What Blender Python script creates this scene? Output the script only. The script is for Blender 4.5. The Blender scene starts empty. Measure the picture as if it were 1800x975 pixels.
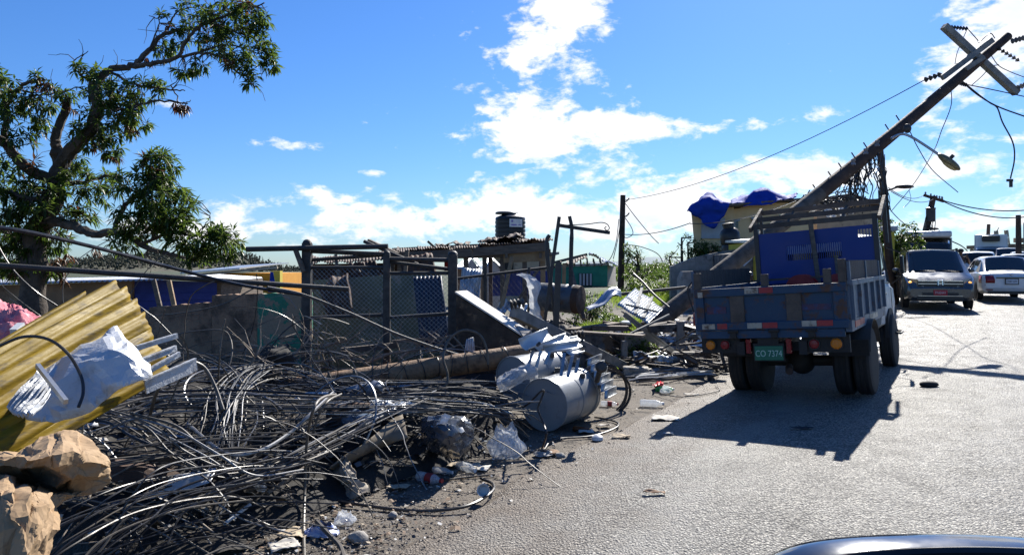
import bpy, bmesh, math, random
from mathutils import Vector, Matrix, noise, Quaternion
random.seed(7)
R = math.radians
SC = bpy.context.scene
# ------------------------------------------------------------------ camera
F, HC, V0 = 1300.0, 1.75, 470.0          # focal length in px of an 1800 px frame, eye height, horizon row
cam_d = bpy.data.cameras.new('camera'); cam = bpy.data.objects.new('camera', cam_d)
SC.collection.objects.link(cam); SC.camera = cam
cam_d.sensor_width = 36; cam_d.lens = 36 * F / 1800
cam_d.shift_y = -(487.5 - V0) / 1800
cam_d.clip_start = 0.05; cam_d.clip_end = 6000
cam.location = (0, 0, HC); cam.rotation_euler = (R(90), 0, 0)
# ------------------------------------------------------------------ world and sun
SUN_AZ, SUN_EL = R(24.5), R(37)           # azimuth clockwise from +Y
SV = Vector((math.sin(SUN_AZ) * math.cos(SUN_EL), math.cos(SUN_AZ) * math.cos(SUN_EL), math.sin(SUN_EL)))
W = bpy.data.worlds.new('World'); SC.world = W; W.use_nodes = True
SKY_STRENGTH = 0.08
def build_world():
    nt = W.node_tree; nt.nodes.clear()
    N = lambda t, **k: _n(nt, t, **k)
    L = nt.links.new
    out = N('ShaderNodeOutputWorld'); bg = N('ShaderNodeBackground')
    sky = N('ShaderNodeTexSky'); sky.sky_type = 'NISHITA'; sky.sun_disc = False
    sky.sun_elevation = SUN_EL; sky.sun_rotation = SUN_AZ
    sky.air_density = 1.15; sky.dust_density = 0.25; sky.ozone_density = 3.0; sky.altitude = 0
    hs = N('ShaderNodeHueSaturation'); hs.inputs['Saturation'].default_value = 1.06; hs.inputs['Value'].default_value = 1.0
    tn = N('ShaderNodeMix', data_type='RGBA', blend_type='MULTIPLY'); tn.inputs['Factor'].default_value = 1; tn.inputs['B'].default_value = (.40, .57, .88, 1)
    L(sky.outputs[0], tn.inputs['A']); L(tn.outputs['Result'], hs.inputs['Color'])
    tc = N('ShaderNodeTexCoord'); sep = N('ShaderNodeSeparateXYZ'); L(tc.outputs['Generated'], sep.inputs[0])
    def M(op, a, b=None, c=None):
        n = N('ShaderNodeMath'); n.operation = op
        for i, q in enumerate((a, b, c)):
            if q is None: continue
            if isinstance(q, (int, float)): n.inputs[i].default_value = q
            else: L(q, n.inputs[i])
        return n.outputs[0]
    x, y, z = sep.outputs
    az = M('ARCTAN2', x, y)
    el = M('ARCSINE', z)
    zz = M('ADD', M('MAXIMUM', z, 0.0), 0.16)
    px, py = M('DIVIDE', x, zz), M('DIVIDE', y, zz)
    cb = N('ShaderNodeCombineXYZ'); L(px, cb.inputs[0]); L(py, cb.inputs[1])
    def noi(scale, det, rough, dist=0.0, vec=None):
        n = N('ShaderNodeTexNoise'); n.inputs['Scale'].default_value = scale; n.inputs['Detail'].default_value = det
        n.inputs['Roughness'].default_value = rough; n.inputs['Distortion'].default_value = dist
        L(vec or cb.outputs[0], n.inputs['Vector']); return n.outputs['Fac']
    # broad banks of cloud: centre and half-widths (degrees of azimuth, elevation), weight
    banks = [(2.6, 18.0, 6.2, 4.2, .31), (2.6, 10.2, 6.6, 3.3, .32), (-2, 4.2, 16, 2.1, .31), (-22, 2.6, 9, 1.6, .22), (-16.5, 9.0, 4.2, .6, .25),
             (-11, 7.2, 2.2, .4, .22), (34, 14.5, 5.5, 5.5, .34), (24, 6.6, 13, 1.7, .30), (31, 3.2, 9, 1.2, .22), (16, 10.6, 9, 1.0, .24), (11, 3.2, 6, 2.2, .2),
             (-24.5, 11.2, 1.4, .4, .2), (-60, 9, 12, 3, .25), (75, 8, 14, 4, .25), (130, 6, 25, 3, .25), (-130, 7, 25, 3, .25), (60, 28, 12, 6, .25), (-40, 38, 10, 6, .2)]
    tot = None
    for a, e, sa, se, w in banks:
        da = M('DIVIDE', M('SUBTRACT', az, R(a)), R(sa)); de = M('DIVIDE', M('SUBTRACT', el, R(e)), R(se))
        g = M('MULTIPLY', M('EXPONENT', M('MULTIPLY', M('ADD', M('MULTIPLY', da, da), M('MULTIPLY', de, de)), -1.0)), w)
        tot = g if tot is None else M('ADD', tot, g)
    azel = N('ShaderNodeCombineXYZ'); L(az, azel.inputs[0]); L(M('MULTIPLY', el, 1.9), azel.inputs[1])
    n1 = noi(9.0, 9, .60, .35, azel.outputs[0]); n2 = noi(34.0, 6, .62, .2, azel.outputs[0])
    dens = M('ADD', M('ADD', M('MULTIPLY', n1, .82), M('MULTIPLY', n2, .38)), tot)
    mr = N('ShaderNodeMapRange'); mr.interpolation_type = 'SMOOTHSTEP'
    mr.inputs['From Min'].default_value = .745; mr.inputs['From Max'].default_value = .89
    L(dens, mr.inputs['Value'])
    # thicker cloud is a little greyer underneath
    mg = N('ShaderNodeMapRange'); mg.inputs['From Min'].default_value = .80; mg.inputs['From Max'].default_value = 1.06
    mg.inputs['To Min'].default_value = 0; mg.inputs['To Max'].default_value = 1
    L(M('ADD', M('ADD', M('MULTIPLY', noi(6.0, 5, .55, .2, azel.outputs[0]), .9), 0.12), M('MULTIPLY', tot, .75)), mg.inputs['Value'])
    cc = N('ShaderNodeMix'); cc.data_type = 'RGBA'
    cc.inputs['A'].default_value = (7.6, 7.6, 7.7, 1); cc.inputs['B'].default_value = (5.0, 5.5, 6.3, 1)
    L(mg.outputs[0], cc.inputs['Factor'])
    mx = N('ShaderNodeMix'); mx.data_type = 'RGBA'
    L(M('MULTIPLY', mr.outputs[0], .97), mx.inputs['Factor']); L(hs.outputs[0], mx.inputs['A']); L(cc.outputs['Result'], mx.inputs['B'])
    L(mx.outputs['Result'], bg.inputs['Color']); bg.inputs['Strength'].default_value = SKY_STRENGTH
    L(bg.outputs[0], out.inputs[0])
def _n(nt, t, **k):
    n = nt.nodes.new(t)
    for a, b in k.items(): setattr(n, a, b)
    return n
build_world()
sun_d = bpy.data.lights.new('sun', 'SUN'); sun_d.energy = 5.0; sun_d.angle = R(0.53); sun_d.color = (1, .95, .87)
sun = bpy.data.objects.new('sun', sun_d); SC.collection.objects.link(sun)
sun.location = SV * 50; sun.rotation_euler = (-SV).to_track_quat('-Z', 'Y').to_euler()
vs = SC.view_settings
vs.view_transform = 'Standard'; vs.look = 'None'; vs.exposure = 0.97; vs.gamma = 1.0; vs.use_curve_mapping = False
SC.cycles.max_bounces = 6; SC.cycles.diffuse_bounces = 2; SC.cycles.glossy_bounces = 3; SC.cycles.transmission_bounces = 4
SC.cycles.transparent_max_bounces = 12; SC.cycles.caustics_reflective = False; SC.cycles.caustics_refractive = False
SC.cycles.sample_clamp_indirect = 4
# ------------------------------------------------------------------ places
def gz(x, y):
    t = y - 9.0; s = (math.sqrt(t * t + 1) + t) / 2
    return 1.15 * math.tanh(.034 * s / 1.15)
def road_side(y):                            # x of the near road edge at depth y
    P = [(-30, -17.5), (0, -2.95), (4.3, -.86), (6.8, .3), (8.2, 1.25), (11.9, 3.4), (60, 33.0), (200, 119)]
    for (a, b), (c, d) in zip(P, P[1:]):
        if y <= c: return b + (d - b) * (y - a) / (c - a)
    return P[-1][1]
def gr(x, y):                               # ground with the cambered road on it
    o = (x - road_side(y)) * .852
    return gz(x, y) + (.012 + .13 * (1 - ((min(o, 9) - 4.5) / 4.5) ** 2) if o > 0 else 0)
def PX(u, v, Y): return Vector(((u - 900) / F * Y, Y, HC - (v - V0) / F * Y))
def WZ(u, v, z=0.0):                        # the point at height z above the plain ground seen along that ray
    Y = 8.0
    for _ in range(40): Y = .5 * Y + .5 * max(.5, min(400, (HC - z - gr((u - 900) / F * Y, Y)) * F / max(v - V0, .5)))
    x = (u - 900) / F * Y; return Vector((x, Y, z + gr(x, Y)))
def GP(x, y): return Vector((x, y, gr(x, y)))
RD = Vector((.524, .852, 0)); RR = Vector((.852, -.524, 0))     # along the road, across it
# ------------------------------------------------------------------ mesh helpers
COL = SC.collection
class MB:
    def __init__(s): s.v = []; s.f = []
    def add(s, vs_, fs):
        b = len(s.v); s.v += [Vector(p) for p in vs_]; s.f += [tuple(i + b for i in q) for q in fs]; return s
    def box(s, c, d, M=None):
        c = Vector(c); h = Vector(d) / 2; P = []
        for z in (-1, 1):
            for y in (-1, 1):
                for x in (-1, 1):
                    p = Vector((x * h.x, y * h.y, z * h.z)); P.append(c + (M @ p if M else p))
        return s.add(P, [(0, 2, 3, 1), (4, 5, 7, 6), (0, 1, 5, 4), (2, 6, 7, 3), (0, 4, 6, 2), (1, 3, 7, 5)])
    def bar(s, a, b, w, h, up=(0, 0, 1)):
        a = Vector(a); b = Vector(b); d = (b - a)
        l = d.length; d = d / max(l, 1e-6); up = Vector(up)
        if abs(d.dot(up)) > .98: up = Vector((0, 1, 0))
        x = d.cross(up).normalized(); z = x.cross(d)
        M = Matrix((x, d, z)).transposed()
        return s.box((a + b) / 2, (w, l, h), M)
    def cyl(s, a, b, r0, r1=None, n=12, caps=True):
        return s.tube([a, b], [r0, r0 if r1 is None else r1], n, caps)
    def tube(s, pts, r, n=6, caps=True):
        pts = [Vector(p) for p in pts]; k = len(pts)
        if not hasattr(r, '__len__'): r = [r] * k
        t = (pts[1] - pts[0]).normalized()
        a = t.orthogonal().normalized(); V = []; Fc = []
        for i in range(k):
            tn = (pts[min(i + 1, k - 1)] - pts[max(i - 1, 0)])
            if tn.length < 1e-7: tn = t
            tn.normalize(); a = (a - tn * a.dot(tn))
            if a.length < 1e-6: a = tn.orthogonal()
            a.normalize(); b = tn.cross(a); t = tn
            for j in range(n):
                q = 2 * math.pi * j / n; V.append(pts[i] + (a * math.cos(q) + b * math.sin(q)) * r[i])
        for i in range(k - 1):
            for j in range(n):
                j2 = (j + 1) % n; Fc.append((i * n + j, i * n + j2, (i + 1) * n + j2, (i + 1) * n + j))
        if caps: Fc.append(tuple(range(n - 1, -1, -1))); Fc.append(tuple((k - 1) * n + j for j in range(n)))
        return s.add(V, Fc)
    def lathe(s, prof, n=16, M=None):
        V = []; Fc = []; k = len(prof)
        for r, z in prof:
            for j in range(n):
                q = 2 * math.pi * j / n; p = Vector((r * math.cos(q), r * math.sin(q), z)); V.append(M @ p if M else p)
        for i in range(k - 1):
            for j in range(n):
                j2 = (j + 1) % n; Fc.append((i * n + j, i * n + j2, (i + 1) * n + j2, (i + 1) * n + j))
        if prof[0][0] > 1e-4: Fc.append(tuple(range(n - 1, -1, -1)))
        if prof[-1][0] > 1e-4: Fc.append(tuple((k - 1) * n + j for j in range(n)))
        return s.add(V, Fc)
    def ell(s, c, rx, ry, rz, n=12, m=8, M=None):
        pr = [(max(1e-5, math.sin(math.pi * i / m)), -math.cos(math.pi * i / m)) for i in range(m + 1)]
        c = Vector(c); T = Matrix.Diagonal((rx, ry, rz))
        b = len(s.v); s.lathe(pr, n)
        for i in range(b, len(s.v)):
            p = T @ s.v[i]; s.v[i] = c + (M @ p if M else p)
        return s
    def prism(s, poly, vec):
        n = len(poly); vec = Vector(vec); P = [Vector(p) for p in poly]
        return s.add(P + [p + vec for p in P], [tuple(range(n - 1, -1, -1)), tuple(range(n, 2 * n))] + [(i, (i + 1) % n, (i + 1) % n + n, i + n) for i in range(n)])
    def grid(s, P):
        h = len(P); w = len(P[0])
        return s.add([q for r_ in P for q in r_], [(i * w + j, i * w + j + 1, (i + 1) * w + j + 1, (i + 1) * w + j) for i in range(h - 1) for j in range(w - 1)])
    def quad(s, a, b, c, d): return s.add([a, b, c, d], [(0, 1, 2, 3)])
    def mesh(s, name, off=Vector((0, 0, 0)), angle=35):
        me = bpy.data.meshes.new(name); me.from_pydata([tuple(p - off) for p in s.v], [], s.f)
        me.validate(); me.update()
        me.polygons.foreach_set('use_smooth', [True] * len(me.polygons))
        try: me.set_sharp_from_angle(angle=R(angle))
        except Exception: pass
        return me
def link(name, me, mat=None, parent=None, solid=0, bevel=0, sub=0):
    o = bpy.data.objects.new(name, me); COL.objects.link(o)
    if mat is not None and not me.materials: me.materials.append(mat)
    if parent is not None: o.parent = parent
    if sub:
        m = o.modifiers.new('sub', 'SUBSURF'); m.levels = sub; m.render_levels = sub
    if solid:
        m = o.modifiers.new('solid', 'SOLIDIFY'); m.thickness = solid; m.offset = 0
    if bevel:
        m = o.modifiers.new('bevel', 'BEVEL'); m.width = bevel; m.segments = 2; m.limit_method = 'ANGLE'; m.angle_limit = R(40)
    return o
class T:
    """a thing: an Empty at its base that parents its parts; world=True takes part vertices in world coordinates"""
    def __init__(s, name, label, cat, loc=(0, 0, 0), rotz=0, group=None, world=True, rot=None, kind=None):
        s.o = bpy.data.objects.new(name, None); COL.objects.link(s.o)
        s.o.location = loc; s.o.rotation_euler = rot or (0, 0, rotz); s.o.empty_display_size = .1
        s.o['label'] = label; s.o['category'] = cat
        if group: s.o['group'] = group
        if kind: s.o['kind'] = kind
        s.off = Vector(loc) if world else Vector((0, 0, 0))
    def part(s, name, mb, mat, parent=None, angle=35, label=None, kind=None, **k):
        me = mb.mesh(name, s.off, angle) if isinstance(mb, MB) else mb
        o = link(name, me, mat, parent or s.o, **k)
        if label: o['label'] = label
        if kind: o['kind'] = kind
        return o
def one(name, label, cat, mb, mat, group=None, kind=None, angle=35, **k):
    lo = [min(p[i] for p in mb.v) for i in range(3)]; hi = [max(p[i] for p in mb.v) for i in range(3)]
    off = Vector(((lo[0] + hi[0]) / 2, (lo[1] + hi[1]) / 2, lo[2]))
    o = link(name, mb.mesh(name, off, angle), mat, **k); o.location = off
    if label: o['label'] = label
    if cat: o['category'] = cat
    if group: o['group'] = group
    if kind: o['kind'] = kind
    return o
def structure(name, mb, mat, angle=35, kind='structure', **k):
    o = link(name, mb.mesh(name, angle=angle), mat, **k); o['kind'] = kind; return o
def crom(P, n):
    """smooth curve through points"""
    P = [Vector(p) for p in P]
    if len(P) < 3: return [P[0].lerp(P[-1], i / n) for i in range(n + 1)]
    Q = [P[0] * 2 - P[1]] + P + [P[-1] * 2 - P[-2]]; out = []
    k = len(P) - 1; per = max(1, n // k)
    for i in range(k):
        a, b, c, d = Q[i:i + 4]
        for j in range(per):
            t = j / per
            out.append(.5 * ((2 * b) + (c - a) * t + (2 * a - 5 * b + 4 * c - d) * t * t + (3 * b - a - 3 * c + d) * t ** 3))
    out.append(P[-1]); return out
def surf(ctrl, nu, nv, amp=0, sc=3, seed=0, crease=0, ridge=None):
    """smooth sheet through a net of points, crumpled by noise"""
    rows = [crom(r_, nu) for r_ in ctrl]; m = min(len(r_) for r_ in rows)
    cols = [crom([rows[i][j] for i in range(len(rows))], nv) for j in range(m)]
    k = min(len(c) for c in cols)
    G = [[cols[j][i].copy() for j in range(m)] for i in range(k)]
    if amp or crease or ridge:
        H = [[q.copy() for q in r_] for r_ in G]; so = Vector((seed * 7.3, seed * 3.1, seed * 1.7))
        for i in range(k):
            for j in range(m):
                du = H[i][min(j + 1, m - 1)] - H[i][max(j - 1, 0)]; dv = H[min(i + 1, k - 1)][j] - H[max(i - 1, 0)][j]
                n = du.cross(dv)
                if n.length < 1e-9: continue
                n.normalize(); p = H[i][j] * sc + so
                d = amp * noise.noise(p)
                if crease:
                    v = noise.voronoi(p * 1.3)[0]; d += crease * (v[1] - v[0] - .3)
                    d += crease * .5 * (abs(noise.noise(p * 2.3)) - .2)
                if ridge: d += ridge(i / (k - 1), j / (m - 1))
                G[i][j] += n * d
    return G
def sheet(ctrl, nu=16, nv=16, **k): return MB().grid(surf(ctrl, nu, nv, **k))
def paper(pts, tris, cuts=5, amp=.012, sc=9, seed=0, rib=None):
    """a folded sheet: hand-placed facets, subdivided and lightly wrinkled"""
    bm = bmesh.new(); V = [bm.verts.new(PX(*p)) for p in pts]
    for q in tris: bm.faces.new([V[i] for i in q])
    bmesh.ops.recalc_face_normals(bm, faces=bm.faces); bmesh.ops.subdivide_edges(bm, edges=bm.edges, cuts=cuts, use_grid_fill=True); bm.normal_update()
    so = Vector((seed, seed * 2.7, 0))
    for v in bm.verts: v.co += v.normal * (amp * noise.noise(v.co * sc + so) + amp * 1.3 * (abs(noise.noise(v.co * sc * 2.1 + so)) - .2) + amp * .5 * (abs(noise.noise(v.co * sc * 5 + so)) - .2))
    if rib:
        for v in bm.verts: v.co += v.normal * (rib[2] * math.sin(v.co.dot(Vector(rib[0])) * rib[1]))
    bmesh.ops.triangulate(bm, faces=bm.faces); bm.verts.index_update()
    mb = MB(); mb.add([v.co.copy() for v in bm.verts], [tuple(v.index for v in f.verts) for f in bm.faces]); bm.free(); return mb
def crumple(ctrl, n=9, m=9, jit=.04, seed=0, fine=3):
    """paper or thin metal: flat facets between sharp creases"""
    rnd = random.Random(seed); G = surf(ctrl, n, m) if n else [[Vector(p) for p in r_] for r_ in ctrl]; h, w = len(G), len(G[0])
    for i in range(h):
        for j in range(w):
            k = jit * (1 if 0 < i < h - 1 and 0 < j < w - 1 else .5); G[i][j] = G[i][j] + Vector((rnd.uniform(-k, k), rnd.uniform(-k, k), rnd.uniform(-k, k)))
    dg = [[rnd.random() < .5 for _ in range(w)] for _ in range(h)]; P = []
    for a in range((h - 1) * fine + 1):
        row = []
        for b in range((w - 1) * fine + 1):
            i, j = min(a // fine, h - 2), min(b // fine, w - 2); s, t = a / fine - i, b / fine - j
            A, B, C, D = G[i][j], G[i][j + 1], G[i + 1][j], G[i + 1][j + 1]
            if dg[i][j]: p = A + (B - A) * t + (D - B) * s if t >= s else A + (C - A) * s + (D - C) * t
            else: p = A + (B - A) * t + (C - A) * s if s + t <= 1 else D + (C - D) * (1 - t) + (B - D) * (1 - s)
            f = jit * .09; row.append(p + Vector((rnd.uniform(-f, f), rnd.uniform(-f, f), rnd.uniform(-f, f))))
        P.append(row)
    return MB().grid(P)
def txt_mesh(s, size, depth=.002):
    c = bpy.data.curves.new('lettering', 'FONT'); c.body = s; c.size = size; c.extrude = depth; c.align_x = 'CENTER'; c.align_y = 'CENTER'
    o = bpy.data.objects.new('lettering', c); COL.objects.link(o)
    bpy.context.view_layer.update()
    me = bpy.data.meshes.new_from_object(o.evaluated_get(bpy.context.evaluated_depsgraph_get()))
    bpy.data.objects.remove(o); bpy.data.curves.remove(c); me.name = 'lettering'; return me
# ------------------------------------------------------------------ materials
def mat(name, a, b=None, sc=6, rough=.6, metal=0, wear=None, wsc=3, wth=.55, wsoft=.12, bump=0, bsc=40, spec=.5, stretch=None, detail=6, rv=.15, trans=0, alpha=1, emit=None, estr=0, coat=0, ior=1.45, wrough=None, wmetal=None):
    m = bpy.data.materials.new(name); m.use_nodes = True; nt = m.node_tree; L = nt.links.new
    p = nt.nodes['Principled BSDF']
    p.inputs['Metallic'].default_value = metal; p.inputs['Specular IOR Level'].default_value = spec
    p.inputs['Transmission Weight'].default_value = trans; p.inputs['Alpha'].default_value = alpha; p.inputs['IOR'].default_value = ior
    p.inputs['Coat Weight'].default_value = coat; p.inputs['Coat Roughness'].default_value = .08
    if emit: p.inputs['Emission Color'].default_value = (*emit, 1); p.inputs['Emission Strength'].default_value = estr
    tc = nt.nodes.new('ShaderNodeTexCoord'); mp = nt.nodes.new('ShaderNodeMapping'); L(tc.outputs['Object'], mp.inputs[0])
    if stretch: mp.inputs['Scale'].default_value = stretch
    oi = nt.nodes.new('ShaderNodeObjectInfo'); ad = nt.nodes.new('ShaderNodeVectorMath'); ad.operation = 'ADD'
    L(mp.outputs[0], ad.inputs[0]); sv = nt.nodes.new('ShaderNodeVectorMath'); sv.operation = 'SCALE'; sv.inputs[0].default_value = (31, 17, 23)
    L(oi.outputs['Random'], sv.inputs['Scale']); L(sv.outputs[0], ad.inputs[1]); vec = ad.outputs[0]
    def noi(scale, det=detail, rg=.6):
        n = nt.nodes.new('ShaderNodeTexNoise'); n.inputs['Scale'].default_value = scale; n.inputs['Detail'].default_value = det; n.inputs['Roughness'].default_value = rg
        L(vec, n.inputs['Vector']); return n.outputs['Fac']
    def rng(v, a0, a1, b0=0, b1=1):
        n = nt.nodes.new('ShaderNodeMapRange'); n.inputs[1].default_value = a0; n.inputs[2].default_value = a1; n.inputs[3].default_value = b0; n.inputs[4].default_value = b1
        L(v, n.inputs[0]); return n.outputs[0]
    def mix(f, x, y):
        n = nt.nodes.new('ShaderNodeMix'); n.data_type = 'RGBA'; L(f, n.inputs['Factor'])
        for k_, q in (('A', x), ('B', y)):
            if isinstance(q, tuple): n.inputs[k_].default_value = (*q, 1)
            else: L(q, n.inputs[k_])
        return n.outputs['Result']
    b = b or tuple(c * .8 for c in a)
    n1 = noi(sc); c = mix(rng(n1, .35, .65), tuple(a), tuple(b))
    rg = rng(n1, .2, .8, max(.02, rough - rv), min(1, rough + rv))
    if wear:
        wf = rng(noi(wsc, 8, .68), wth, wth + wsoft); c = mix(wf, c, tuple(wear))
        if wrough is not None:
            q = nt.nodes.new('ShaderNodeMix'); q.data_type = 'FLOAT'; L(wf, q.inputs[0]); L(rg, q.inputs[2]); q.inputs[3].default_value = wrough; rg = q.outputs[0]
        if wmetal is not None: L(rng(wf, 0, 1, metal, wmetal), p.inputs['Metallic'])
    L(c, p.inputs['Base Color']); L(rg, p.inputs['Roughness'])
    if bump:
        bn = nt.nodes.new('ShaderNodeBump'); bn.inputs['Strength'].default_value = min(1, bump); bn.inputs['Distance'].default_value = .02 * max(1, bump)
        L(noi(bsc, 4, .6), bn.inputs['Height']); L(bn.outputs[0], p.inputs['Normal'])
    return m
def leafmat(name, a, b, tr=.45):
    m = bpy.data.materials.new(name); m.use_nodes = True; nt = m.node_tree; L = nt.links.new
    p = nt.nodes['Principled BSDF']; p.inputs['Roughness'].default_value = .42
    g = nt.nodes.new('ShaderNodeNewGeometry'); mx = nt.nodes.new('ShaderNodeMix'); mx.data_type = 'RGBA'
    mx.inputs['A'].default_value = (*a, 1); mx.inputs['B'].default_value = (*b, 1); L(g.outputs['Random Per Island'], mx.inputs['Factor'])
    L(mx.outputs['Result'], p.inputs['Base Color'])
    t = nt.nodes.new('ShaderNodeBsdfTranslucent'); hs = nt.nodes.new('ShaderNodeHueSaturation'); hs.inputs['Hue'].default_value = .48; hs.inputs['Value'].default_value = 1.7
    L(mx.outputs['Result'], hs.inputs['Color']); L(hs.outputs[0], t.inputs['Color'])
    s = nt.nodes.new('ShaderNodeMixShader'); s.inputs[0].default_value = tr; L(p.outputs[0], s.inputs[1]); L(t.outputs[0], s.inputs[2])
    L(s.outputs[0], nt.nodes['Material Output'].inputs[0]); return m
def thinmat(name, col, op=.5, rough=.3):
    """thin plastic film: part see-through, part lit through"""
    m = bpy.data.materials.new(name); m.use_nodes = True; nt = m.node_tree; L = nt.links.new
    p = nt.nodes['Principled BSDF']; p.inputs['Base Color'].default_value = (*col, 1); p.inputs['Roughness'].default_value = rough
    t = nt.nodes.new('ShaderNodeBsdfTranslucent'); t.inputs['Color'].default_value = (*col, 1)
    s = nt.nodes.new('ShaderNodeMixShader'); s.inputs[0].default_value = .35; L(p.outputs[0], s.inputs[1]); L(t.outputs[0], s.inputs[2])
    tr = nt.nodes.new('ShaderNodeBsdfTransparent'); s2 = nt.nodes.new('ShaderNodeMixShader')
    lw = nt.nodes.new('ShaderNodeTexNoise'); lw.inputs['Scale'].default_value = 18
    mr = nt.nodes.new('ShaderNodeMapRange'); mr.inputs[3].default_value = op - .2; mr.inputs[4].default_value = min(1, op + .25); mr.inputs[1].default_value = .3; mr.inputs[2].default_value = .7
    L(lw.outputs[0], mr.inputs[0]); L(mr.outputs[0], s2.inputs[0]); L(tr.outputs[0], s2.inputs[1]); L(s.outputs[0], s2.inputs[2])
    L(s2.outputs[0], nt.nodes['Material Output'].inputs[0]); return m
K = {}
K['galv'] = mat('galvanised steel', (.42, .44, .46), (.3, .32, .34), 9, .42, .75, wear=(.22, .15, .1), wth=.66, bump=.1, bsc=60)
K['pipe'] = mat('weathered pipe steel', (.06, .058, .055), (.035, .034, .033), 14, .6, .2, wear=(.13, .07, .04), wth=.58, bump=.2, bsc=90)
K['dark'] = mat('dark steel', (.035, .036, .038), (.06, .055, .05), 10, .5, .3)
K['black'] = mat('black plastic', (.012, .012, .013), (.02, .02, .022), 6, .38)
K['rubber'] = mat('tyre rubber', (.014, .014, .015), (.03, .028, .026), 18, .8, bump=.2, bsc=60)
K['cableblk'] = mat('black cable sheath', (.014, .014, .016), (.03, .03, .032), 12, .36)
K['cablegrey'] = mat('weathered grey cable', (.13, .115, .095), (.07, .062, .052), 20, .5, .05)
K['alu'] = mat('bare aluminium conductor', (.30, .30, .30), (.16, .16, .16), 30, .36, .5)
K['wood'] = mat('weathered timber', (.17, .13, .095), (.09, .07, .055), 5, .8, stretch=(1, 1, 6), bump=.4, bsc=30, wear=(.2, .18, .16), wth=.6)
K['woodpale'] = mat('pale sawn timber', (.34, .23, .12), (.24, .15, .08), 8, .75, bump=.2)
K['polewood'] = mat('brown pole timber', (.075, .045, .03), (.04, .026, .02), 4, .78, bump=.5, bsc=22, wear=(.2, .15, .11), wth=.6, wsc=5)
K['polegrey'] = mat('silvered pole timber', (.13, .11, .092), (.07, .058, .048), 5, .82, bump=.5, bsc=24, wear=(.05, .04, .034), wth=.55, wsc=6)
K['crossarm'] = mat('silvered crossarm timber', (.25, .26, .25), (.16, .165, .16), 7, .75, bump=.25, bsc=30)
K['rust'] = mat('rusted sheet', (.085, .045, .028), (.045, .028, .02), 8, .8, wear=(.12, .10, .09), wth=.58, bump=.25)
K['zinc'] = mat('galvanised roof sheet', (.50, .52, .54), (.38, .40, .42), 7, .38, .7, wear=(.2, .12, .07), wth=.66, wsc=4, bump=.08)
K['zincpaint'] = mat('white coated roof sheet', (.55, .58, .60), (.42, .46, .50), 5, .4, .25, wear=(.2, .17, .14), wth=.64, wsc=5, bump=.1)
K['concrete'] = mat('weathered concrete', (.33, .31, .28), (.24, .225, .2), 5, .9, wear=(.10, .09, .08), wth=.56, wsc=3, bump=.5, bsc=35)
K['concdark'] = mat('dark blotched concrete', (.20, .185, .165), (.12, .11, .1), 6, .9, wear=(.03, .028, .026), wth=.5, wsc=4, bump=.5, bsc=35)  # darker concrete tone with near-black blotches
K['glass'] = mat('dark tinted glass', (.012, .016, .018), (.016, .02, .022), 2, .04, spec=.8, rv=.0)
K['chrome'] = mat('chrome trim', (.6, .6, .62), (.5, .5, .52), 6, .16, 1, rv=.05)
K['white'] = mat('white car paint', (.74, .75, .76), (.70, .71, .72), 2, .3, coat=.6, wear=(.45, .42, .38), wth=.72)
K['whitedirty'] = mat('dirty white cab paint', (.6, .61, .6), (.52, .53, .52), 4, .4, wear=(.16, .12, .09), wth=.6, wsc=5)
K['porcelain'] = mat('grey porcelain', (.20, .20, .21), (.14, .14, .15), 6, .3)
K['plasticwhite'] = mat('white plastic', (.7, .7, .68), (.6, .6, .58), 8, .4)
K['bark'] = mat('tree bark', (.105, .085, .065), (.05, .04, .032), 7, .9, wear=(.22, .19, .15), wth=.6, wsc=4, bump=.8, bsc=26)
K['twig'] = mat('thin twigs', (.09, .07, .055), (.05, .04, .032), 12, .85)
K['drytwig'] = mat('bleached dead branch', (.3, .25, .2), (.17, .14, .11), 10, .85, bump=.3)
K['leaf'] = leafmat('mango leaves', (.022, .055, .010), (.075, .125, .02), .5)
K['leafdry'] = leafmat('scorched leaves', (.12, .055, .022), (.07, .045, .02), .3)
K['leaflight'] = leafmat('bush leaves', (.05, .105, .015), (.11, .17, .03))
K['grass'] = leafmat('grass blades', (.10, .19, .02), (.18, .27, .04), .5)
K['red'] = mat('faded red paint', (.36, .03, .03), (.26, .025, .025), 9, .6, wear=(.1, .05, .04), wth=.58)
K['tarp'] = mat('blue tarpaulin', (.012, .05, .36), (.01, .04, .28), 5, .75, bump=.4, bsc=9, spec=.15)
K['skin'] = mat('dark brown skin', (.075, .04, .026), (.06, .032, .02), 6, .5)
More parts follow.
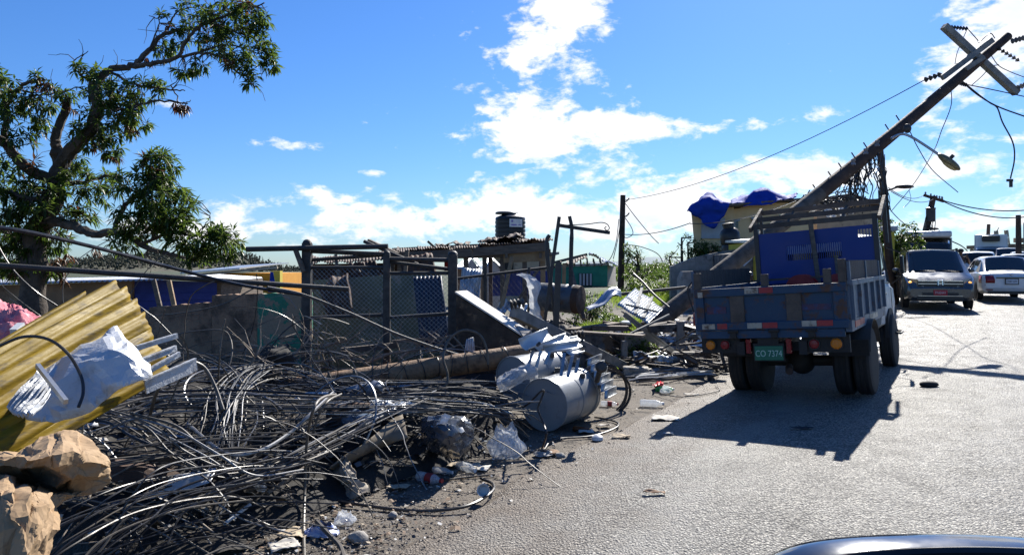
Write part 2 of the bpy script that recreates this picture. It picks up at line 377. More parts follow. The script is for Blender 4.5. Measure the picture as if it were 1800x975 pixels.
# ================================================================== ground, road, hills
def asphalt_mat():
    m = bpy.data.materials.new('worn asphalt'); m.use_nodes = True; nt = m.node_tree; L = nt.links.new
    p = nt.nodes['Principled BSDF']; tc = nt.nodes.new('ShaderNodeTexCoord'); co = tc.outputs['Object']
    def noi(s, d=5, rg=.6):
        n = nt.nodes.new('ShaderNodeTexNoise'); n.inputs['Scale'].default_value = s; n.inputs['Detail'].default_value = d; n.inputs['Roughness'].default_value = rg; L(co, n.inputs['Vector']); return n.outputs['Fac']
    def vor(s, f='F1'):
        n = nt.nodes.new('ShaderNodeTexVoronoi'); n.inputs['Scale'].default_value = s; n.feature = f; L(co, n.inputs['Vector']); return n
    def rng(v, a, b, c=0, d=1):
        n = nt.nodes.new('ShaderNodeMapRange'); n.inputs[1].default_value = a; n.inputs[2].default_value = b; n.inputs[3].default_value = c; n.inputs[4].default_value = d; L(v, n.inputs[0]); return n.outputs[0]
    def mix(f, a, b):
        n = nt.nodes.new('ShaderNodeMix'); n.data_type = 'RGBA'
        if isinstance(f, float): n.inputs['Factor'].default_value = f
        else: L(f, n.inputs['Factor'])
        for k, q in (('A', a), ('B', b)):
            if isinstance(q, tuple): n.inputs[k].default_value = (*q, 1)
            else: L(q, n.inputs[k])
        return n.outputs['Result']
    def mth(op, a, b):
        n = nt.nodes.new('ShaderNodeMath'); n.operation = op
        for i, q in enumerate((a, b)):
            if isinstance(q, (int, float)): n.inputs[i].default_value = q
            else: L(q, n.inputs[i])
        return n.outputs[0]
    v1 = vor(58); v2 = vor(140); v3 = vor(24)
    sr = nt.nodes.new('ShaderNodeSeparateColor'); L(v1.outputs['Color'], sr.inputs[0])
    stones = mix(rng(sr.outputs[0], 0, 1), (.078, .073, .064), (.94, .89, .77))  # stone tones, with sun glints put into the palest ones
    stones = mix(rng(v1.outputs['Distance'], .3, .7), stones, (.02, .019, .018))
    s3 = nt.nodes.new('ShaderNodeSeparateColor'); L(v3.outputs['Color'], s3.inputs[0]); stones = mix(rng(s3.outputs[1], .0, 1, .0, .35), stones, (.05, .049, .046))
    base = mix(rng(noi(.9, 6), .35, .7), stones, mix(.25, stones, (.15, .145, .135)))
    base = mix(rng(noi(1.1, 7, .7), .57, .68, 0, .6), base, (.035, .033, .031))       # oil and patch stains
    ck = nt.nodes.new('ShaderNodeTexVoronoi'); ck.feature = 'DISTANCE_TO_EDGE'; ck.inputs['Scale'].default_value = .55
    dv = nt.nodes.new('ShaderNodeVectorMath'); dv.operation = 'MULTIPLY_ADD'; nn = nt.nodes.new('ShaderNodeTexNoise'); nn.inputs['Scale'].default_value = 2.2; nn.inputs['Detail'].default_value = 6; L(co, nn.inputs['Vector']); L(nn.outputs['Color'], dv.inputs[0]); dv.inputs[1].default_value = (1.1, 1.1, 0); L(co, dv.inputs[2]); L(dv.outputs[0], ck.inputs['Vector'])
    base = mix(mth('MULTIPLY', rng(ck.outputs['Distance'], .0, .009, 1, 0), rng(noi(.5, 3), .48, .56)), base, (.02, .02, .019))      # hairline cracks
    at = nt.nodes.new('ShaderNodeAttribute'); at.attribute_name = 'edge'
    tr = nt.nodes.new('ShaderNodeTexNoise'); tr.noise_dimensions = '1D'; tr.inputs['Scale'].default_value = 1.1; tr.inputs['Detail'].default_value = 2; L(at.outputs['Fac'], tr.inputs['W'])
    base = mix(mth('MULTIPLY', rng(tr.outputs['Fac'], .42, .66), rng(noi(.6, 5), .3, .6, .2, .75)), base, (.34, .325, .29))   # dusty wheel tracks
    dirt = mix(rng(noi(7, 8, .7), .35, .65), (.12, .09, .065), (.21, .165, .12))
    edge = mth('MULTIPLY', rng(mth('SUBTRACT', at.outputs['Fac'], mth('MULTIPLY', noi(1.8, 7, .7), 2.6)), -1.2, .1, 1, 0), .9)
    col = mix(edge, base, dirt); L(col, p.inputs['Base Color'])
    L(rng(noi(3, 4), .3, .7, .50, .72), p.inputs['Roughness'])
    bn = nt.nodes.new('ShaderNodeBump'); bn.inputs['Strength'].default_value = 1.0; bn.inputs['Distance'].default_value = .034
    L(mth('ADD', mth('MULTIPLY', v1.outputs['Distance'], -1.0), mth('ADD', mth('MULTIPLY', v2.outputs['Distance'], -.4), mth('ADD', mth('MULTIPLY', noi(40, 3), .6), mth('MULTIPLY', v3.outputs['Distance'], -.15)))), bn.inputs['Height'])
    L(bn.outputs[0], p.inputs['Normal']); return m
K['asphalt'] = asphalt_mat()
def soil_mat():
    m = mat('stony soil', (.105, .088, .07), (.175, .15, .12), 1.6, .92, wear=(.055, .047, .04), wth=.52, wsc=5, bump=.9, bsc=55)
    nt = m.node_tree; L = nt.links.new; p = nt.nodes['Principled BSDF']; src = p.inputs['Base Color'].links[0].from_socket
    tc = nt.nodes.new('ShaderNodeTexCoord'); sx = nt.nodes.new('ShaderNodeSeparateXYZ'); L(tc.outputs['Object'], sx.inputs[0])
    nz = nt.nodes.new('ShaderNodeTexNoise'); nz.inputs['Scale'].default_value = .35; nz.inputs['Detail'].default_value = 8; L(tc.outputs['Object'], nz.inputs['Vector'])
    ml = nt.nodes.new('ShaderNodeMath'); ml.operation = 'MULTIPLY_ADD'; ml.inputs[1].default_value = 14; L(nz.outputs[0], ml.inputs[0]); L(sx.outputs[1], ml.inputs[2])
    mr = nt.nodes.new('ShaderNodeMapRange'); mr.inputs[1].default_value = 27; mr.inputs[2].default_value = 34; L(ml.outputs[0], mr.inputs[0])
    mx = nt.nodes.new('ShaderNodeMix'); mx.data_type = 'RGBA'; L(mr.outputs[0], mx.inputs['Factor']); L(src, mx.inputs['A']); mx.inputs['B'].default_value = (.036, .05, .02, 1); L(mx.outputs['Result'], p.inputs['Base Color'])
    return m
K['soil'] = soil_mat()
def ground():
    mb = MB(); ys = [-60, -25, -10, -3, 0]; y = 0
    while y < 22: y += .4; ys.append(y)
    while y < 60: y += 2; ys.append(y)
    ys += [70, 85, 110, 150, 220, 350, 600, 1200, 3000]
    xs = [-1800, -700, -300, -120, -60, -35, -22, -16]
    x = -12
    while x <= 12: xs.append(x); x += .4
    xs += [14, 17, 22, 30, 45, 80, 150, 300, 700, 1800]
    P = []
    for y in ys:
        row = []
        for x in xs:
            z = gz(x, y)
            if abs(x) < 14 and 0 < y < 24: z += .02 * noise.noise(Vector((x * 1.3, y * 1.3, 0))) + .012 * noise.noise(Vector((x * 4, y * 4, 3))) - .01
            if x > road_side(y) + .2: z -= .05
            row.append(Vector((x, y, z)))
        P.append(row)
    mb.grid(P); structure('ground', mb, K['soil'], 60)
    mb = MB(); P = []; E = []; y = -25; ys = []
    while y < 24: ys.append(y); y += .5
    while y < 120: ys.append(y); y += 3
    offs = [0, .1, .3, .5, .8, 1.2, 1.7, 2.3, 3, 3.6, 4.2, 5, 5.8, 6.6, 7.4, 8.2, 9]
    for y in ys:
        row = []
        for o_ in offs:
            x = road_side(y) + o_ * 1.17 + (.12 * noise.noise(Vector((y * 1.7, 5, 0))) + .05 * noise.noise(Vector((y * 6, 9, 0))) if o_ < .2 else 0)
            row.append(Vector((x, y, gr(road_side(y) + o_ * 1.17, y) if o_ else gz(x, y) - .03))); E.append(o_)
        P.append(row)
    mb.grid(P); o = structure('road', mb, K['asphalt'], 60)
    at = o.data.attributes.new('edge', 'FLOAT', 'POINT'); at.data.foreach_set('value', E)
    # far wooded hill and blue ridge
    def ridge(name, pts, Y, depth, m, base=0, rg=2.0, nn=90):
        mb = MB(); P = []
        for i in range(nn + 1):
            t = i / nn; u = pts[0][0] + (pts[-1][0] - pts[0][0]) * t
            for (a, b), (c, d) in zip(pts, pts[1:]):
                if a <= u <= c: v = b + (d - b) * (u - a) / (c - a); break
            top = PX(u, v, Y); top.z += rg * noise.noise(Vector((u * .03, 1, Y))) + rg * .5 * noise.noise(Vector((u * .11, 4, Y)))
            row = [Vector((top.x - top.x / Y * depth * .9, Y - depth, base))]
            for q in (.25, .5, .75, 1): row.append(Vector((row[0].x + (top.x - row[0].x) * q, Y - depth * (1 - q), base + (top.z - base) * math.sin(q * math.pi / 2) + rg * .5 * noise.noise(Vector((u * .06, q * 6, 2))))))
            row.append(Vector((top.x * 1.3, Y * 1.3, base))); P.append(row)
        mb.grid(P); return structure(name, mb, m, 80), P
    hm = mat('scrubby hillside', (.045, .055, .022), (.075, .065, .04), .35, .95, wear=(.1, .085, .065), wth=.55, wsc=.6, bump=1, bsc=1.2)
    h, P = ridge('hill', [(-500, 475), (-200, 462), (30, 470), (120, 466), (200, 458), (265, 450), (330, 455), (385, 456), (425, 450), (455, 462), (520, 480), (700, 500)], 170, 70, hm, .8, 1.0, 160)
    bm = mat('distant blue ridge', (.10, .15, .17), (.13, .18, .2), .02, .95)  # haze of distance put into the blue-grey colour
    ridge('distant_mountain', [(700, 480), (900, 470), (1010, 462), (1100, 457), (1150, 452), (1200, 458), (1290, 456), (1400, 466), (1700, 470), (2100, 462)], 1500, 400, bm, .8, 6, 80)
    # bare wood on the hill after the storm
    mb = MB(); rnd = random.Random(3)
    for i in range(5200):
        r_ = rnd.choice(P[10:-10]); k = rnd.uniform(.5, 3.98); j = int(k); a = r_[j].lerp(r_[j + 1], k - j)
        a = a + Vector((rnd.uniform(-2, 2), 0, -.3)); h_ = rnd.uniform(.6, 1.9); q = a + Vector((rnd.uniform(-.35, .35), 0, h_))
        mb.cyl(a, q, .05, .02, 3, False)
        if rnd.random() < .75:
            for _ in range(2):
                s_ = rnd.uniform(.1, .3); mb.ell(a.lerp(q, rnd.uniform(.2, .9)) + Vector((rnd.uniform(-.3, .3), 0, 0)), s_ * .8, s_, s_, 5, 3)
    wm = mat('storm-stripped wood', (.045, .052, .026), (.07, .068, .042), .8, .95)
    o = one('bare_woodland', 'storm-stripped bare wood covering the far hill behind the mango tree', 'woodland', mb, wm, kind='stuff')
ground()
# ================================================================== buildings
def corr_sheet(p00, p10, p01, p11, waves, amp, n2=4, along=True, sag=0, seed=0):
    """corrugated sheet: p00->p10 is across the ribs, p00->p01 along them"""
    p00, p10, p01, p11 = map(Vector, (p00, p10, p01, p11)); nrm = (p10 - p00).cross(p01 - p00).normalized(); P = []
    nx = waves * 4
    for i in range(n2 + 1):
        t = i / n2; a = p00.lerp(p01, t); b = p10.lerp(p11, t); row = []
        for j in range(nx + 1):
            s = j / nx; q = a.lerp(b, s) + nrm * (amp * math.sin(2 * math.pi * waves * s) + sag * noise.noise(Vector((s * 3, t * 3, seed))))
            row.append(q)
        P.append(row)
    return MB().grid(P)
K['walltan'] = mat('tan rendered wall', (.30, .20, .12), (.22, .145, .09), 4, .9, wear=(.09, .06, .045), wth=.56, wsc=3, bump=.3)
K['blueboard'] = mat('blue painted boards', (.022, .05, .30), (.018, .04, .22), 4, .6, wear=(.08, .08, .12), wth=.64, bump=.2)
K['orange'] = mat('orange house paint', (.68, .30, .02), (.6, .26, .02), 3, .8, wear=(.35, .2, .06), wth=.64)
K['yellowp'] = mat('yellow house paint', (.62, .50, .06), (.55, .44, .06), 3, .8)
K['cream'] = mat('cream plaster', (.46, .38, .27), (.36, .3, .22), 3, .85, wear=(.14, .11, .09), wth=.58, wsc=2)
K['tealp'] = mat('teal house paint', (.03, .26, .18), (.025, .2, .14), 3, .75, wear=(.2, .22, .2), wth=.66)
K['ochre'] = mat('ochre rendered house', (.86, .62, .33), (.78, .55, .28), 2, .85, wear=(.5, .35, .19), wth=.6, wsc=2)
K['shutter'] = mat('pale window louvre', (.45, .48, .5), (.36, .4, .42), 5, .5)
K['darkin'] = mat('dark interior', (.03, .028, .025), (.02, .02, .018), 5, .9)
def left_buildings():
    # low tan and blue building with a zinc roof
    Y = 15.5; b = GP(-9.5, 16.5)
    t = T('long_shed', 'low shed with tan end wall, blue boards and white zinc roof beyond the green wall', 'shed', b)
    a0 = PX(30, 0, Y).x; a1 = PX(232, 0, Y).x; a2 = PX(378, 0, Y + .6).x
    gl = gz(0, Y)
    t.part('wall', MB().prism([(a0 - 3, Y, gl - .1), (a1, Y, gl - .1), (a1, Y, 1.46), (a0 - 3, Y, 1.30)], (0, .15, 0)), K['walltan'])
    mb = MB().prism([(a1 + .002, Y + .1, gl - .1), (a2, Y + .7, gl - .1), (a2, Y + .7, 1.42), (a1 + .002, Y + .1, 1.50)], (0, .1, 0))
    bl = t.part('blue_wall', mb, K['blueboard'])
    for k in range(6):
        z = gl + .1 + k * .16
        t.part('board', MB().bar((a1 + .02, Y + .085, z), (a2 - .01, Y + .685, z), .03, .15), K['blueboard'])
    t.part('end_wall', MB().prism([(a2, Y + .7, gl - .1), (a2, Y + .7, 1.42), (a2 - .2, Y + 4, 1.45), (a2 - .2, Y + 4, gl - .1)], (.1, 0, 0)), K['wood'])
    rp = [(a0 - 3.2, Y - .3, 1.33), (a1 + .8, Y - .3, 1.50), (a0 - 3.2, Y + 2.5, 1.42), (a1 + .8, Y + 2.5, 1.56)]
    t.part('roof', corr_sheet(*rp, 60, .018, 3), K['zinc'], solid=.004)
    rp = [(a1 + .8, Y + .0, 1.52), (a2 + .25, Y + .5, 1.46), (a1 + .85, Y + 2.5, 1.57), (a2 + .4, Y + 2.5, 1.50)]
    t.part('roof', corr_sheet(*rp, 22, .018, 3), K['zinc'], solid=.004)
    for (u0, v0, u1, v1, m) in ((270, 492, 291, 536, 'wood'), (297, 494, 314, 530, 'woodpale')):
        one('leaning_plank', ('dark' if m == 'wood' else 'pale') + ' timber plank propped against the blue boarded shed', 'plank', MB().bar(PX(u0, v0, Y - .5), PX(u1, v1, Y - 1.1) - Vector((0, 0, .5)), .09, .04, (0, 1, 0)), K[m])
    # orange and yellow house
    Y = 26; x = lambda u: PX(u, 0, Y).x; z = lambda v: PX(0, v, Y).z; gl = gz(0, Y)
    t = T('orange_house', 'small orange and yellow house with grilled windows beyond the green wall', 'house', (x(430), Y + 2, gl))
    t.part('wall', MB().prism([(x(386), Y, gl - .1), (x(492), Y, gl - .1), (x(492), Y, z(480)), (x(386), Y, z(480))], (0, 4, 0)), K['orange'])
    t.part('wall_panel', MB().prism([(x(379), Y - .06, gl - .1), (x(402), Y - .06, gl - .1), (x(402), Y - .06, z(484)), (x(379), Y - .06, z(484))], (0, .3, 0)), K['yellowp'])
    t.part('wall_panel', MB().prism([(x(478), Y - .06, gl - .1), (x(493), Y - .06, gl - .1), (x(493), Y - .06, z(476)), (x(478), Y - .06, z(476))], (0, .3, 0)), K['yellowp'])
    t.part('fascia', MB().prism([(x(340), Y - .5, z(486)), (x(495), Y - .5, z(472)), (x(495), Y - .5, z(468)), (x(340), Y - .5, z(482))], (0, .1, 0)), K['cream'])
    t.part('roof', MB().prism([(x(330), Y - .6, z(481)), (x(432), Y - .6, z(473)), (x(432), Y + 5, z(462)), (x(330), Y + 5, z(468))], (0, 0, .05)), K['zinc'])
    for (u0, u1, v0, v1) in ((400, 412, 499, 514), (446, 463, 489, 506)):
        w = t.part('window', MB().box(((x(u0) + x(u1)) / 2, Y - .02, (z(v0) + z(v1)) / 2), (x(u1) - x(u0), .06, z(v0) - z(v1))), K['darkin'])
        for k in range(5): t.part('grille_bar', MB().bar((x(u0) + (x(u1) - x(u0)) * (k + .5) / 5, Y - .06, z(v1)), (x(u0) + (x(u1) - x(u0)) * (k + .5) / 5, Y - .06, z(v0)), .025, .025), K['whitedirty'], w)
    d = t.part('door', MB().box((x(425), Y - .02, (z(497) + gl) / 2), (x(434) - x(416), .06, z(497) - gl)), K['darkin'])
    for k in range(6): t.part('grille_bar', MB().bar((x(417) + k * .06, Y - .06, gl), (x(417) + k * .06, Y - .06, z(497)), .02, .02), K['plasticwhite'], d)
    one('blue_cloth', 'dark blue cloth hanging on the front of the orange house', 'cloth', sheet([[PX(475, 478, Y - .7), PX(480, 478, Y - .7)], [PX(474, 495, Y - .7), PX(483, 495, Y - .65)], [PX(471, 513, Y - .7), PX(486, 514, Y - .7)]], 6, 8, amp=.05, sc=5), K['tarp'], solid=.01)
    # small zinc-roofed sheds and the white block house carrying the tank
    K['plaster'] = mat('dirty white plaster', (.45, .42, .38), (.34, .31, .28), 4, .9, wear=(.12, .09, .07), wth=.56, wsc=3)
    for (u0, u1, ur, vt, ve, Y, lab) in ((800, 843, 829, 452, 472, 19, 'small plaster hut with a grey zinc gable roof, beside the tank house'), (838, 880, 862, 453, 470, 21.5, 'zinc-gabled hut squeezed between the plaster hut and the tank house')):
        x = lambda u: PX(u, 0, Y).x; z = lambda v: PX(0, v, Y).z; gl = gz(0, Y)
        t = T('zinc_hut', lab, 'hut', (x((u0 + u1) / 2), Y + 1, gl))
        t.part('front_wall', MB().prism([(x(u0), Y, gl - .1), (x(u0 + 17), Y, gl - .1), (x(u0 + 17), Y, z(ve)), (x(u0), Y, z(ve))], (0, .1, 0)), K['walltan'])
        t.part('gable_wall', MB().prism([(x(u0 + 17), Y, gl - .1), (x(u1), Y + .3, gl - .1), (x(u1), Y + .3, z(ve + 3)), (x(ur), Y + .1, z(vt + 3)), (x(u0 + 17), Y, z(ve))], (0, .1, 0)), K['plaster'])
        t.part('roof', corr_sheet((x(u0 - 3), Y - .15, z(ve)), (x(u0 + 18), Y - .15, z(ve + 1)), (x(u0 + 8), Y + 2.5, z(vt)), (x(ur + 1), Y + .3, z(vt)), 9, .02, 3), K['zinc'], solid=.005)
        t.part('roof', corr_sheet((x(ur + 1), Y + .2, z(vt)), (x(ur + 1), Y + 2.5, z(vt)), (x(u1 + 3), Y + .2, z(ve + 2)), (x(u1 + 3), Y + 2.5, z(ve + 2)), 9, .02, 3), K['zinc'], solid=.005)
    Y = 26; x = lambda u: PX(u, 0, Y).x; z = lambda v: PX(0, v, Y).z; gl = gz(0, Y)
    t = T('block_house', 'cream flat-roofed block house under the black water tank', 'house', (x(920), Y + 2, gl))
    t.part('wall', MB().prism([(x(866), Y, gl - .1), (x(972), Y, gl - .1), (x(972), Y, z(449)), (x(866), Y, z(453))], (0, 4, 0)), K['cream'])
    t.part('roof', MB().prism([(x(862), Y - .3, z(452)), (x(982), Y - .3, z(447)), (x(982), Y - .3, z(443)), (x(862), Y - .3, z(448))], (0, 4.5, 0)), K['concrete'])
    t.part('window', MB().box((x(890), Y - .02, z(466)), (.5, .08, .3)), K['darkin'])
    # the tank
    c = PX(897, 0, Y + 1.2); c.z = z(447)
    t = T('water_tank', 'black ribbed plastic water tank standing on the cream block house roof', 'tank', c)
    rt = .56; h = 1.62; pr = [(rt * .96, .0)]
    for k in range(8):
        zz = .1 + k * .15; pr += [(rt, zz), (rt, zz + .09), (rt * .965, zz + .11), (rt * .965, zz + .135)]
    pr += [(rt, 1.3), (rt * .95, 1.38), (rt * .6, 1.46), (.30, 1.50), (.30, 1.53)]
    t.part('shell', MB().lathe(pr, 28, Matrix.Translation(c)), K['black'])
    t.part('lid', MB().lathe([(.33, 1.52), (.33, 1.58), (.26, 1.61), (0, 1.62)], 20, Matrix.Translation(c + Vector((-.22, 0, -.02)))), K['black'])
    P = []
    for j in range(9):
        q = -math.pi / 2 - .05 + j * .115; P.append([c + Vector((math.cos(q) * (rt + .012), math.sin(q) * (rt + .012), zz)) for zz in (1.0, 1.29)])
    lb = t.part('label_sticker', MB().grid(P), K['plasticwhite'])
    km = mat('faded violet print', (.2, .16, .4), (.25, .2, .45), 5, .6)
    for (j0, j1, z0, z1) in ((1, 4, 1.05, 1.10), (5, 7, 1.06, 1.09), (1, 2, 1.17, 1.25)):
        P = []
        for j in range(j0, j1 + 1):
            q = -math.pi / 2 - .05 + j * .115; P.append([c + Vector((math.cos(q) * (rt + .016), math.sin(q) * (rt + .016), zz)) for zz in (z0, z1)])
        t.part('print', MB().grid(P), km, lb)
    t.part('outlet_pipe', MB().tube(crom([c + Vector((-.5, -.25, .3)), c + Vector((-.6, -.35, .2)), c + Vector((-.6, -.35, -.15)), c + Vector((-.5, -.5, -.6))], 10), .03, 6), K['plasticwhite'])
    # open timber lean-to with rusty zinc roof
    Y = 13.5; x = lambda u, y=Y: PX(u, 0, y).x; z = lambda v, y=Y: PX(0, v, y).z; gl = gz(0, Y)
    t = T('open_shed', 'open timber shed with a long rusty zinc roof behind the chain-link fence', 'shed', (x(840), Y + 1.2, gl))
    # roof in separate sheets, each its own height and tilt
    cuts = [(682, 738, 442, 439), (734, 792, 437, 434), (788, 846, 438, 434), (842, 905, 431, 428), (900, 972, 425, 422)]
    for i, (u0, u1, vf, vb) in enumerate(cuts):
        y0, y1 = 13.2, 16.6
        t.part('roof_sheet', corr_sheet((x(u0, y0), y0, z(vf, y0)), (x(u1, y0), y0, z(vf - 3, y0)), (x(u0, y1), y1, z(vb, y1)), (x(u1, y1), y1, z(vb - 3, y1)), 13, .013, 5, sag=.06, seed=i), K['rust'], solid=.006)
    t.part('fascia', MB().bar((x(690, 13.1), 13.12, z(450, 13.1)), (x(830, 13.1), 13.12, z(444, 13.1)), .03, .14), K['wood']); t.part('fascia', MB().bar((x(832, 13.1), 13.12, z(443, 13.1)), (x(966, 13.1), 13.12, z(433, 13.1)), .03, .15), K['wood'])
    for (u0, u1, y_, v0, v1) in ((684, 968, 13.25, 451, 444), (690, 962, 16.4, 441, 428)):
        t.part('beam', MB().bar((x(u0, y_), y_, z(v0, y_)), (x(u1, y_), y_, z(v1, y_)), .06, .13), K['wood'])
    for u0 in (700, 760, 830, 890, 950): t.part('rafter', MB().bar((x(u0, 13.1), 13.1, z(449, 13.1)), (x(u0, 16.5), 16.5, z(437, 16.5)), .05, .09), K['wood'])
    for (u0, y_, vt, m) in ((704, 13.3, 455, 'wood'), (820, 13.3, 450, 'wood'), (884, 13.3, 448, 'wood'), (923, 13.3, 446, 'wood'), (955, 13.3, 445, 'woodpale'), (853, 13.3, 448, 'wood'), (863, 16.2, 442, 'wood'), (952, 16.2, 440, 'wood'), (742, 16.2, 442, 'wood')):
        t.part('post', MB().bar((x(u0, y_), y_, gz(0, y_) - .1), (x(u0 - 1, y_), y_, z(vt, y_)), .085, .085), K[m])
    t.part('rail', MB().bar((x(885, 13.24), 13.22, z(452, 13.2)), (x(958, 13.2), 13.22, z(449, 13.2)), .035, .2), K['woodpale'])
    y_ = 15.6
    for k, (u0, u1, vt, vb) in enumerate(((866, 915, 478, 520), (915.3, 964, 476, 520))):
        t.part('blue_panel', MB().prism([(x(u0, y_), y_, z(vb, y_)), (x(u1, y_), y_, z(vb, y_)), (x(u1, y_), y_, z(vt, y_)), (x(u0, y_), y_, z(vt, y_))], (0, .05, 0)), K['blueboard'])
    t.part('base_wall', MB().box((x(915, 14.4), 14.4, gl + .2), (1.1, .14, .75)), K['plaster'])
    t.part('red_panel', MB().prism([(x(781, 16), 16, z(476, 16)), (x(799, 16), 16, z(476, 16)), (x(799, 16), 16, z(440, 16)), (x(781, 16), 16, z(440, 16))], (0, .04, 0)), K['red'])
    rr = random.Random(6)                        # loose sheets thrown on the roof
    for i in range(7):
        u = rr.uniform(700, 930); y0 = rr.uniform(13.3, 15); vv = 436 - (u - 700) * .065; a = Vector((x(u, y0), y0, z(vv, y0))); w_ = rr.uniform(.4, .8); tl = rr.uniform(-.15, .3)
        t.part('loose_sheet', corr_sheet(a, a + Vector((w_, 0, tl * w_)), a + Vector((rr.uniform(-.2, .2), .9, .05)), a + Vector((w_, .9, tl * w_ + .08)), 6, .014, 4, sag=.1, seed=i + 30), K['rust'], solid=.005)
    # lower rusty roof with a dark hollow under it
    t = T('lower_shed', 'sagging dark zinc shed joined to the lean-to, seen through the mesh', 'shed', (x(620), 15, gl))
    for i, (u0, u1, vf, vb) in enumerate(((540, 590, 463, 452), (587, 640, 461, 449), (637, 700, 459, 444))):
        t.part('roof_sheet', corr_sheet((x(u0, 14.2), 14.2, z(vf, 14.2)), (x(u1, 14.2), 14.2, z(vf - 2, 14.2)), (x(u0, 17), 17, z(vb, 17)), (x(u1, 17), 17, z(vb - 2, 17)), 11, .013, 4, sag=.05, seed=i + 9), K['rust'], solid=.006)
    t.part('wall', MB().prism([(x(545, 15), 15, gl - .1), (x(700, 15), 15, gl - .1), (x(700, 15), 15, z(462, 15)), (x(545, 15), 15, z(464, 15))], (0, .1, 0)), K['rust'])
    for u0 in (548, 596, 645, 690): t.part('post', MB().bar((x(u0, 14.3), 14.3, gl - .1), (x(u0, 14.3), 14.3, z(464, 14.3)), .08, .08), K['wood'])
left_buildings()
def mid_buildings():
    # teal house with storm-broken roof
    Y = 38; x = lambda u, y=Y: PX(u, 0, y).x; z = lambda v, y=Y: PX(0, v, y).z; gl = gz(0, Y)
    t = T('teal_house', 'teal house with its roof torn open, beside the upright pole', 'house', (x(1040), Y + 2, gl))
    t.part('wall', MB().prism([(x(965), Y, gl - .2), (x(1068), Y, gl - .2), (x(1068), Y, z(466)), (x(965), Y, z(470))], (0, .2, 0)), K['tealp'])
    t.part('side_wall', MB().prism([(x(1068) + .002, Y + .01, gl - .2), (x(1092), Y + 2, gl - .2), (x(1092), Y + 2, z(468)), (x(1068) + .002, Y + .01, z(466))], (0, .2, 0)), K['plaster'])
    t.part('ring_beam', MB().prism([(x(965), Y - .06, z(470)), (x(1070), Y - .06, z(466)), (x(1070), Y - .06, z(462)), (x(965), Y - .06, z(466))], (0, .3, 0)), K['plaster'])
    w = t.part('window', MB().box((x(1029), Y - .03, z(491)), (x(1041) - x(1018), .1, z(481) - z(503))), K['darkin'])
    for k in range(4): t.part('louvre', MB().box((x(1020 + k * 6), Y - .1, z(491)), (.1, .03, .6)), K['shutter'], w)
    for k in range(8):
        u = 985 + k * 12; t.part('rafter', MB().bar((x(u), Y - .1, z(466)), (x(u + 6), Y + 2.2, z(452 + 2 * abs(k - 4))), .07, .12), K['wood'])
    t.part('ridge_board', MB().bar((x(975), Y + 2.2, z(462, Y + 2)), (x(1040), Y + 2.2, z(447, Y + 2)), .08, .15), K['wood'])
    t.part('roof_sheet', corr_sheet((x(990), Y - .2, z(468)), (x(1030), Y - .2, z(453)), (x(1000), Y + 2, z(462)), (x(1036), Y + 2, z(447)), 8, .03, 4, sag=.1), K['rust'], solid=.01)
    t.part('roof_sheet', corr_sheet((x(1036), Y - .3, z(446)), (x(1088), Y - .2, z(468)), (x(1040), Y + 2, z(446)), (x(1090), Y + 2, z(462)), 12, .03, 4, sag=.16), K['zinc'], solid=.01)
    # ochre two-storey house with tarpaulins, on the bank
    Y = 27; gl = gz(0, Y); z = lambda v, y=Y: PX(0, v, y).z; x = lambda u, y=Y: PX(u, 0, y).x
    t = T('ochre_house', 'ochre two-storey house whose roof is patched with blue tarpaulins', 'house', (x(1330), Y + 3, gl))
    t.part('wall', MB().prism([(x(1221), Y, z(436)), (x(1290), Y, z(430)), (x(1290), Y, z(362)), (x(1215), Y, z(372))], (1.75, 6, 0)), K['ochre'])
    t.part('lower_wall', MB().prism([(x(1232), Y + .25, gl), (x(1430), Y + .9, gl), (x(1430), Y + .9, z(425)), (x(1232), Y + .25, z(434))], (1.5, 5, 0)), K['cream'])
    t.part('wall', MB().prism([(x(1290), Y + .5, z(432)), (x(1440), Y + .5, z(432)), (x(1440), Y + .5, z(352)), (x(1310), Y + .5, z(357)), (x(1309.5), Y + .5, z(364)), (x(1290), Y + .5, z(366))], (0, 5.5, 0)), K['ochre'])
    t.part('slab', MB().prism([(x(1216), Y - .15, z(443)), (x(1300), Y - .15, z(438)), (x(1300), Y - .15, z(434)), (x(1216), Y - .15, z(437))], (1.5, 5, 0)), K['ochre'])
    t.part('eave', MB().prism([(x(1207), Y - .5, z(372)), (x(1300), Y - .5, z(362)), (x(1300), Y - .5, z(358)), (x(1207), Y - .5, z(368))], (1.9, 6.5, 0)), K['wood'])
    t.part('eave', MB().prism([(x(1288), Y + .1, z(362)), (x(1450), Y + .1, z(347)), (x(1450), Y + .1, z(344)), (x(1288), Y + .1, z(358))], (0, 6, 0)), K['wood'])
    w = t.part('window', MB().box((x(1253), Y - .02, z(401)), (x(1273) - x(1232), .1, z(383) - z(419))), K['shutter'])
    for u0, u1, v0, v1 in ((1291, 1304, 386, 402), (1329, 1341, 382, 400), (1380, 1398, 378, 396)):
        w = t.part('window', MB().box((x((u0 + u1) / 2), Y + .48, z((v0 + v1) / 2)), (x(u1) - x(u0), .1, z(v0) - z(v1))), K['glass'])
        t.part('frame', MB().box((x((u0 + u1) / 2), Y + .42, z((v0 + v1) / 2)), (.04, .05, z(v0) - z(v1))).box((x((u0 + u1) / 2), Y + .41, z(v0)), (x(u1) - x(u0) + .1, .05, .06)), K['shutter'], w)
    S = lambda *q: [PX(*p) for p in q]
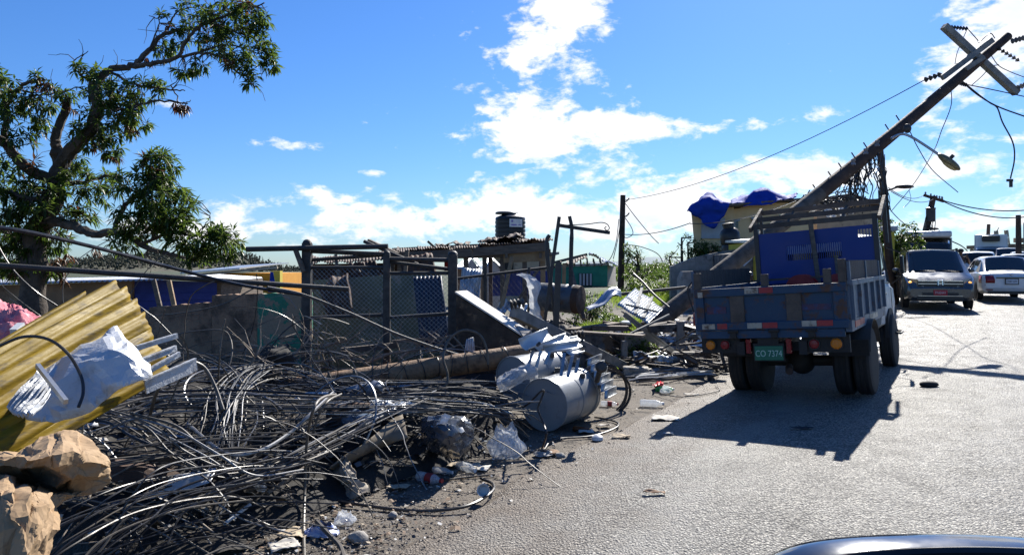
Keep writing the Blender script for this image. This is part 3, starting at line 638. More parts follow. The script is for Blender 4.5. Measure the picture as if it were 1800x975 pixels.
    t.part('tarpaulin', sheet([S((1208, 372, Y - .6), (1228, 352, Y - .2), (1247, 341, Y + .2), (1262, 352, Y), (1282, 360, Y - .2)), S((1211, 372, Y - .7), (1225, 358, Y - .7), (1245, 350, Y - .7), (1262, 358, Y - .7), (1281, 362, Y - .7)),
        S((1218, 374, Y - .65), (1228, 380, Y - .65), (1246, 380, Y - .65), (1262, 380, Y - .65), (1276, 374, Y - .65)), S((1230, 386, Y - .6), (1240, 394, Y - .6), (1254, 402, Y - .6), (1263, 392, Y - .6), (1270, 384, Y - .6))], 26, 24, amp=.12, sc=2.2, crease=.10, seed=2), K['tarp'], solid=.012, label='blue tarpaulin hanging in a point over the gable window')
    t.part('tarpaulin', sheet([S((1279, 360, Y + .1), (1300, 359, Y), (1340, 358, Y), (1376, 350, Y), (1400, 346, Y)), S((1281, 358, Y + .1), (1305, 350, Y + .4), (1343, 334, Y + .6), (1378, 349, Y + .4), (1400, 344, Y + .2)), S((1290, 350, Y + 2), (1308, 345, Y + 2), (1343, 334, Y + 2), (1378, 344, Y + 2), (1402, 338, Y + 2))], 30, 16, amp=.14, sc=1.6, crease=.12, seed=3), K['tarp'], solid=.012)
    t.part('roof_sheet', corr_sheet((x(1255), Y - .3, z(356)), (x(1290), Y - .2, z(360)), (x(1250), Y + 3, z(346)), (x(1286), Y + 3, z(352)), 9, .03, 3, sag=.1), K['zincpaint'], solid=.01)
    # brown neighbouring house behind the wires
    t = T('brown_house', 'brown house with a damaged flat roof behind the hanging wires', 'house', (x(1500, 31), 33, gz(0, 31)))
    t.part('wall', MB().prism([(x(1436, 31), 31, gz(0, 31)), (x(1552, 31), 31, gz(0, 31)), (x(1552, 31), 31, z(362, 31)), (x(1436, 31), 31, z(358, 31))], (0, 4, 0)), K['cream'])
    t.part('roof', MB().prism([(x(1455, 31), 30.5, z(359, 31)), (x(1540, 31), 30.5, z(362, 31)), (x(1518, 31), 30.5, z(352, 31)), (x(1490, 31), 30.5, z(342, 31)), (x(1455, 31), 30.5, z(346, 31))], (0, 4, 0)), K['rust'])
    t.part('beam', MB().bar((x(1470, 30.4), 30.4, z(357, 30.4)), (x(1545, 30.4), 30.4, z(354, 30.4)), .1, .22), K['wood'])
    # low yellow shop behind the truck, with an awning
    Y = 22; gl = gz(0, Y)
    t = T('yellow_shop', 'low yellow roadside shop with a dark doorway and blue door', 'shop', (x(1350, Y), Y + 1.5, gl))
    t.part('wall', MB().prism([(x(1328, Y), Y, gl), (x(1440, Y), Y, gl), (x(1440, Y), Y, z(415, Y)), (x(1328, Y), Y, z(425, Y))], (0, 3, 0)), K['yellowp'])
    t.part('side_wall', MB().prism([(x(1285, Y), Y + .2, gl), (x(1328, Y) - .003, Y + .2, gl), (x(1328, Y) - .003, Y + .2, z(440, Y)), (x(1285, Y), Y + .2, z(446, Y))], (0, 2.5, 0)), K['concdark'])
    t.part('doorway', MB().box((x(1306, Y), Y + .18, gl + .55), (.55, .08, 1.1)), K['darkin'])
    t.part('door', MB().box((x(1344, Y), Y - .03, gl + .75), (.42, .06, 1.5)), K['blueboard'])
    t.part('awning', MB().prism([PX(1299, 461, Y - .3), PX(1318, 447, Y - .3), PX(1322, 455, Y - .5), PX(1308, 468, Y - .5)], (0, 0, .03)), K['shutter'])
    t.part('roof', MB().prism([(x(1322, Y), Y - .4, z(427, Y)), (x(1445, Y), Y - .4, z(417, Y)), (x(1445, Y), Y + 3.4, z(412, Y)), (x(1322, Y), Y + 3.4, z(420, Y))], (0, 0, .08)), K['zinc'])
    # retaining wall of the ramp, black tank tilted on it
    Y = 24; gl = gz(0, Y)
    t = T('retaining_wall', 'stained concrete retaining wall climbing the bank below the ochre house', 'wall', (x(1240, Y), Y, gl))
    for (u0, u1, v0, v1) in ((1179, 1222, 468, 452), (1222.3, 1262, 452, 443), (1262.3, 1300, 443, 437)):
        t.part('panel', MB().prism([(x(u0, Y), Y, gl - .2), (x(u1, Y), Y, gl - .2), (x(u1, Y), Y, z(v1, Y)), (x(u0, Y), Y, z(v0, Y))], (0, .2, 0)), K['concrete'])
    t.part('buttress', MB().box((x(1222, Y), Y - .08, gl + .5), (.14, .2, 1.3)), K['concdark'])
    t.part('apron', MB().prism([(x(1196, 22.8), 22.8, gl - .1), (x(1235, 22.8), 22.8, gl - .1), (x(1235, 22.8), 22.8, z(476, 22.8)), (x(1202, 22.8), 22.8, z(477, 22.8)), (x(1196, 22.8), 22.8, z(490, 22.8))], (0, .5, 0)), K['concrete'])
    c = PX(1286, 436, 25.0); Mt = Matrix.Translation(c) @ Matrix.Rotation(R(-8), 4, 'Y')
    t = T('tilted_tank', 'small black water tank leaning on the bank under the ochre house', 'tank', c)
    t.part('shell', MB().lathe([(.30, -.4), (.33, -.35), (.33, .1), (.31, .14), (.33, .18), (.33, .5), (.27, .62), (.18, .68), (.18, .78)], 20, Mt), K['black'])
    t.part('lid', MB().lathe([(.2, .76), (.2, .84), (.05, .87)], 16, Mt), K['black'])
    t.part('pipe', MB().tube([Mt @ Vector((.3, 0, -.1)), Mt @ Vector((.6, -.1, -.3)), Mt @ Vector((.8, -.1, -.4))], .03, 6), K['plasticwhite'])
    # yellow gate pillar beyond the cab, with buildings further up the road
    Y = 25; t = T('gate_pillar', 'yellow gate pillar with a blue-grey cap beyond the truck cab', 'pillar', (x(1562, Y), Y, gz(0, Y)))
    t.part('shaft', MB().box((x(1563, Y), Y, (z(408, Y) + gz(0, Y)) / 2), (.24, .24, z(408, Y) - gz(0, Y))), K['yellowp'])
    t.part('cap', MB().box((x(1563, Y), Y, z(402, Y)), (.42, .36, .16)), K['shutter'], bevel=.02)
    Y = 80; gl = gz(0, Y)
    t = T('roadside_building', 'pale roadside building with raised column stubs beyond the box truck', 'building', (x(1790, Y), Y + 3, gl))
    t.part('wall', MB().box((x(1765, Y) + 6, Y + 3, (gl + z(436, Y)) / 2), (12, 6, z(436, Y) - gl)), K['cream'])
    t.part('slab', MB().box((x(1765, Y) + 6, Y + 3, z(432, Y)), (12.4, 6.6, .4)), K['walltan'])
    for u, v in ((1757, 405), (1775, 404)): t.part('column', MB().bar((x(u + 4, Y), Y + .6, z(434, Y)), (x(u, Y), Y + .6, z(v, Y)), .3, .3), K['cream'])
    t.part('parapet', MB().box((x(1800, Y), Y + .5, z(422, Y)), (1.5, .2, .5)), K['cream'])
    t.part('gable', MB().prism([(x(1793, Y), Y - .5, z(430, Y)), (x(1840, Y), Y - .5, z(430, Y)), (x(1840, Y), Y - .5, z(380, Y)), (x(1793, Y), Y - .5, z(392, Y))], (3, 4, 0)), K['cream'])
mid_buildings()
# ================================================================== wall and fence on the plot
K['wallgreen'] = mat('flaking green wall', (.035, .19, .12), (.055, .24, .15), 3, .9, wear=(.30, .23, .16), wth=.50, wsoft=.03, wsc=2.4, bump=.6, bsc=25)
K['wallbrown'] = mat('bare brown wall', (.34, .21, .13), (.23, .145, .095), 4, .92, wear=(.12, .08, .055), wth=.5, wsoft=.12, wsc=3, bump=.7, bsc=30)
K['wallgrey'] = mat('mossy grey green wall', (.17, .175, .11), (.12, .125, .08), 3, .92, wear=(.26, .23, .17), wth=.54, wsoft=.03, wsc=3.4, bump=.6, bsc=25)
def plot_walls():
    x = lambda u, y: PX(u, 0, y).x; z = lambda v, y: PX(0, v, y).z
    t = T('boundary_wall', 'low broken boundary wall, bare brown then flaking green, behind the cable heap', 'wall', (x(400, 10.2), 10.2, gz(0, 10)))
    def pan(u0, u1, y0, y1, v0, v1, m, n=14, seed=0):
        poly = [(x(u0, y0), y0, gz(0, y0) - .15), (x(u1, y1), y1, gz(0, y1) - .15)]
        for i in range(n + 1):
            q = 1 - i / n; yy = y0 + (y1 - y0) * q; poly.append((x(u0 + (u1 - u0) * q, yy), yy, z(v0 + (v1 - v0) * q, yy) + .025 * noise.noise(Vector((q * 9, seed, 0)))))
        t.part('panel', MB().prism(poly, (0, .15, 0)), K[m])
    pan(40, 262, 9.6, 10.0, 560, 545, 'wallbrown', seed=1); pan(262.5, 372, 10.0, 10.2, 540, 531, 'wallbrown', seed=2); pan(372.5, 452, 10.2, 10.25, 519, 516, 'wallbrown', seed=3)
    pan(452.5, 545, 10.25, 10.3, 516, 514, 'wallgreen', seed=4)
    t = T('fence_wall', 'mossy grey-green wall standing behind the chain-link gate', 'wall', (x(660, 11.6), 11.6, gz(0, 11.6)))
    for (u0, u1, vt, vb) in ((552, 668, 492, 484), (668.5, 772, 484, 480)):
        t.part('panel', MB().prism([(x(u0, 11.6), 11.6, .0), (x(u1, 11.6), 11.6, .0), (x(u1, 11.6), 11.6, z(vb, 11.6)), (x(u0, 11.6), 11.6, z(vt, 11.6))], (0, .15, 0)), K['wallgrey'])
    km = mat('dark blue zinc sheet', (.022, .032, .06), (.03, .04, .07), 4, .55, .2)
    one('blue_sheet', 'dark blue zinc sheet leaning inside the chain-link gate', 'sheet', corr_sheet(PX(726, 486, 11.2), PX(776, 484, 11.2), PX(740, 612, 10.8), PX(792, 612, 10.8), 7, .012, 3), km, solid=.004)
    # chain-link frame
    def mesh_wires(c, nx, nz, d, r, wave=0):
        """c = four corners bl, br, tr, tl; twisted wires as thin prisms clipped to the panel"""
        bl, br, tr, tl = c; mb = MB(); w = (br - bl).length; h = (tl - bl).length
        def at(a, b): return bl.lerp(br, a / w).lerp(tl.lerp(tr, a / w), b / h) + Vector((0, wave * noise.noise(Vector((a * 1.5, b * 1.5, 2))), 0))
        k = -h
        while k < w:
            for sgn in (1, -1):
                a0, a1 = k, k + h; b0, b1 = 0, h
                if a0 < 0: b0 = -a0; a0 = 0
                if a1 > w: b1 = h - (a1 - w); a1 = w
                if a1 - a0 > .03:
                    n_ = 4; pts = []
                    for i in range(n_ + 1):
                        q = i / n_; a = a0 + (a1 - a0) * q; b = b0 + (b1 - b0) * q
                        pts.append(at(a if sgn > 0 else w - a, b))
                    mb.tube(pts, r, 3, False)
            k += d
        return mb
    yb = 9.7
    t = T('chain_link_gate', 'steel-framed chain-link gate panels between square posts in front of the mossy wall', 'fence', (x(665, yb), yb, gz(0, yb)))
    for (u0, vt, vb, r_) in ((538, 427, 672, .058), (680, 447, 650, .045), (796, 447, 640, .06)):
        p = t.part('post', MB().bar((x(u0, yb), yb, gz(0, yb) - .2), (x(u0 + (2 if u0 < 600 else 0), yb), yb, z(vt, yb)), r_ * 2, r_ * 2), K['pipe'], bevel=.008)
        t.part('post_cap', MB().ell((x(u0 + (2 if u0 < 600 else 0), yb), yb, z(vt, yb)), r_ * 1.1, r_ * 1.1, .05, 10, 6), K['pipe'], p)
    for (a, b, r_) in (((433, 438, yb - .1), (682, 433, yb - .1), .034), ((545, 441, yb), (680, 447, yb), .03), ((680, 455, yb), (796, 457, yb), .03), ((545, 457, yb + .05), (680, 447.5, yb + .05), .024), ((682, 460, yb + .03), (800, 474, yb + .03), .024),
                       ((543, 470, yb), (680, 470, yb), .024), ((682, 480, yb), (796, 480, yb), .024), ((545, 558, yb), (680, 553, yb), .024), ((684, 558, yb), (790, 551, yb), .024), ((640, 424, yb + .3), (735, 465, yb + .1), .025)):
        t.part('rail', MB().cyl(PX(*a), PX(*b), r_, n=8), K['pipe'])
    C = lambda *q: [PX(*p) for p in q]
    o = t.part('chain_link_mesh', mesh_wires(C((546, 640, yb), (676, 628, yb), (676, 472, yb), (546, 472, yb)), 0, 0, .062, .0019, .06), K['galv'], kind='stuff')
    o = t.part('chain_link_mesh', mesh_wires(C((685, 628, yb), (790, 620, yb), (790, 482, yb), (685, 482, yb)), 0, 0, .062, .0019, .08), K['galv'], kind='stuff')
    one('broken_gate_stub', 'rotten timber stub leaning on top of the steel gate post', 'post', MB().bar(PX(520, 440, yb - .12), PX(534, 478, yb - .12), .07, .05), K['wood'])
    # second fence further along, to the sign post
    y2 = 11.3
    t = T('sagging_fence', 'sagging chain-link fence with a single rail in front of the blue panels', 'fence', (x(880, y2), y2, gz(0, y2)))
    t.part('rail', MB().cyl(PX(800, 490, y2), PX(978, 468, y2 + .3), .022, n=8), K['pipe'])
    t.part('chain_link_mesh', mesh_wires(C((803, 560, y2), (960, 575, y2), (960, 474, y2), (803, 490, y2)), 0, 0, .075, .0015, .15), K['pipe'], kind='stuff')
    for u0 in (853, 930): t.part('post', MB().cyl((x(u0, y2), y2, .0), (x(u0, y2), y2, z(470, y2)), .022, n=8), K['pipe'])
    # lean square posts and the sign bracket
    y3 = 11.0
    t = T('sign_bracket', 'leaning black sign post with a scrolled iron bracket arm', 'sign post', (x(962, y3), y3, gz(0, y3)))
    t.part('post', MB().bar(PX(956, 575, y3), PX(983, 381, y3), .05, .05), K['dark'])
    t.part('arm', MB().bar(PX(982, 396, y3), PX(1071, 409, y3 + .3), .05, .05), K['dark'])
    t.part('scroll', MB().tube(crom([PX(990, 396, y3), PX(1030, 394, y3 + .1), PX(1056, 391, y3 + .2), PX(1067, 394, y3 + .25), PX(1071, 401, y3 + .25), PX(1067, 405, y3 + .25), PX(1063, 401, y3 + .25), PX(1066, 398, y3 + .25)], 42), .008, 5), K['dark'])
    one('bent_post', 'thin bent black post between the sign post and the pale timber', 'post', MB().tube(crom([PX(976, 560, 11.2), PX(964, 470, 11.2), PX(961, 425, 11.2), PX(966, 413, 11.2)], 12), .03, 6), K['dark'])
    one('slim_pole', 'slim upright grey pole behind the scrolled sign bracket', 'pole', MB().tube(crom([PX(1003, 520, 12.2), PX(1004, 440, 12.2), PX(1005, 402, 12.2), PX(1001, 380, 12.2)], 12), [.035] * 7 + [.03] * 6, 6), K['pipe'])
    one('charred_post', 'short charred square post standing beside the rusty drum', 'post', MB().bar(PX(976, 596, 10.6), PX(982, 460, 10.6), .085, .085), K['dark'])
    for i, (a, b, m, l) in enumerate((((992, 462, 13), (990, 505, 13), 'woodpale', 'pale timber upright by the slim grey pole'), ((1003, 472, 13.4), (1026, 530, 12.6), 'wood', 'dark timber stick slanting down to the rusty drum'))):
        one('timber_stick', l, 'timber', MB().bar(PX(*a), PX(*b) - Vector((0, 0, .3)), .06, .05), K[m])
plot_walls()
# ================================================================== vegetation
def leaf_cluster(mb, c, ax, rnd, n=11, ln=.2, wd=.045, droop=.5):
    """a whorl of lance-shaped leaves round a twig tip"""
    ax = ax.normalized(); a = ax.orthogonal().normalized(); b = ax.cross(a)
    for i in range(n):
        q = 2 * math.pi * (i / n) + rnd.uniform(-.4, .4); o = a * math.cos(q) + b * math.sin(q)
        d = (o * rnd.uniform(.6, 1.1) + ax * rnd.uniform(-.15, .9)).normalized(); d.z -= droop * rnd.uniform(.3, 1.2); d.normalize()
        l = ln * rnd.uniform(.6, 1.15); w = wd * rnd.uniform(.7, 1.2); s = d.cross(Vector((rnd.uniform(-.4, .4), rnd.uniform(-.4, .4), 1)))
        if s.length < .05: s = d.orthogonal()
        s.normalize(); up = s.cross(d) * w * .35; p = c + d * .01
        m1 = p + d * l * .42; tip = p + d * l - Vector((0, 0, l * .12))
        mb.add([p, m1 + s * w * .5 + up, m1 - s * w * .5 + up, tip, m1], [(0, 1, 4), (0, 4, 2), (1, 3, 4), (4, 3, 2)])
def mango_tree():
    rnd = random.Random(11); Y0 = 12.6
    b = GP(PX(55, 0, Y0).x, Y0)
    t = T('mango_tree', 'storm-torn mango tree with sparse drooping leaves towering over the low shed', 'tree', b)
    Pq = lambda u, v, d=0: PX(u, v, Y0 + d)
    trunk = [Pq(48, 640), Pq(54, 560), Pq(60, 480), Pq(64, 410), Pq(92, 352), Pq(105, 300), Pq(104, 262)]
    t.part('trunk', MB().tube(crom(trunk, 24), [.25 - .13 * i / 24 + .03 * math.sin(i * 1.7) for i in range(25)], 12), K['bark'])
    limbs = [  # points, r0, r1
        ([(105, 292), (128, 262, -.2), (157, 231, -.4), (170, 192, -.5), (165, 148, -.4)], .125, .085),
        ([(104, 266), (98, 246), (113, 197, .1), (120, 174, .1)], .09, .06),
        ([(166, 152, -.4), (192, 123, -.3), (231, 116, -.2), (261, 89, 0), (290, 59, .2), (345, 48, .4), (400, 10, .6), (430, -30, .6)], .065, .015),
        ([(231, 116, -.2), (270, 112, -.3), (308, 101, -.4), (332, 65, -.4), (365, 40, -.5), (420, 20, -.5), (465, 5, -.5)], .045, .01),
        ([(308, 101, -.4), (350, 94, -.5), (392, 100, -.6), (420, 130, -.6), (445, 150, -.6)], .028, .008),
        ([(365, 40, -.5), (410, 55, -.3), (450, 70, -.2), (470, 95, -.2)], .02, .006), ([(350, 94, -.5), (390, 80, -.2), (430, 85, 0), (478, 110, 0)], .02, .006),
        ([(290, 59, .2), (300, 40, .3), (315, 20, .3), (350, 10, .3)], .022, .007), ([(261, 89, 0), (280, 40, -.1), (262, 28, -.1)], .014, .006),
        ([(300, 150, -.2), (320, 185, -.2), (335, 176, -.2)], .012, .006), ([(170, 192, -.5), (230, 190, -.6), (270, 178, -.6), (330, 182, -.6)], .03, .012), ([(190, 125, -.3), (240, 150, -.4), (300, 158, -.5), (325, 160, -.5)], .025, .008),
        ([(95, 318), (54, 300, -.3), (25, 271, -.5), (0, 246, -.7), (-40, 225, -.9)], .10, .06), ([(5, 250, -.6), (10, 221, -.6), (12, 187, -.7), (30, 157, -.7), (54, 143, -.7), (75, 148, -.7)], .055, .018),
        ([(12, 187, -.7), (-5, 150, -.8), (-20, 120, -.9)], .03, .01), ([(40, 160, -.7), (70, 168, -.6), (110, 160, -.5), (150, 152, -.5)], .018, .007), ([(128, 120, -.3), (132, 106, -.3), (155, 90, -.3)], .012, .006), ([(165, 150, -.4), (140, 130, -.4), (128, 112, -.4)], .02, .008),
        ([(70, 400), (93, 389, -.3), (133, 399, -.6), (167, 411, -.8), (217, 408, -1.0), (256, 433, -1.1), (300, 447, -1.2), (345, 458, -1.2)], .10, .02),
        ([(200, 408, -.9), (217, 364, -1.0), (246, 340, -1.0), (276, 310, -1.1), (282, 280, -1.1)], .045, .012), ([(250, 428, -1.1), (300, 410, -1.1), (350, 415, -1.2), (395, 412, -1.2)], .03, .008), ([(105, 320), (150, 320, .2), (190, 310, .3), (225, 330, .3)], .05, .012),
        ([(64, 405), (30, 420, .3), (0, 400, .5), (-40, 380, .6)], .08, .03), ([(100, 345), (60, 350, -.5), (20, 340, -.6), (-20, 330, -.7)], .06, .02), ([(245, 340, -1), (215, 330, -1), (200, 350, -1)], .018, .008),
        ([(256, 433, -1.1), (262, 450, -1.1), (275, 470, -1.1)], .02, .006), ([(180, 410, -.8), (205, 425, -.8), (222, 445, -.8)], .018, .005), ([(300, 447, -1.2), (330, 425, -1.2), (360, 395, -1.2), (370, 375, -1.2)], .015, .004)]
    skel = []
    for pts, r0, r1 in limbs:
        c = crom([Pq(*p) for p in pts], 6 * (len(pts) - 1)); k = len(c)
        for i in range(1, k - 1): c[i] += Vector((rnd.uniform(-1, 1), rnd.uniform(-1, 1), rnd.uniform(-1, 1))) * .018
        t.part('limb', MB().tube(c, [r0 + (r1 - r0) * i / (k - 1) for i in range(k)], 7), K['bark'])
        skel += c
    # leafy masses: centre px, depth, radii in px, number of whorls
    blobs = [(258, 322, -1.1, 48, 46, 34), (280, 290, -1.1, 34, 28, 20), (290, 360, -1.2, 48, 45, 40), (250, 385, -1.1, 45, 38, 26), (310, 400, -1.2, 32, 40, 22), (385, 420, -1.2, 40, 36, 30), (345, 440, -1.2, 30, 28, 16), (230, 420, -1, 30, 20, 10),
             (190, 205, -.5, 52, 38, 24), (205, 165, -.5, 50, 25, 22), (165, 235, -.4, 42, 25, 18), (225, 205, -.6, 40, 22, 16), (150, 122, -.4, 22, 14, 7), (180, 140, -.3, 30, 16, 10), (250, 158, -.5, 32, 16, 9), (275, 145, -.4, 20, 12, 5), (190, 260, -.4, 30, 14, 7),
             (400, 20, -.4, 55, 30, 24), (445, 30, -.5, 32, 30, 18), (455, 90, -.2, 28, 34, 16), (400, 70, -.3, 50, 30, 20), (360, 60, -.3, 45, 35, 14), (420, 110, -.5, 42, 26, 14), (315, 55, 0, 26, 20, 8), (285, 85, 0, 20, 20, 7), (345, 20, .3, 34, 16, 8), (292, 22, -.1, 12, 8, 2), (438, 140, -.6, 18, 14, 4), (475, 115, -.1, 14, 12, 4), (318, 130, -.5, 16, 14, 4), (350, 118, -.5, 24, 10, 5),
             (20, 165, -.7, 40, 34, 20), (70, 145, -.7, 26, 16, 6), (40, 210, -.7, 46, 28, 16), (70, 185, -.6, 28, 16, 8), (120, 168, .1, 20, 10, 7), (35, 248, -.7, 22, 10, 5), (-10, 130, -.9, 30, 22, 8),
             (20, 310, -.5, 50, 40, 24), (70, 335, -.4, 46, 32, 18), (20, 370, -.5, 46, 40, 28), (85, 375, -.4, 48, 26, 16), (30, 430, .2, 52, 36, 32), (85, 430, 0, 40, 26, 18), (150, 315, .2, 50, 24, 16), (130, 285, .1, 26, 14, 6), (175, 340, .2, 34, 18, 10), (140, 375, -.4, 30, 18, 10), (10, 470, .2, 45, 25, 20), (70, 470, 0, 40, 16, 12), (-40, 350, -.4, 40, 80, 36), (-40, 240, -.8, 40, 50, 16)]
    fol = MB(); dry = MB(); tw = MB()
    for (u, v, d, ru, rv, n) in blobs:
        for _ in range(int(n * 1.65)):
            while True:
                a, bb, cc = rnd.uniform(-1, 1), rnd.uniform(-1, 1), rnd.uniform(-1, 1)
                if a * a + bb * bb + cc * cc <= 1: break
            p = Pq(u + a * ru, v + bb * rv, d) + Vector((0, cc * ru * .011, 0))
            s = min(skel, key=lambda q: (q - p).length_squared)
            mid = s.lerp(p, .5) + Vector((rnd.uniform(-.05, .05), rnd.uniform(-.05, .05), rnd.uniform(-.02, .07)))
            if (s - p).length < 1.3: tw.tube([s, mid, p], [.009, .006, .004], 4, False)
            big = v > 270
            leaf_cluster(dry if rnd.random() < .025 else fol, p, p - mid + Vector((0, 0, .05)), rnd, rnd.randint(8, 13), (.19 if big else .165), .040, .55)
    for (u, v, d) in ((75, 140, -.7), (80, 150, -.7), (121, 180, .1), (124, 188, .1), (318, 186, -.6), (310, 184, -.6), (325, 188, -.6), (262, 105, 0), (232, 222, -.6), (205, 275, -.4), (95, 455, 0), (170, 440, 0), (105, 475, 0), (90, 470, 0), (118, 450, 0), (110, 490, 0)):
        for _ in range(3): leaf_cluster(dry, Pq(u, v, d) + Vector((rnd.uniform(-.05, .05), rnd.uniform(-.1, .1), rnd.uniform(-.05, .05))), Vector((0, 0, -1)), rnd, 9, .16, .03, 1.2)
    # bare twigs round the edges
    for s in rnd.sample(skel, 110):
        d = Vector((rnd.uniform(-1, 1), rnd.uniform(-.6, .6), rnd.uniform(-.7, .8))); p = s
        pts = [p]
        for _ in range(4): d = (d + Vector((rnd.uniform(-.6, .6), rnd.uniform(-.5, .5), rnd.uniform(-.6, .5)))).normalized(); p = p + d * rnd.uniform(.06, .16); pts.append(p)
        tw.tube(pts, [.009, .007, .006, .004, .003], 4, False)
    for _ in range(26):                                  # hanging vines
        s = rnd.choice(skel); l = rnd.uniform(.2, .6); tw.tube([s, s + Vector((.03, 0, -l * .5)), s + Vector((-.02, .02, -l))], .004, 3, False)
    t.part('crown', fol, K['leaf'], kind='stuff', angle=180); t.part('scorched_leaves', dry, K['leafdry'], kind='stuff', angle=180); t.part('twigs', tw, K['twig'], kind='stuff')
mango_tree()
def bush(name, label, c, r, h, n, m='leaflight', ln=.09, seed=0, stems=5):
    rnd = random.Random(seed); c = Vector(c); t = T(name, label, 'bush', c); f = MB(); s = MB()
    lump = [(Vector((rnd.uniform(-.6, .6) * r, rnd.uniform(-.6, .6) * r, rnd.uniform(.25, .8) * h)), rnd.uniform(.35, .6)) for _ in range(7)]
    for _ in range(n):
        l, q = rnd.choice(lump); d = Vector((rnd.gauss(0, 1), rnd.gauss(0, 1), rnd.gauss(0, 1))).normalized() * rnd.uniform(.5, 1) ** .5
        p = c + l + Vector((d.x * r * q, d.y * r * q, d.z * h * q * .7)); p.z = max(p.z, c.z + .03)
        leaf_cluster(f, p, d + Vector((0, 0, .4)), rnd, rnd.randint(5, 8), ln, ln * .42, .3)
    for k in range(stems):
        e = c + Vector((rnd.uniform(-.6, .6) * r, rnd.uniform(-.6, .6) * r, h * rnd.uniform(.5, .9))); s.tube([c, c.lerp(e, .5) + Vector((.03, 0, .04)), e], [.02, .014, .006], 5)
    t.part('crown', f, K[m], kind='stuff', angle=180); t.part('stems', s, K['twig'], kind='stuff')
bush('green_bush', 'dense leafy bush growing beside the rusty drum', WZ(1040, 585) + Vector((0, 1.0, 0)), .62, .85, 190, 'leaf', .1, 2)
bush('green_bush', 'pale bush against the debris under the torn grey sheet', WZ(1085, 590) + Vector((0, .6, 0)), .45, .42, 120, 'leaflight', .09, 3)
bush('weed_clump', 'leafy weed clump rooted at the toe of the concrete blocks', WZ(1128, 628), .28, .3, 60, 'leaflight', .07, 4, 3)
bush('weed_clump', 'small weeds sprouting by the transformer crossarm end', WZ(1058, 640), .2, .18, 30, 'leaflight', .06, 5, 3)
bush('roadside_tree_bush', 'dark leafy tree top beside the yellow gate pillar', GP(PX(1585, 0, 26).x, 26), .9, 2.9, 420, 'leaf', .17, 6, 6)
bush('bank_shrub', 'scrubby shrub clinging under the ochre house corner', PX(1245, 455, 26.6), .7, .7, 130, 'leaf', .13, 8)
bush('bank_shrub', 'pale green shrub covering the bank beside the retaining wall', GP(PX(1160, 0, 27).x, 27) + Vector((0, 0, .1)), 1.3, .7, 200, 'leaflight', .14, 9)
bush('bank_shrub', 'low shrub further down the bank toward the teal house', GP(PX(1120, 0, 29).x, 29), 1.0, .5, 120, 'leaflight', .14, 10)
def bare_tree(label, u, Y, vt, n, seed, leafy=0, spread=.8):
    rnd = random.Random(seed); b = GP(PX(u, 0, Y).x, Y); h = PX(u, vt, Y).z - b.z
    t = T('stripped_tree', label, 'tree', b); top = b + Vector((rnd.uniform(-.2, .2), 0, h))
    c = crom([b, b.lerp(top, .4) + Vector((.1, 0, 0)), top], 8); t.part('trunk', MB().tube(c, [.11 - .08 * i / 8 for i in range(9)], 6), K['twig'])
    f = MB(); br = MB()
    for i in range(n):
        s = c[rnd.randint(2, 8)]; e = s + Vector((rnd.uniform(-1, 1) * spread, rnd.uniform(-.5, .5), rnd.uniform(.1, .9) * spread)); m = s.lerp(e, .5) + Vector((rnd.uniform(-.1, .1), 0, -.05))
        br.tube([s, m, e], [.04, .025, .012], 4)
        for _ in range(leafy): leaf_cluster(f, m.lerp(e, rnd.random()) + Vector((rnd.uniform(-.12, .12), rnd.uniform(-.12, .12), rnd.uniform(-.12, .12))), e - m, rnd, 6, .15, .05, .4)
    t.part('branches', br, K['twig'], kind='stuff')
    if leafy: t.part('crown', f, K['leaf'], kind='stuff', angle=180)
bare_tree('storm-stripped tree with leaf tufts behind the upright pole', 1124, 30, 447, 16, 21, 9, .75)
bare_tree('stripped sapling with sparse tufts beside the upright pole', 1112, 33, 470, 9, 22, 6, .6)
bare_tree('bare forked tree standing above the retaining wall end', 1190, 27, 418, 12, 23, 2, .7)
bare_tree('thin bare tree leaning over the retaining wall', 1205, 28.5, 428, 9, 24, 4, .6)
bare_tree('small bare tree far behind the upright pole', 1178, 38, 452, 7, 25, 2, .6)
def grass(label, spots, seed, n, h=.28):
    rnd = random.Random(seed); mb = MB()
    for _ in range(n):
        c, r_ = rnd.choice(spots); p = c + Vector((rnd.gauss(0, r_ * .5), rnd.gauss(0, r_ * .5), 0)); p.z = max(p.z, gz(p.x, p.y))
        d = Vector((rnd.uniform(-.5, .5), rnd.uniform(-.5, .5), 1)).normalized(); l = h * rnd.uniform(.5, 1.2); s = Vector((rnd.uniform(-1, 1), rnd.uniform(-1, 1), 0)).normalized() * .008
        mb.add([p - s, p + s, p + d * l * .6 + s * .7, p + d * l * .6 - s * .7, p + d * l + Vector((d.x, d.y, -.3)) * l * .35], [(0, 1, 2, 3), (3, 2, 4)])
    one('grass_patch', label, 'grass', mb, K['grass'], kind='stuff', angle=180)
grass('bright grass among the debris under the leafy bush', [(WZ(1075, 592) + Vector((0, .4, 0)), .5), (WZ(1100, 585), .4), (WZ(1050, 590), .4), (WZ(1140, 580) + Vector((0, .5, 0)), .5)], 1, 2600, .34)
grass('bright grass on the bank below the retaining wall', [(GP(PX(u, 0, 26).x, 26 + k), 1.0) for u in (1110, 1140, 1165, 1185) for k in (-2, 0, 2)], 2, 5200, .4)
grass('thin weeds at the edge of the broken kerb', [(WZ(u, v), .35) for u, v in ((1060, 645), (1110, 632), (1130, 630), (1150, 640))], 3, 500, .16)
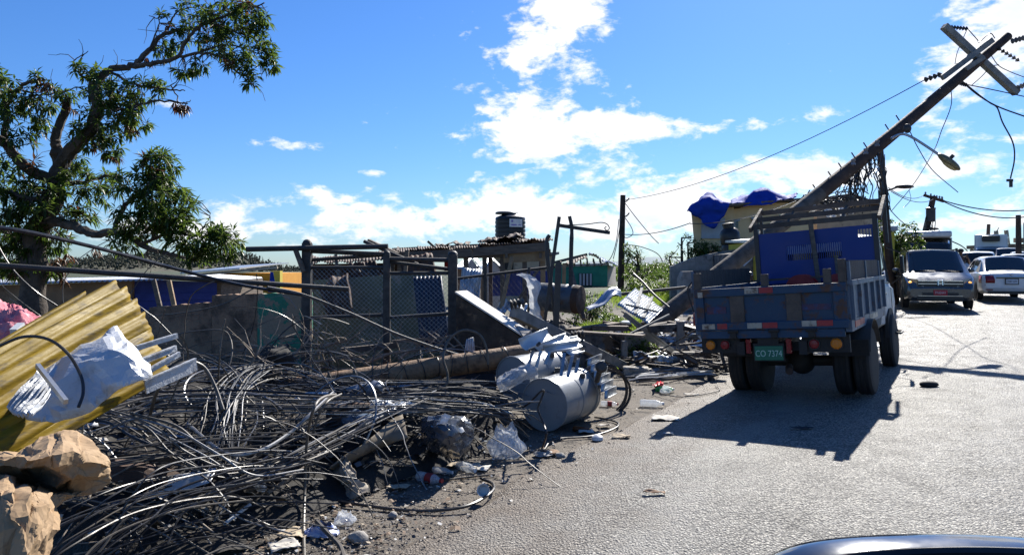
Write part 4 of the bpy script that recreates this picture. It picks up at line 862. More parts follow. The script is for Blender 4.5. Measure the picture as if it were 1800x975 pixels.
def scrub():
    rnd = random.Random(13); f = MB()
    for _ in range(420):
        Y = rnd.uniform(44, 120); c = GP((rnd.uniform(985, 1270) - 900) / F * Y, Y); r_ = rnd.uniform(.3, .85) * (Y / 60) ** .6
        for _ in range(20):
            p = c + Vector((rnd.gauss(0, .7) * r_, rnd.gauss(0, .5) * r_, abs(rnd.gauss(.4, .35)) * r_)); leaf_cluster(f, p, Vector((rnd.uniform(-1, 1), rnd.uniform(-1, 1), .6)), rnd, 5, .34 * r_ ** .5, .13, .2)
    one('far_scrub', 'far-off green scrub filling the flat land beyond the teal house', 'scrub', f, K['leaf'], kind='stuff', angle=180)
scrub()
# ================================================================== poles and wires
def insul(mb, a, b, n=6, r=.055):
    a, b = Vector(a), Vector(b); mb.cyl(a, b, .012, n=6)
    for i in range(n):
        p = a.lerp(b, (i + .5) / n); d = (b - a).normalized() * ((b - a).length / n * .22); mb.cyl(p - d, p + d, r, r * .55, 10)
    return mb
def wire(label, pts, r=.006, n=24, m='cableblk', name='overhead_wire', cat='wire', group=None):
    return one(name, label, cat, MB().tube(crom(pts, n), r, 5), K[m], group=group)
def sag(a, b, s, n=20): return [a.lerp(b, i / n) - Vector((0, 0, s * 4 * (i / n) * (1 - i / n))) for i in range(n + 1)]
def main_pole():
    b = PX(1136, 580, 14.6); e = PX(1772, 64, 18.4); d = (e - b).normalized()
    t = T('leaning_utility_pole', 'long timber utility pole leaning steeply over the road with a crossarm and street lamp', 'utility pole', b)
    n = 26; pts = [b.lerp(e, i / n) + Vector((0, 0, -.10 * math.sin(math.pi * i / n))) for i in range(n + 1)]
    lo = t.part('pole', MB().tube(pts[:12], [.185 - .06 * i / n for i in range(12)], 14), K['polegrey'], label='silvered lower length of the pole')
    t.part('pole', MB().tube(pts[11:], [.160 - .058 * (i - 11) / (n - 11) for i in range(11, n + 1)], 14), K['polewood'])
    at = lambda u: b.lerp(e, (u - 1136) / (1772 - 1136))        # rough: along the pole by column
    Yt = 18.1
    t.part('crossarm', MB().bar(PX(1659, 46, Yt - .2), PX(1787, 164, Yt + .1), .14, .17, (0, 1, 0)), K['crossarm'])
    t.part('brace_timber', MB().bar(PX(1656, 137, Yt - .15), PX(1744, 71, Yt - .15), .13, .12, (0, 1, 0)), K['crossarm'])
    t.part('brace_timber', MB().bar(PX(1697, 122, Yt - .35), PX(1729, 101, Yt - .35), .1, .1, (0, 1, 0)), K['crossarm'])
    ins = [((1671, 48, Yt), (1702, 51, Yt)), ((1754, 85, Yt), (1792, 108, Yt)), ((1682, 145, Yt), (1700, 150, Yt)), ((1625, 141, Yt), (1656, 130, Yt)), ((1778, 73, Yt), (1803, 66, Yt)), ((1788, 155, Yt), (1812, 145, Yt))]
    for i, (a, c) in enumerate(ins): t.part('insulator', insul(MB(), PX(*a), PX(*c), 6 if i < 3 else 4, .055 if i < 3 else .07), K['porcelain'] if i in (4, 5) else K['dark'])
    for u, dv in ((1435, -9), (1462, -9), (1480, -9), (1503, -8), (1524, -8), (1562, -8), (1581, -8)):   # climbing pegs
        v = 345 - (u - 1430) * .84 + dv + 2; p = PX(u, v, 16.5); t.part('step_peg', MB().cyl(p, p + Vector((-.09, -.02, .12)), .014, n=6), K['dark'])
    for u, v in ((1542, 252), (1522, 266), (1500, 285)): p = PX(u, v, 16.3); t.part('spool_insulator', MB().lathe([(.05, -.06), (.05, -.03), (.03, 0), (.05, .03), (.05, .06)], 10, Matrix.Translation(p)), K['porcelain'])
    for u, v in ((1595, 226), (1486, 316)): p = PX(u, v, 16.6); t.part('clamp', MB().ell(p, .09, .07, .11, 10, 6), K['dark'])
    # lamp on its bent arm
    arm = t.part('lamp_arm', MB().tube(crom([PX(1566, 244, 16.6), PX(1577, 238, 16.6), PX(1589, 236, 16.5), PX(1604, 242, 16.4), PX(1622, 253, 16.3), PX(1652, 273, 16.1)], 20), .03, 8), K['galv'])
    h0, h1 = PX(1648, 270, 16.1), PX(1688, 299, 15.9); ax = (h1 - h0); X = ax.normalized(); Y_ = X.cross(Vector((0, 0, 1))).normalized(); Z = Y_.cross(X)
    M = Matrix((X, Y_, Z)).transposed()
    km = mat('aged lamp housing', (.22, .19, .10), (.16, .14, .08), 9, .5, .3)
    hd = t.part('lamp_head', MB().ell((h0 + h1) / 2, ax.length / 2, .13, .085, 16, 8, M), km)
    t.part('lens', MB().ell((h0 + h1) / 2 - Z * .05 + X * .05, ax.length * .33, .10, .06, 14, 6, M), mat('lamp lens', (.5, .42, .2), (.4, .33, .15), 5, .2), hd)
    t.part('photocell', MB().cyl(h0.lerp(h1, .45) + Z * .06, h0.lerp(h1, .45) + Z * .16, .04, n=10), K['dark'], hd)
    # wires still attached to it
    wire('long thin wire strung from the leaning pole to the upright pole by the teal house', sag(PX(1625, 141, Yt), PX(1096, 352, 33), .5), .012)
    wire('slack wire dropping from the crossarm past the lamp to the far pole', [PX(1671, 150, Yt), PX(1672, 185, Yt), PX(1655, 230, Yt), PX(1640, 268, Yt + 1), PX(1605, 325, 22), PX(1566, 372, 24)], .011, 40)
    wire('wire falling in a shallow curve behind the street lamp head', [PX(1600, 232, 16.6), PX(1615, 262, 17), PX(1640, 300, 18), PX(1684, 338, 19)], .011)
    wire('black wire tail hanging free in the open sky past the lamp', [PX(1690, 142, Yt), PX(1722, 168, Yt), PX(1740, 181, Yt), PX(1753, 190, Yt), PX(1762, 215, Yt), PX(1780, 250, Yt), PX(1783, 280, Yt), PX(1776, 314, Yt)], .018, 48)
    one('wire_clamp', 'small metal clamp dangling at the end of the hanging wire tail', 'clamp', MB().box(PX(1775, 317, Yt), (.14, .05, .06)).box(PX(1777, 324, Yt), (.06, .05, .14)), K['dark'])
    wire('broken conductor running off from the pole head past the crossarm', [PX(1692, 145, Yt), PX(1720, 168, Yt), PX(1755, 188, Yt), PX(1810, 208, Yt)], .018)
    wire('thin conductor below the crossarm running out of sight', [PX(1700, 149, Yt), PX(1745, 158, Yt), PX(1810, 172, Yt)], .013)
    wire('jumper wire looped between the crossarm end and the pole head', [PX(1702, 52, Yt), PX(1718, 70, Yt), PX(1722, 74, Yt), PX(1740, 59, Yt), PX(1749, 68, Yt)], .012)
    wire('jumper wire hung below the crossarm middle', [PX(1742, 97, Yt), PX(1755, 115, Yt), PX(1775, 126, Yt), PX(1806, 138, Yt)], .011)
    wire('jumper wire arching from the pole to the lower insulator', [PX(1708, 150, Yt), PX(1725, 135, Yt), PX(1742, 118, Yt), PX(1756, 114, Yt)], .011)
    wire('thin drop wire from the top insulator down to the brace timber', [PX(1699, 54, Yt), PX(1690, 75, Yt), PX(1682, 95, Yt), PX(1678, 118, Yt)], .009)
    rnd = random.Random(5)                       # knot of torn service lines under the pole
    t2 = T('torn_service_lines', 'knot of torn black service lines hanging under the leaning pole', 'wire tangle', PX(1510, 350, 17))
    for i in range(46):
        u = rnd.uniform(1488, 1545); a = PX(u, 340 - (u - 1430) * .84 + 12, 16.8); L_ = rnd.uniform(30, 100); pts = [a]; uu = u
        for k in range(1, 6): uu += rnd.uniform(-9, 8); pts.append(PX(uu, min(376, 340 - (u - 1430) * .84 + 14 + L_ * k / 5 + rnd.uniform(-4, 4)), 16.8 + rnd.uniform(-.3, .3)))
        t2.part('service_line', MB().tube(crom(pts, 20), rnd.choice((.009, .012, .016)), 4), K['cableblk'])
    for i in range(44):                          # matted coil near the roof rack
        c = PX(rnd.uniform(1428, 1500), rnd.uniform(338, 372), 16.6 + rnd.uniform(-.4, .4)); r_ = rnd.uniform(.12, .4); q0 = rnd.uniform(0, 6); tilt = rnd.uniform(-1, 1)
        t2.part('service_line', MB().tube([c + Vector((r_ * math.cos(q0 + k * .5), r_ * .5 * math.sin(q0 * 2 + k * .5) * tilt, r_ * .55 * math.sin(q0 + k * .5))) for k in range(rnd.randint(5, 12))], rnd.choice((.009, .014)), 4), K['cableblk'])
    wm = thinmat('torn white plastic', (.75, .75, .75), .85)
    for i, (u, v, w_, l) in enumerate(((1420, 362, 26, 'torn white plastic caught on the leaning pole above the rack'), (1460, 378, 18, 'white plastic scrap snagged in the wire knot behind the rack'), (1480, 375, 12, 'small white rag tied in the wires behind the rack'))):
        one('plastic_scrap', l, 'plastic', sheet([[PX(u - w_ * .6, v - 9, 16), PX(u, v - 12, 16.1), PX(u + w_ * .5, v + 2, 16)], [PX(u - w_ * .4, v, 16.1), PX(u, v, 15.9), PX(u + w_ * .6, v + 5, 16)], [PX(u - w_ * .2, v + 6, 16), PX(u + 3, v + 9, 16.1), PX(u + w_ * .7, v + 8, 16.1)]], 10, 10, amp=.06, sc=6, crease=.05, seed=i), wm)
main_pole()
def upole(label, base, top, r0=.15, r1=.1, arms=(), tf=None, lamp=None, peg=True):
    t = T('utility_pole', label, 'utility pole', base); t.part('pole', MB().cyl(base, top, r0, r1, 12), K['polewood'])
    for a, b, w_ in arms:
        t.part('crossarm', MB().bar(a, b, w_, w_, (0, 1, 0)), K['polewood'])
        for q in (.08, .35, .65, .92):
            p = Vector(a).lerp(Vector(b), q); t.part('insulator', MB().lathe([(.05, 0), (.06, .06), (.03, .1), (.055, .14), (.02, .2)], 8, Matrix.Translation(p)), K['porcelain'])
    if tf: t.part('transformer', MB().lathe([(.05, -.35), (.22, -.33), (.22, .3), (.24, .32), (.24, .36), (.1, .4)], 14, Matrix.Translation(tf)), K['dark'])
    if lamp: t.part('lamp_arm', MB().tube(crom(lamp, 12), .03, 6), K['dark']); t.part('lamp_head', MB().ell(lamp[-1], .32, .1, .07, 12, 6), K['dark'])
    return t
def far_poles():
    Y = 33; b = GP(PX(1091, 0, Y).x, Y); t = upole('upright timber pole with torn fittings beside the teal house', b, PX(1095, 343, Y), .15, .115)
    for (v, l) in ((352, .2), (378, .28), (480 - 20, .1)): t.part('fitting', MB().tube(crom([PX(1094, v, Y), PX(1098, v + 3, Y - .1), PX(1103, v, Y - .1), PX(1106, v - 4, Y - .1)], 8), .03, 5), K['dark'])
    for i, (pts, lab) in enumerate((([(1098, 356), (1120, 385), (1145, 415), (1158, 428)], 'slack line slanting from the upright pole toward the bank'), ([(1099, 383), (1110, 400), (1112, 412), (1100, 418), (1096, 410)], 'short curled wire end on the upright pole'),
            ([(1092, 380), (1086, 420), (1078, 455)], 'wire drooping on the house side of the upright pole'), ([(1088, 385), (1082, 430), (1070, 458), (1050, 466)], 'service drop from the upright pole to the teal house'), ([(1097, 430), (1120, 432), (1145, 440), (1158, 448), (1165, 460)], 'loose wire arching from the upright pole to the bank trees'), ([(1097, 440), (1104, 455), (1100, 470)], 'stub wire hanging low on the upright pole'))):
        wire(lab, [PX(u, v, Y - .2) for u, v in pts], .018, 18)
    wire('level service wire from the upright pole to the ochre house', sag(PX(1097, 412, Y), PX(1213, 392, 27), .15), .018)
    wire('thin wire from the ochre house across its wall to the leaning pole', sag(PX(1213, 393, 26.4), PX(1400, 352, 22), .2), .015)
    # pole behind the truck cab
    Y = 24; b = GP(PX(1570, 0, Y).x, Y); upole('timber pole with a lamp bracket rising behind the truck cab', b, PX(1547, 262, Y), .14, .1, lamp=[PX(1560, 335, Y), PX(1566, 333, Y), PX(1578, 329, Y), PX(1590, 328, Y)])
    rnd = random.Random(9)
    t2 = T('frayed_lines', 'frayed lines hanging down the pole behind the truck cab', 'wire tangle', PX(1560, 380, Y))
    for i in range(14):
        u = rnd.uniform(1548, 1556); pts = [PX(u, rnd.uniform(268, 330), Y - .2)]
        for k in range(5): u += rnd.uniform(-4, 7); pts.append(PX(u, pts[-1].z * 0 + 300 + k * 18 + rnd.uniform(-6, 6), Y - .2))
        t2.part('line', MB().tube(crom(pts, 16), .012, 4), K['cableblk'])
    wire('wire looping off the cab pole down to the tree', [PX(1562, 365, Y), PX(1575, 380, Y), PX(1592, 395, Y), PX(1612, 408, Y + 6)], .014)
    wire('thin wire dangling in an S beside the lamp bracket', [PX(1598, 334, Y), PX(1601, 350, Y), PX(1592, 362, Y), PX(1588, 364, Y)], .008)
    # leaning transformer pole
    Y = 38; b = GP(PX(1606, 0, Y).x, Y); upole('leaning far pole carrying a transformer and two tilted crossarms', b, PX(1641, 345, Y), .19, .14, [(PX(1624, 343, Y), PX(1659, 354, Y), .12), (PX(1641, 349, Y), PX(1657, 352, Y), .1)], PX(1636, 378, Y - .2), [PX(1626, 396, Y), PX(1632, 398, Y), PX(1640, 402, Y)])
    rnd = random.Random(4); t2 = T('far_line_tangle', 'wispy line tangle under the transformer of the leaning far pole', 'wire tangle', PX(1634, 400, Y - .2))
    for i in range(12):
        u = rnd.uniform(1628, 1642); t2.part('line', MB().tube(crom([PX(u, 372, Y - .2), PX(u + rnd.uniform(-5, 5), 388, Y - .2), PX(u + rnd.uniform(-8, 4), 406, Y - .2)], 8), .016, 3), K['cableblk'])
    Y = 52; b = GP(PX(1650, 0, Y).x, Y); upole('far pole with only its skewed crossarm showing above the queue', b, PX(1664, 412, Y), .14, .1, [(PX(1649, 408, Y), PX(1671, 423, Y), .16)])
    for i, (u0, u1, v, Y, lab) in enumerate(((1733, 1738, 394, 60, 'broken pole stump leaning above the box truck'), (1791, 1790, 378, 42, 'straight dark pole beside the roadside building'), (1708, 1708, 434, 90, 'small distant pole between the queue and the box truck'), (1697, 1697, 444, 110, 'tiniest distant pole just above the standing person'))):
        b = GP(PX(u0, 0, Y).x, Y); upole(lab, b, PX(u1, v, Y), .17, .13)
    wire('power line crossing from the leaning far pole out past the box truck', sag(PX(1659, 353, 38), PX(1830, 366, 40), .3), .03)
    wire('second power line hung under the first beyond the leaning far pole', sag(PX(1654, 352, 38), PX(1830, 376, 40), .5), .03)
    wire('line running back from the leaning far pole to the cab pole', sag(PX(1624, 343, 38), PX(1562, 330, 24), .25), .016)
    wire('lower line running back from the leaning far pole to the cab pole', sag(PX(1641, 350, 38), PX(1566, 336, 24), .25), .016)
    wire('drooping line from the skewed crossarm into the queue', [PX(1671, 423, 52), PX(1690, 432, 52), PX(1700, 441, 54), PX(1704, 447, 55)], .04)
    wire('slack line between the stump pole and the roadside building', [PX(1738, 414, 60), PX(1748, 411, 60), PX(1756, 400, 60)], .03)
far_poles()
# ================================================================== tipper truck
K['truckblue'] = mat('faded blue truck paint', (.010, .042, .088), (.02, .055, .105), 3, .55, wear=(.10, .055, .036), wth=.525, wsc=5, wsoft=.1, bump=.15, bsc=30, wrough=.85)
K['truckdark'] = mat('headboard blue paint', (.006, .032, .19), (.008, .038, .2), 3, .5, wear=(.03, .03, .05), wth=.66, wsc=6)
K['truckside'] = mat('scuffed pale blue paint', (.07, .11, .17), (.11, .14, .18), 3, .5, wear=(.12, .08, .06), wth=.54, wsc=5, wrough=.85)
K['frame'] = mat('grimy chassis', (.02, .019, .018), (.035, .03, .026), 8, .7, bump=.2)
K['boards'] = mat('grey weathered boards', (.11, .088, .07), (.07, .055, .045), 4, .8, stretch=(1, 6, 1), bump=.3)
K['amber'] = mat('amber lamp plastic', (.75, .22, .01), (.6, .17, .01), 40, .25, bump=.3, bsc=150)
K['redlamp'] = mat('dark red lamp plastic', (.26, .012, .02), (.2, .01, .015), 30, .25)
K['tapered'] = mat('red reflective tape', (.40, .03, .035), (.3, .025, .03), 9, .45, wear=(.12, .07, .05), wth=.56, wsc=8)
K['tapewhite'] = mat('worn white reflective tape', (.46, .41, .32), (.36, .31, .24), 9, .5, wear=(.1, .06, .04), wth=.53, wsc=9)
K['plategreen'] = mat('green number plate', (.012, .16, .09), (.01, .13, .075), 5, .4)
K['platered'] = mat('red number plate', (.42, .012, .03), (.36, .01, .025), 5, .4)
K['platewhite'] = mat('white number plate', (.6, .62, .66), (.5, .52, .56), 5, .4)
K['lettergreen'] = mat('pale green plate lettering', (.42, .62, .52), (.38, .56, .46), 5, .5)
def wheel(t, c, r, w, name='wheel', side=1, dual=False):
    c = Vector(c); M = Matrix.Translation(c) @ Matrix.Rotation(R(90), 4, 'Y')
    pr = [(r * .58, -w / 2), (r * .82, -w / 2), (r * .95, -w * .44), (r, -w * .3), (r * .985, -w * .1), (r, -w * .08), (r, w * .08), (r * .985, w * .1), (r, w * .3), (r * .95, w * .44), (r * .82, w / 2), (r * .58, w / 2)]
    wo = t.part('wheel', MB().lathe(pr, 28, M), K['rubber'])
    s = 1 if side > 0 else -1
    t.part('rim', MB().lathe([(r * .6, s * w * .42), (r * .58, s * w * .36), (r * .5, s * w * .1), (r * .28, s * w * .06), (r * .25, s * w * .3), (.01, s * w * .32)][::s], 20, M), K['galv'] if not dual else K['frame'], wo)
    return wo
def truck():
    c = Vector((3.13, 8.78, .075)); hd = R(33.2)
    t = T('tipper_truck', 'battered blue tipper truck stopped at the road edge, seen from behind', 'truck', c, rot=(R(.6), R(-3.9), -hd), world=False)
    keep = ('wheel', 'rim', 'rear_axle', 'mudguard', 'mud_flap', 'exhaust', 'front_arch'); t_part = t.part
    def part(name, mb, m, parent=None, **k):
        if name not in keep:
            if isinstance(mb, MB): mb.v = [p + Vector((0, 0, .06)) for p in mb.v]
            else: mb.transform(Matrix.Translation((0, 0, .06)))
        return t_part(name, mb, m, parent, **k)
    t.part = part
    W2 = .90; z0, z1 = .86, 1.40                     # bed half-width, floor, top of tailgate
    # bed
    t.part('bed_floor', MB().box((0, 1.5, .93), (1.74, 3.0, .07)), K['frame'])
    for sx in (-1, 1):
        t.part('bed_sill', MB().box((sx * (W2 - .03), 1.5, .90), (.07, 3.02, .13)), K['truckside'])
        sd = t.part('side_board', MB().box((sx * (W2 - .02), 1.5, 1.19), (.035, 2.98, .44)), K['truckside'])
        for k in range(6): t.part('rib', MB().box((sx * (W2 + .015), .1 + k * .56, 1.17), (.04, .06, .42)), K['truckside'], sd)
        t.part('top_rail', MB().box((sx * (W2 + .01), 1.5, 1.385), (.06, 3.0, .06)), K['truckside'], sd)
        t.part('reflective_tape', MB().box((sx * (W2 + .008), .55, .905), (.006, .7, .07)), K['tapered'], sd)
        t.part('reflective_tape', MB().box((sx * (W2 + .008), 1.75, .905), (.006, .7, .07)), K['tapewhite'], sd)
        for k in range(2): t.part('extension_board', MB().box((sx * (W2 - .01), .65 + k * 1.24, 1.53), (.03, 1.23, .22)), K['boards'])
        for k in range(3): t.part('board_post', MB().box((sx * (W2 + .005), .03 + k * 1.24, 1.50), (.035, .045, .26)), K['truckside'])
    # tailgate
    tg = t.part('tailgate', MB().box((0, 0, 1.13), (1.74, .035, .50)), K['truckblue'])
    for (x, w_) in ((-.82, .10), (-.36, .17), (.30, .17), (.80, .14)): t.part('rib', MB().box((x, -.03, 1.13), (w_, .035, .36)), K['boards'] if abs(x) < .5 else K['truckblue'], tg, bevel=.006)
    t.part('top_rail', MB().box((0, -.035, 1.345), (1.76, .05, .10)), K['truckblue'], tg, bevel=.01)
    t.part('bottom_rail', MB().box((0, -.035, .93), (1.76, .05, .10)), K['truckblue'], tg, bevel=.01)
    t.part('lower_lip', MB().box((0, -.02, .83), (1.66, .05, .09)), K['truckblue'], tg)
    for (x, w_, z, m) in ((-.72, .16, .935, 'tapewhite'), (-.55, .12, .935, 'tapered'), (-.16, .17, .935, 'tapewhite'), (.02, .17, .935, 'tapered'), (.46, .16, .945, 'tapewhite'), (.63, .17, .945, 'tapered'), (-.17, .16, 1.35, 'tapewhite'), (0, .16, 1.35, 'tapered'), (-.80, .06, 1.33, 'tapewhite')):
        t.part('reflective_tape', MB().box((x, -.063, z), (w_, .006, .065)), K[m], tg)
    fr = mat('faded red lettering', (.085, .03, .05), (.05, .04, .08), 14, .6, wear=(.025, .055, .15), wth=.48, wsc=12)
    t.part('faded_lettering', MB().box((-.62, -.022, 1.13), (.24, .006, .085)), fr, tg); t.part('faded_lettering', MB().box((.53, -.022, 1.13), (.34, .006, .07)), fr, tg)
    for x in (-.42, 0.06, .48): t.part('hinge', MB().box((x, -.055, .84), (.07, .05, .10)).cyl((x - .06, -.07, .87), (x + .06, -.07, .87), .022, n=8), K['frame'], tg)
    for x, h in ((-.84, .30), (-.02, .24), (.68, .26), (.84, .36)): t.part('corner_post', MB().box((x, .0, 1.30 + h / 2), (.085, .06, h)), K['boards'], bevel=.006)
    t.part('chain', MB().tube(crom([(-.9, -.04, 1.5), (-.96, -.06, 1.4), (-.93, -.06, 1.25), (-.9, -.05, 1.12)], 12), .010, 5), K['dark'])
    t.part('crossbar', MB().bar((-.86, 2.4, 1.44), (.86, 2.4, 1.46), .03, .03), K['boards'])
    # headboard with slotted opening and the rack
    hb = 2.98
    def hole_board():
        mb = MB(); zt, zb = 2.17, .95; xa, xb, za, zc = -.42, .38, 1.72, 1.95
        for (x0, x1, a, b) in ((-.86, xa, zb, zt), (xb, .62, zb, zt), (xa, xb, zb, za), (xa, xb, zc, zt), (.62, .86, zb, 2.0), (.62, .86, 2.11, zt), (.80, .86, 2.0, 2.11)): mb.box(((x0 + x1) / 2, hb, (a + b) / 2), (x1 - x0, .03, b - a))
        return mb
    h = t.part('headboard', hole_board(), K['truckdark'])
    for k in range(26): t.part('slot_bar', MB().box((-.42 + .8 * (k + .5) / 26, hb, 1.835), (.012, .02, .24)), K['truckdark'], h)
    for k in range(4): t.part('slot_bar', MB().box((.645 + k * .042, hb, 2.055), (.012, .02, .12)), K['truckdark'], h)
    t.part('lower_rail', MB().box((0, hb - .03, 1.40), (1.7, .04, .06)), K['truckdark'], h)
    for x in (-.86, .86): t.part('headboard_post', MB().box((x, hb, 1.62), (.07, .07, 1.4)), K['dark'])
    t.part('stay', MB().bar((-.03, hb - .04, 2.30), (.10, hb - .3, .98), .06, .04), K['wood']); t.part('stay', MB().bar((.30, hb - .05, 1.75), (.34, hb - .2, 1.0), .05, .03), K['wood'])
    for i, (y, z) in enumerate(((2.98, 2.29), (3.28, 2.42), (3.62, 2.55))): t.part('rack_bar', MB().bar((-.90, y, z), (.90, y, z), .06, .075), K['boards'])
    for x in (-.93, .93): t.part('rack_end', MB().bar((x, 2.9, 2.25), (x, 3.68, 2.60), .045, .08), K['boards']); t.part('rack_leg', MB().bar((x, 3.6, 2.57), (x, 3.62, 1.9), .045, .045), K['dark'])
    t.part('rack_slat', MB().bar((-.4, 2.98, 2.26), (-.4, 3.6, 2.52), .04, .03), K['boards']); t.part('rack_slat', MB().bar((.4, 2.98, 2.26), (.4, 3.6, 2.52), .04, .03), K['boards'])
    # cab
    stn = [(3.22, .62, 1.25, 2.02, .82, .84, .74), (3.5, .6, 1.25, 2.06, .82, .85, .76), (4.1, .58, 1.24, 2.05, .82, .85, .76), (4.42, .56, 1.22, 1.96, .82, .85, .74), (4.78, .54, 1.18, 1.22, .82, .85, .80), (4.9, .54, 1.0, 1.02, .80, .82, .76)]
    cabm, rows = loft(stn); t.part('cab', cabm, K['whitedirty'])
    for sx in (-1, 1):
        d = t.part('side_window', sidewin(rows, 1, 3, sx), K['glass']); t.part('window_frame', MB().tube([Vector(p) for p in frame_pts(rows, 1, 3, sx)], .014, 5), K['black'], d)
        t.part('door_seam', MB().bar((sx * .856, 3.35, .7), (sx * .856, 3.35, 1.2), .006, .012).bar((sx * .856, 4.3, .7), (sx * .856, 4.3, 1.2), .006, .012), K['frame'])
        t.part('door_handle', MB().box((sx * .865, 3.5, 1.12), (.02, .14, .03)), K['black'])
        mr = t.part('mirror', MB().box((sx * 1.02, 4.55, 1.55), (.05, .12, .3)), K['black'], bevel=.015); t.part('mirror_arm', MB().tube([(sx * .84, 4.6, 1.25), (sx * 1.0, 4.62, 1.35), (sx * 1.0, 4.62, 1.75), (sx * .8, 4.6, 1.85)], .012, 5), K['black'], mr)
        t.part('step', MB().tube([(sx * .84, 4.0, .5), (sx * .98, 4.02, .48), (sx * .98, 4.3, .48), (sx * .84, 4.32, .5)], .02, 5), K['dark'])
        t.part('front_arch', MB().prism([(sx * .80, 3.62, .5), (sx * .80, 3.72, .82), (sx * .80, 3.95, .93), (sx * .80, 4.2, .93), (sx * .80, 4.42, .82), (sx * .80, 4.52, .5)], (sx * .055, 0, 0)), K['frame'])
    t.part('windscreen', frontglass(rows, 3, 4), K['glass']); t.part('rear_window', MB().box((0, 3.2, 1.62), (.9, .02, .4)), K['glass'])
    # chassis and wheels
    for x in (-.36, .36): t.part('chassis_rail', MB().box((x, 2.2, .66), (.09, 4.4, .16)), K['frame'])
    t.part('rear_crossmember', MB().box((0, .18, .66), (1.5, .08, .1)), K['frame'])
    t.part('rear_axle', MB().cyl((-.55, 1.25, .43), (.69, 1.25, .43), .07, n=10).ell((.07, 1.25, .43), .17, .2, .18, 12, 8), K['frame'])
    t.part('fuel_tank', MB().box((.62, 2.0, .62), (.36, .8, .34)), K['frame'], bevel=.04); t.part('tool_box', MB().box((-.62, 2.0, .62), (.34, .6, .32)), K['frame'], bevel=.02)
    t.part('exhaust', MB().cyl((.12, .3, .46), (.16, .12, .43), .045, n=10), K['rust'])
    for sx in (-1, 1):
        for xo in (.77, .54): wheel(t, (sx * xo + .07, 1.25, .43), .43, .21, side=sx, dual=xo < .6)
        wheel(t, (sx * .76 + .04, 4.05, .42), .42, .21, side=sx)
        t.part('mudguard', MB().grid([[Vector((sx * .40 + .07, 1.25 + .5 * math.cos(q), .45 + .5 * math.sin(q))), Vector((sx * .90 + .07, 1.25 + .5 * math.cos(q), .45 + .5 * math.sin(q)))] for q in [R(a) for a in range(20, 165, 12)]]), K['frame'], solid=.012)
        t.part('mud_flap', MB().box((sx * .66 + .07, .74, .64), (.46, .012, .2)), K['rubber'])
    t.part('light_bar', MB().box((-.62, .08, .70), (.48, .06, .20)), K['frame']); t.part('light_bar', MB().box((.60, .08, .70), (.52, .06, .20)), K['frame'])
    for x, m, r_ in ((-.74, 'amber', .058), (-.56, 'redlamp', .055), (.48, 'redlamp', .055), (.72, 'amber', .062)):
        l = t.part('lamp', MB().lathe([(r_, 0), (r_, .03), (r_ * .8, .045), (0, .05)], 18, Matrix.Translation((x, .05, .70)) @ Matrix.Rotation(R(90), 4, 'X')), K[m], label=('round amber tail lamp' if m == 'amber' else 'round dark red tail lamp'))
        t.part('bezel', MB().lathe([(r_ * 1.02, .0), (r_ * 1.2, .0), (r_ * 1.2, .025), (r_ * 1.02, .025)], 18, Matrix.Translation((x, .05, .70)) @ Matrix.Rotation(R(90), 4, 'X')), K['black'], l)
    for x in (-.27, .17 + .03): t.part('side_reflector', MB().box((x, .03, .68), (.055, .05, .17)), K['redlamp'])
    t.part('side_marker', MB().box((-.83, .1, .82), (.05, .05, .1)), K['amber']); t.part('spot_lamp', MB().lathe([(.04, 0), (.04, .03), (.02, .035)], 12, Matrix.Translation((.52, -.0, .86)) @ Matrix.Rotation(R(90), 4, 'X')), K['tapewhite']); t.part('spot_lamp', MB().lathe([(.04, 0), (.04, .03), (.02, .035)], 12, Matrix.Translation((-.66, .0, .86)) @ Matrix.Rotation(R(90), 4, 'X')), K['tapewhite'])
    pl = t.part('number_plate', MB().box((-.03, -.01, .60), (.33, .012, .17)), K['plategreen'], bevel=.004)
    t.part('plate_frame', MB().box((-.03, -.003, .61), (.36, .01, .21)).box((-.03, .0, .74), (.24, .03, .07)), K['frame'], pl)
    lm = txt_mesh('CO 7374', .105); lm.transform(Matrix.Translation((-.03, -.019, .593)) @ Matrix.Rotation(R(90), 4, 'X') @ Matrix.Diagonal((.78, 1, 1, 1))); t.part('lettering', lm, K['lettergreen'], pl)
    tm = txt_mesh('JAMAICA', .028) if False else None
    # load: red spools
    for i, (x, y, r_) in enumerate(((-.1, 2.55, .22), (.38, 2.6, .2))):
        M = t.o.matrix_basis.copy()
        bpy.context.view_layer.update(); M = t.o.matrix_world
        mb = MB().lathe([(.03, 0), (r_, 0), (r_, .04), (.06, .05), (.06, .22), (r_, .23), (r_, .27), (.03, .27)], 22, M @ Matrix.Translation((x, y, 1.34)) @ Matrix.Rotation(R(90), 4, 'X'))
        one('cable_spool', ('larger' if i == 0 else 'smaller') + ' red spool showing above the tailgate in the truck bed', 'spool', mb, K['red'])
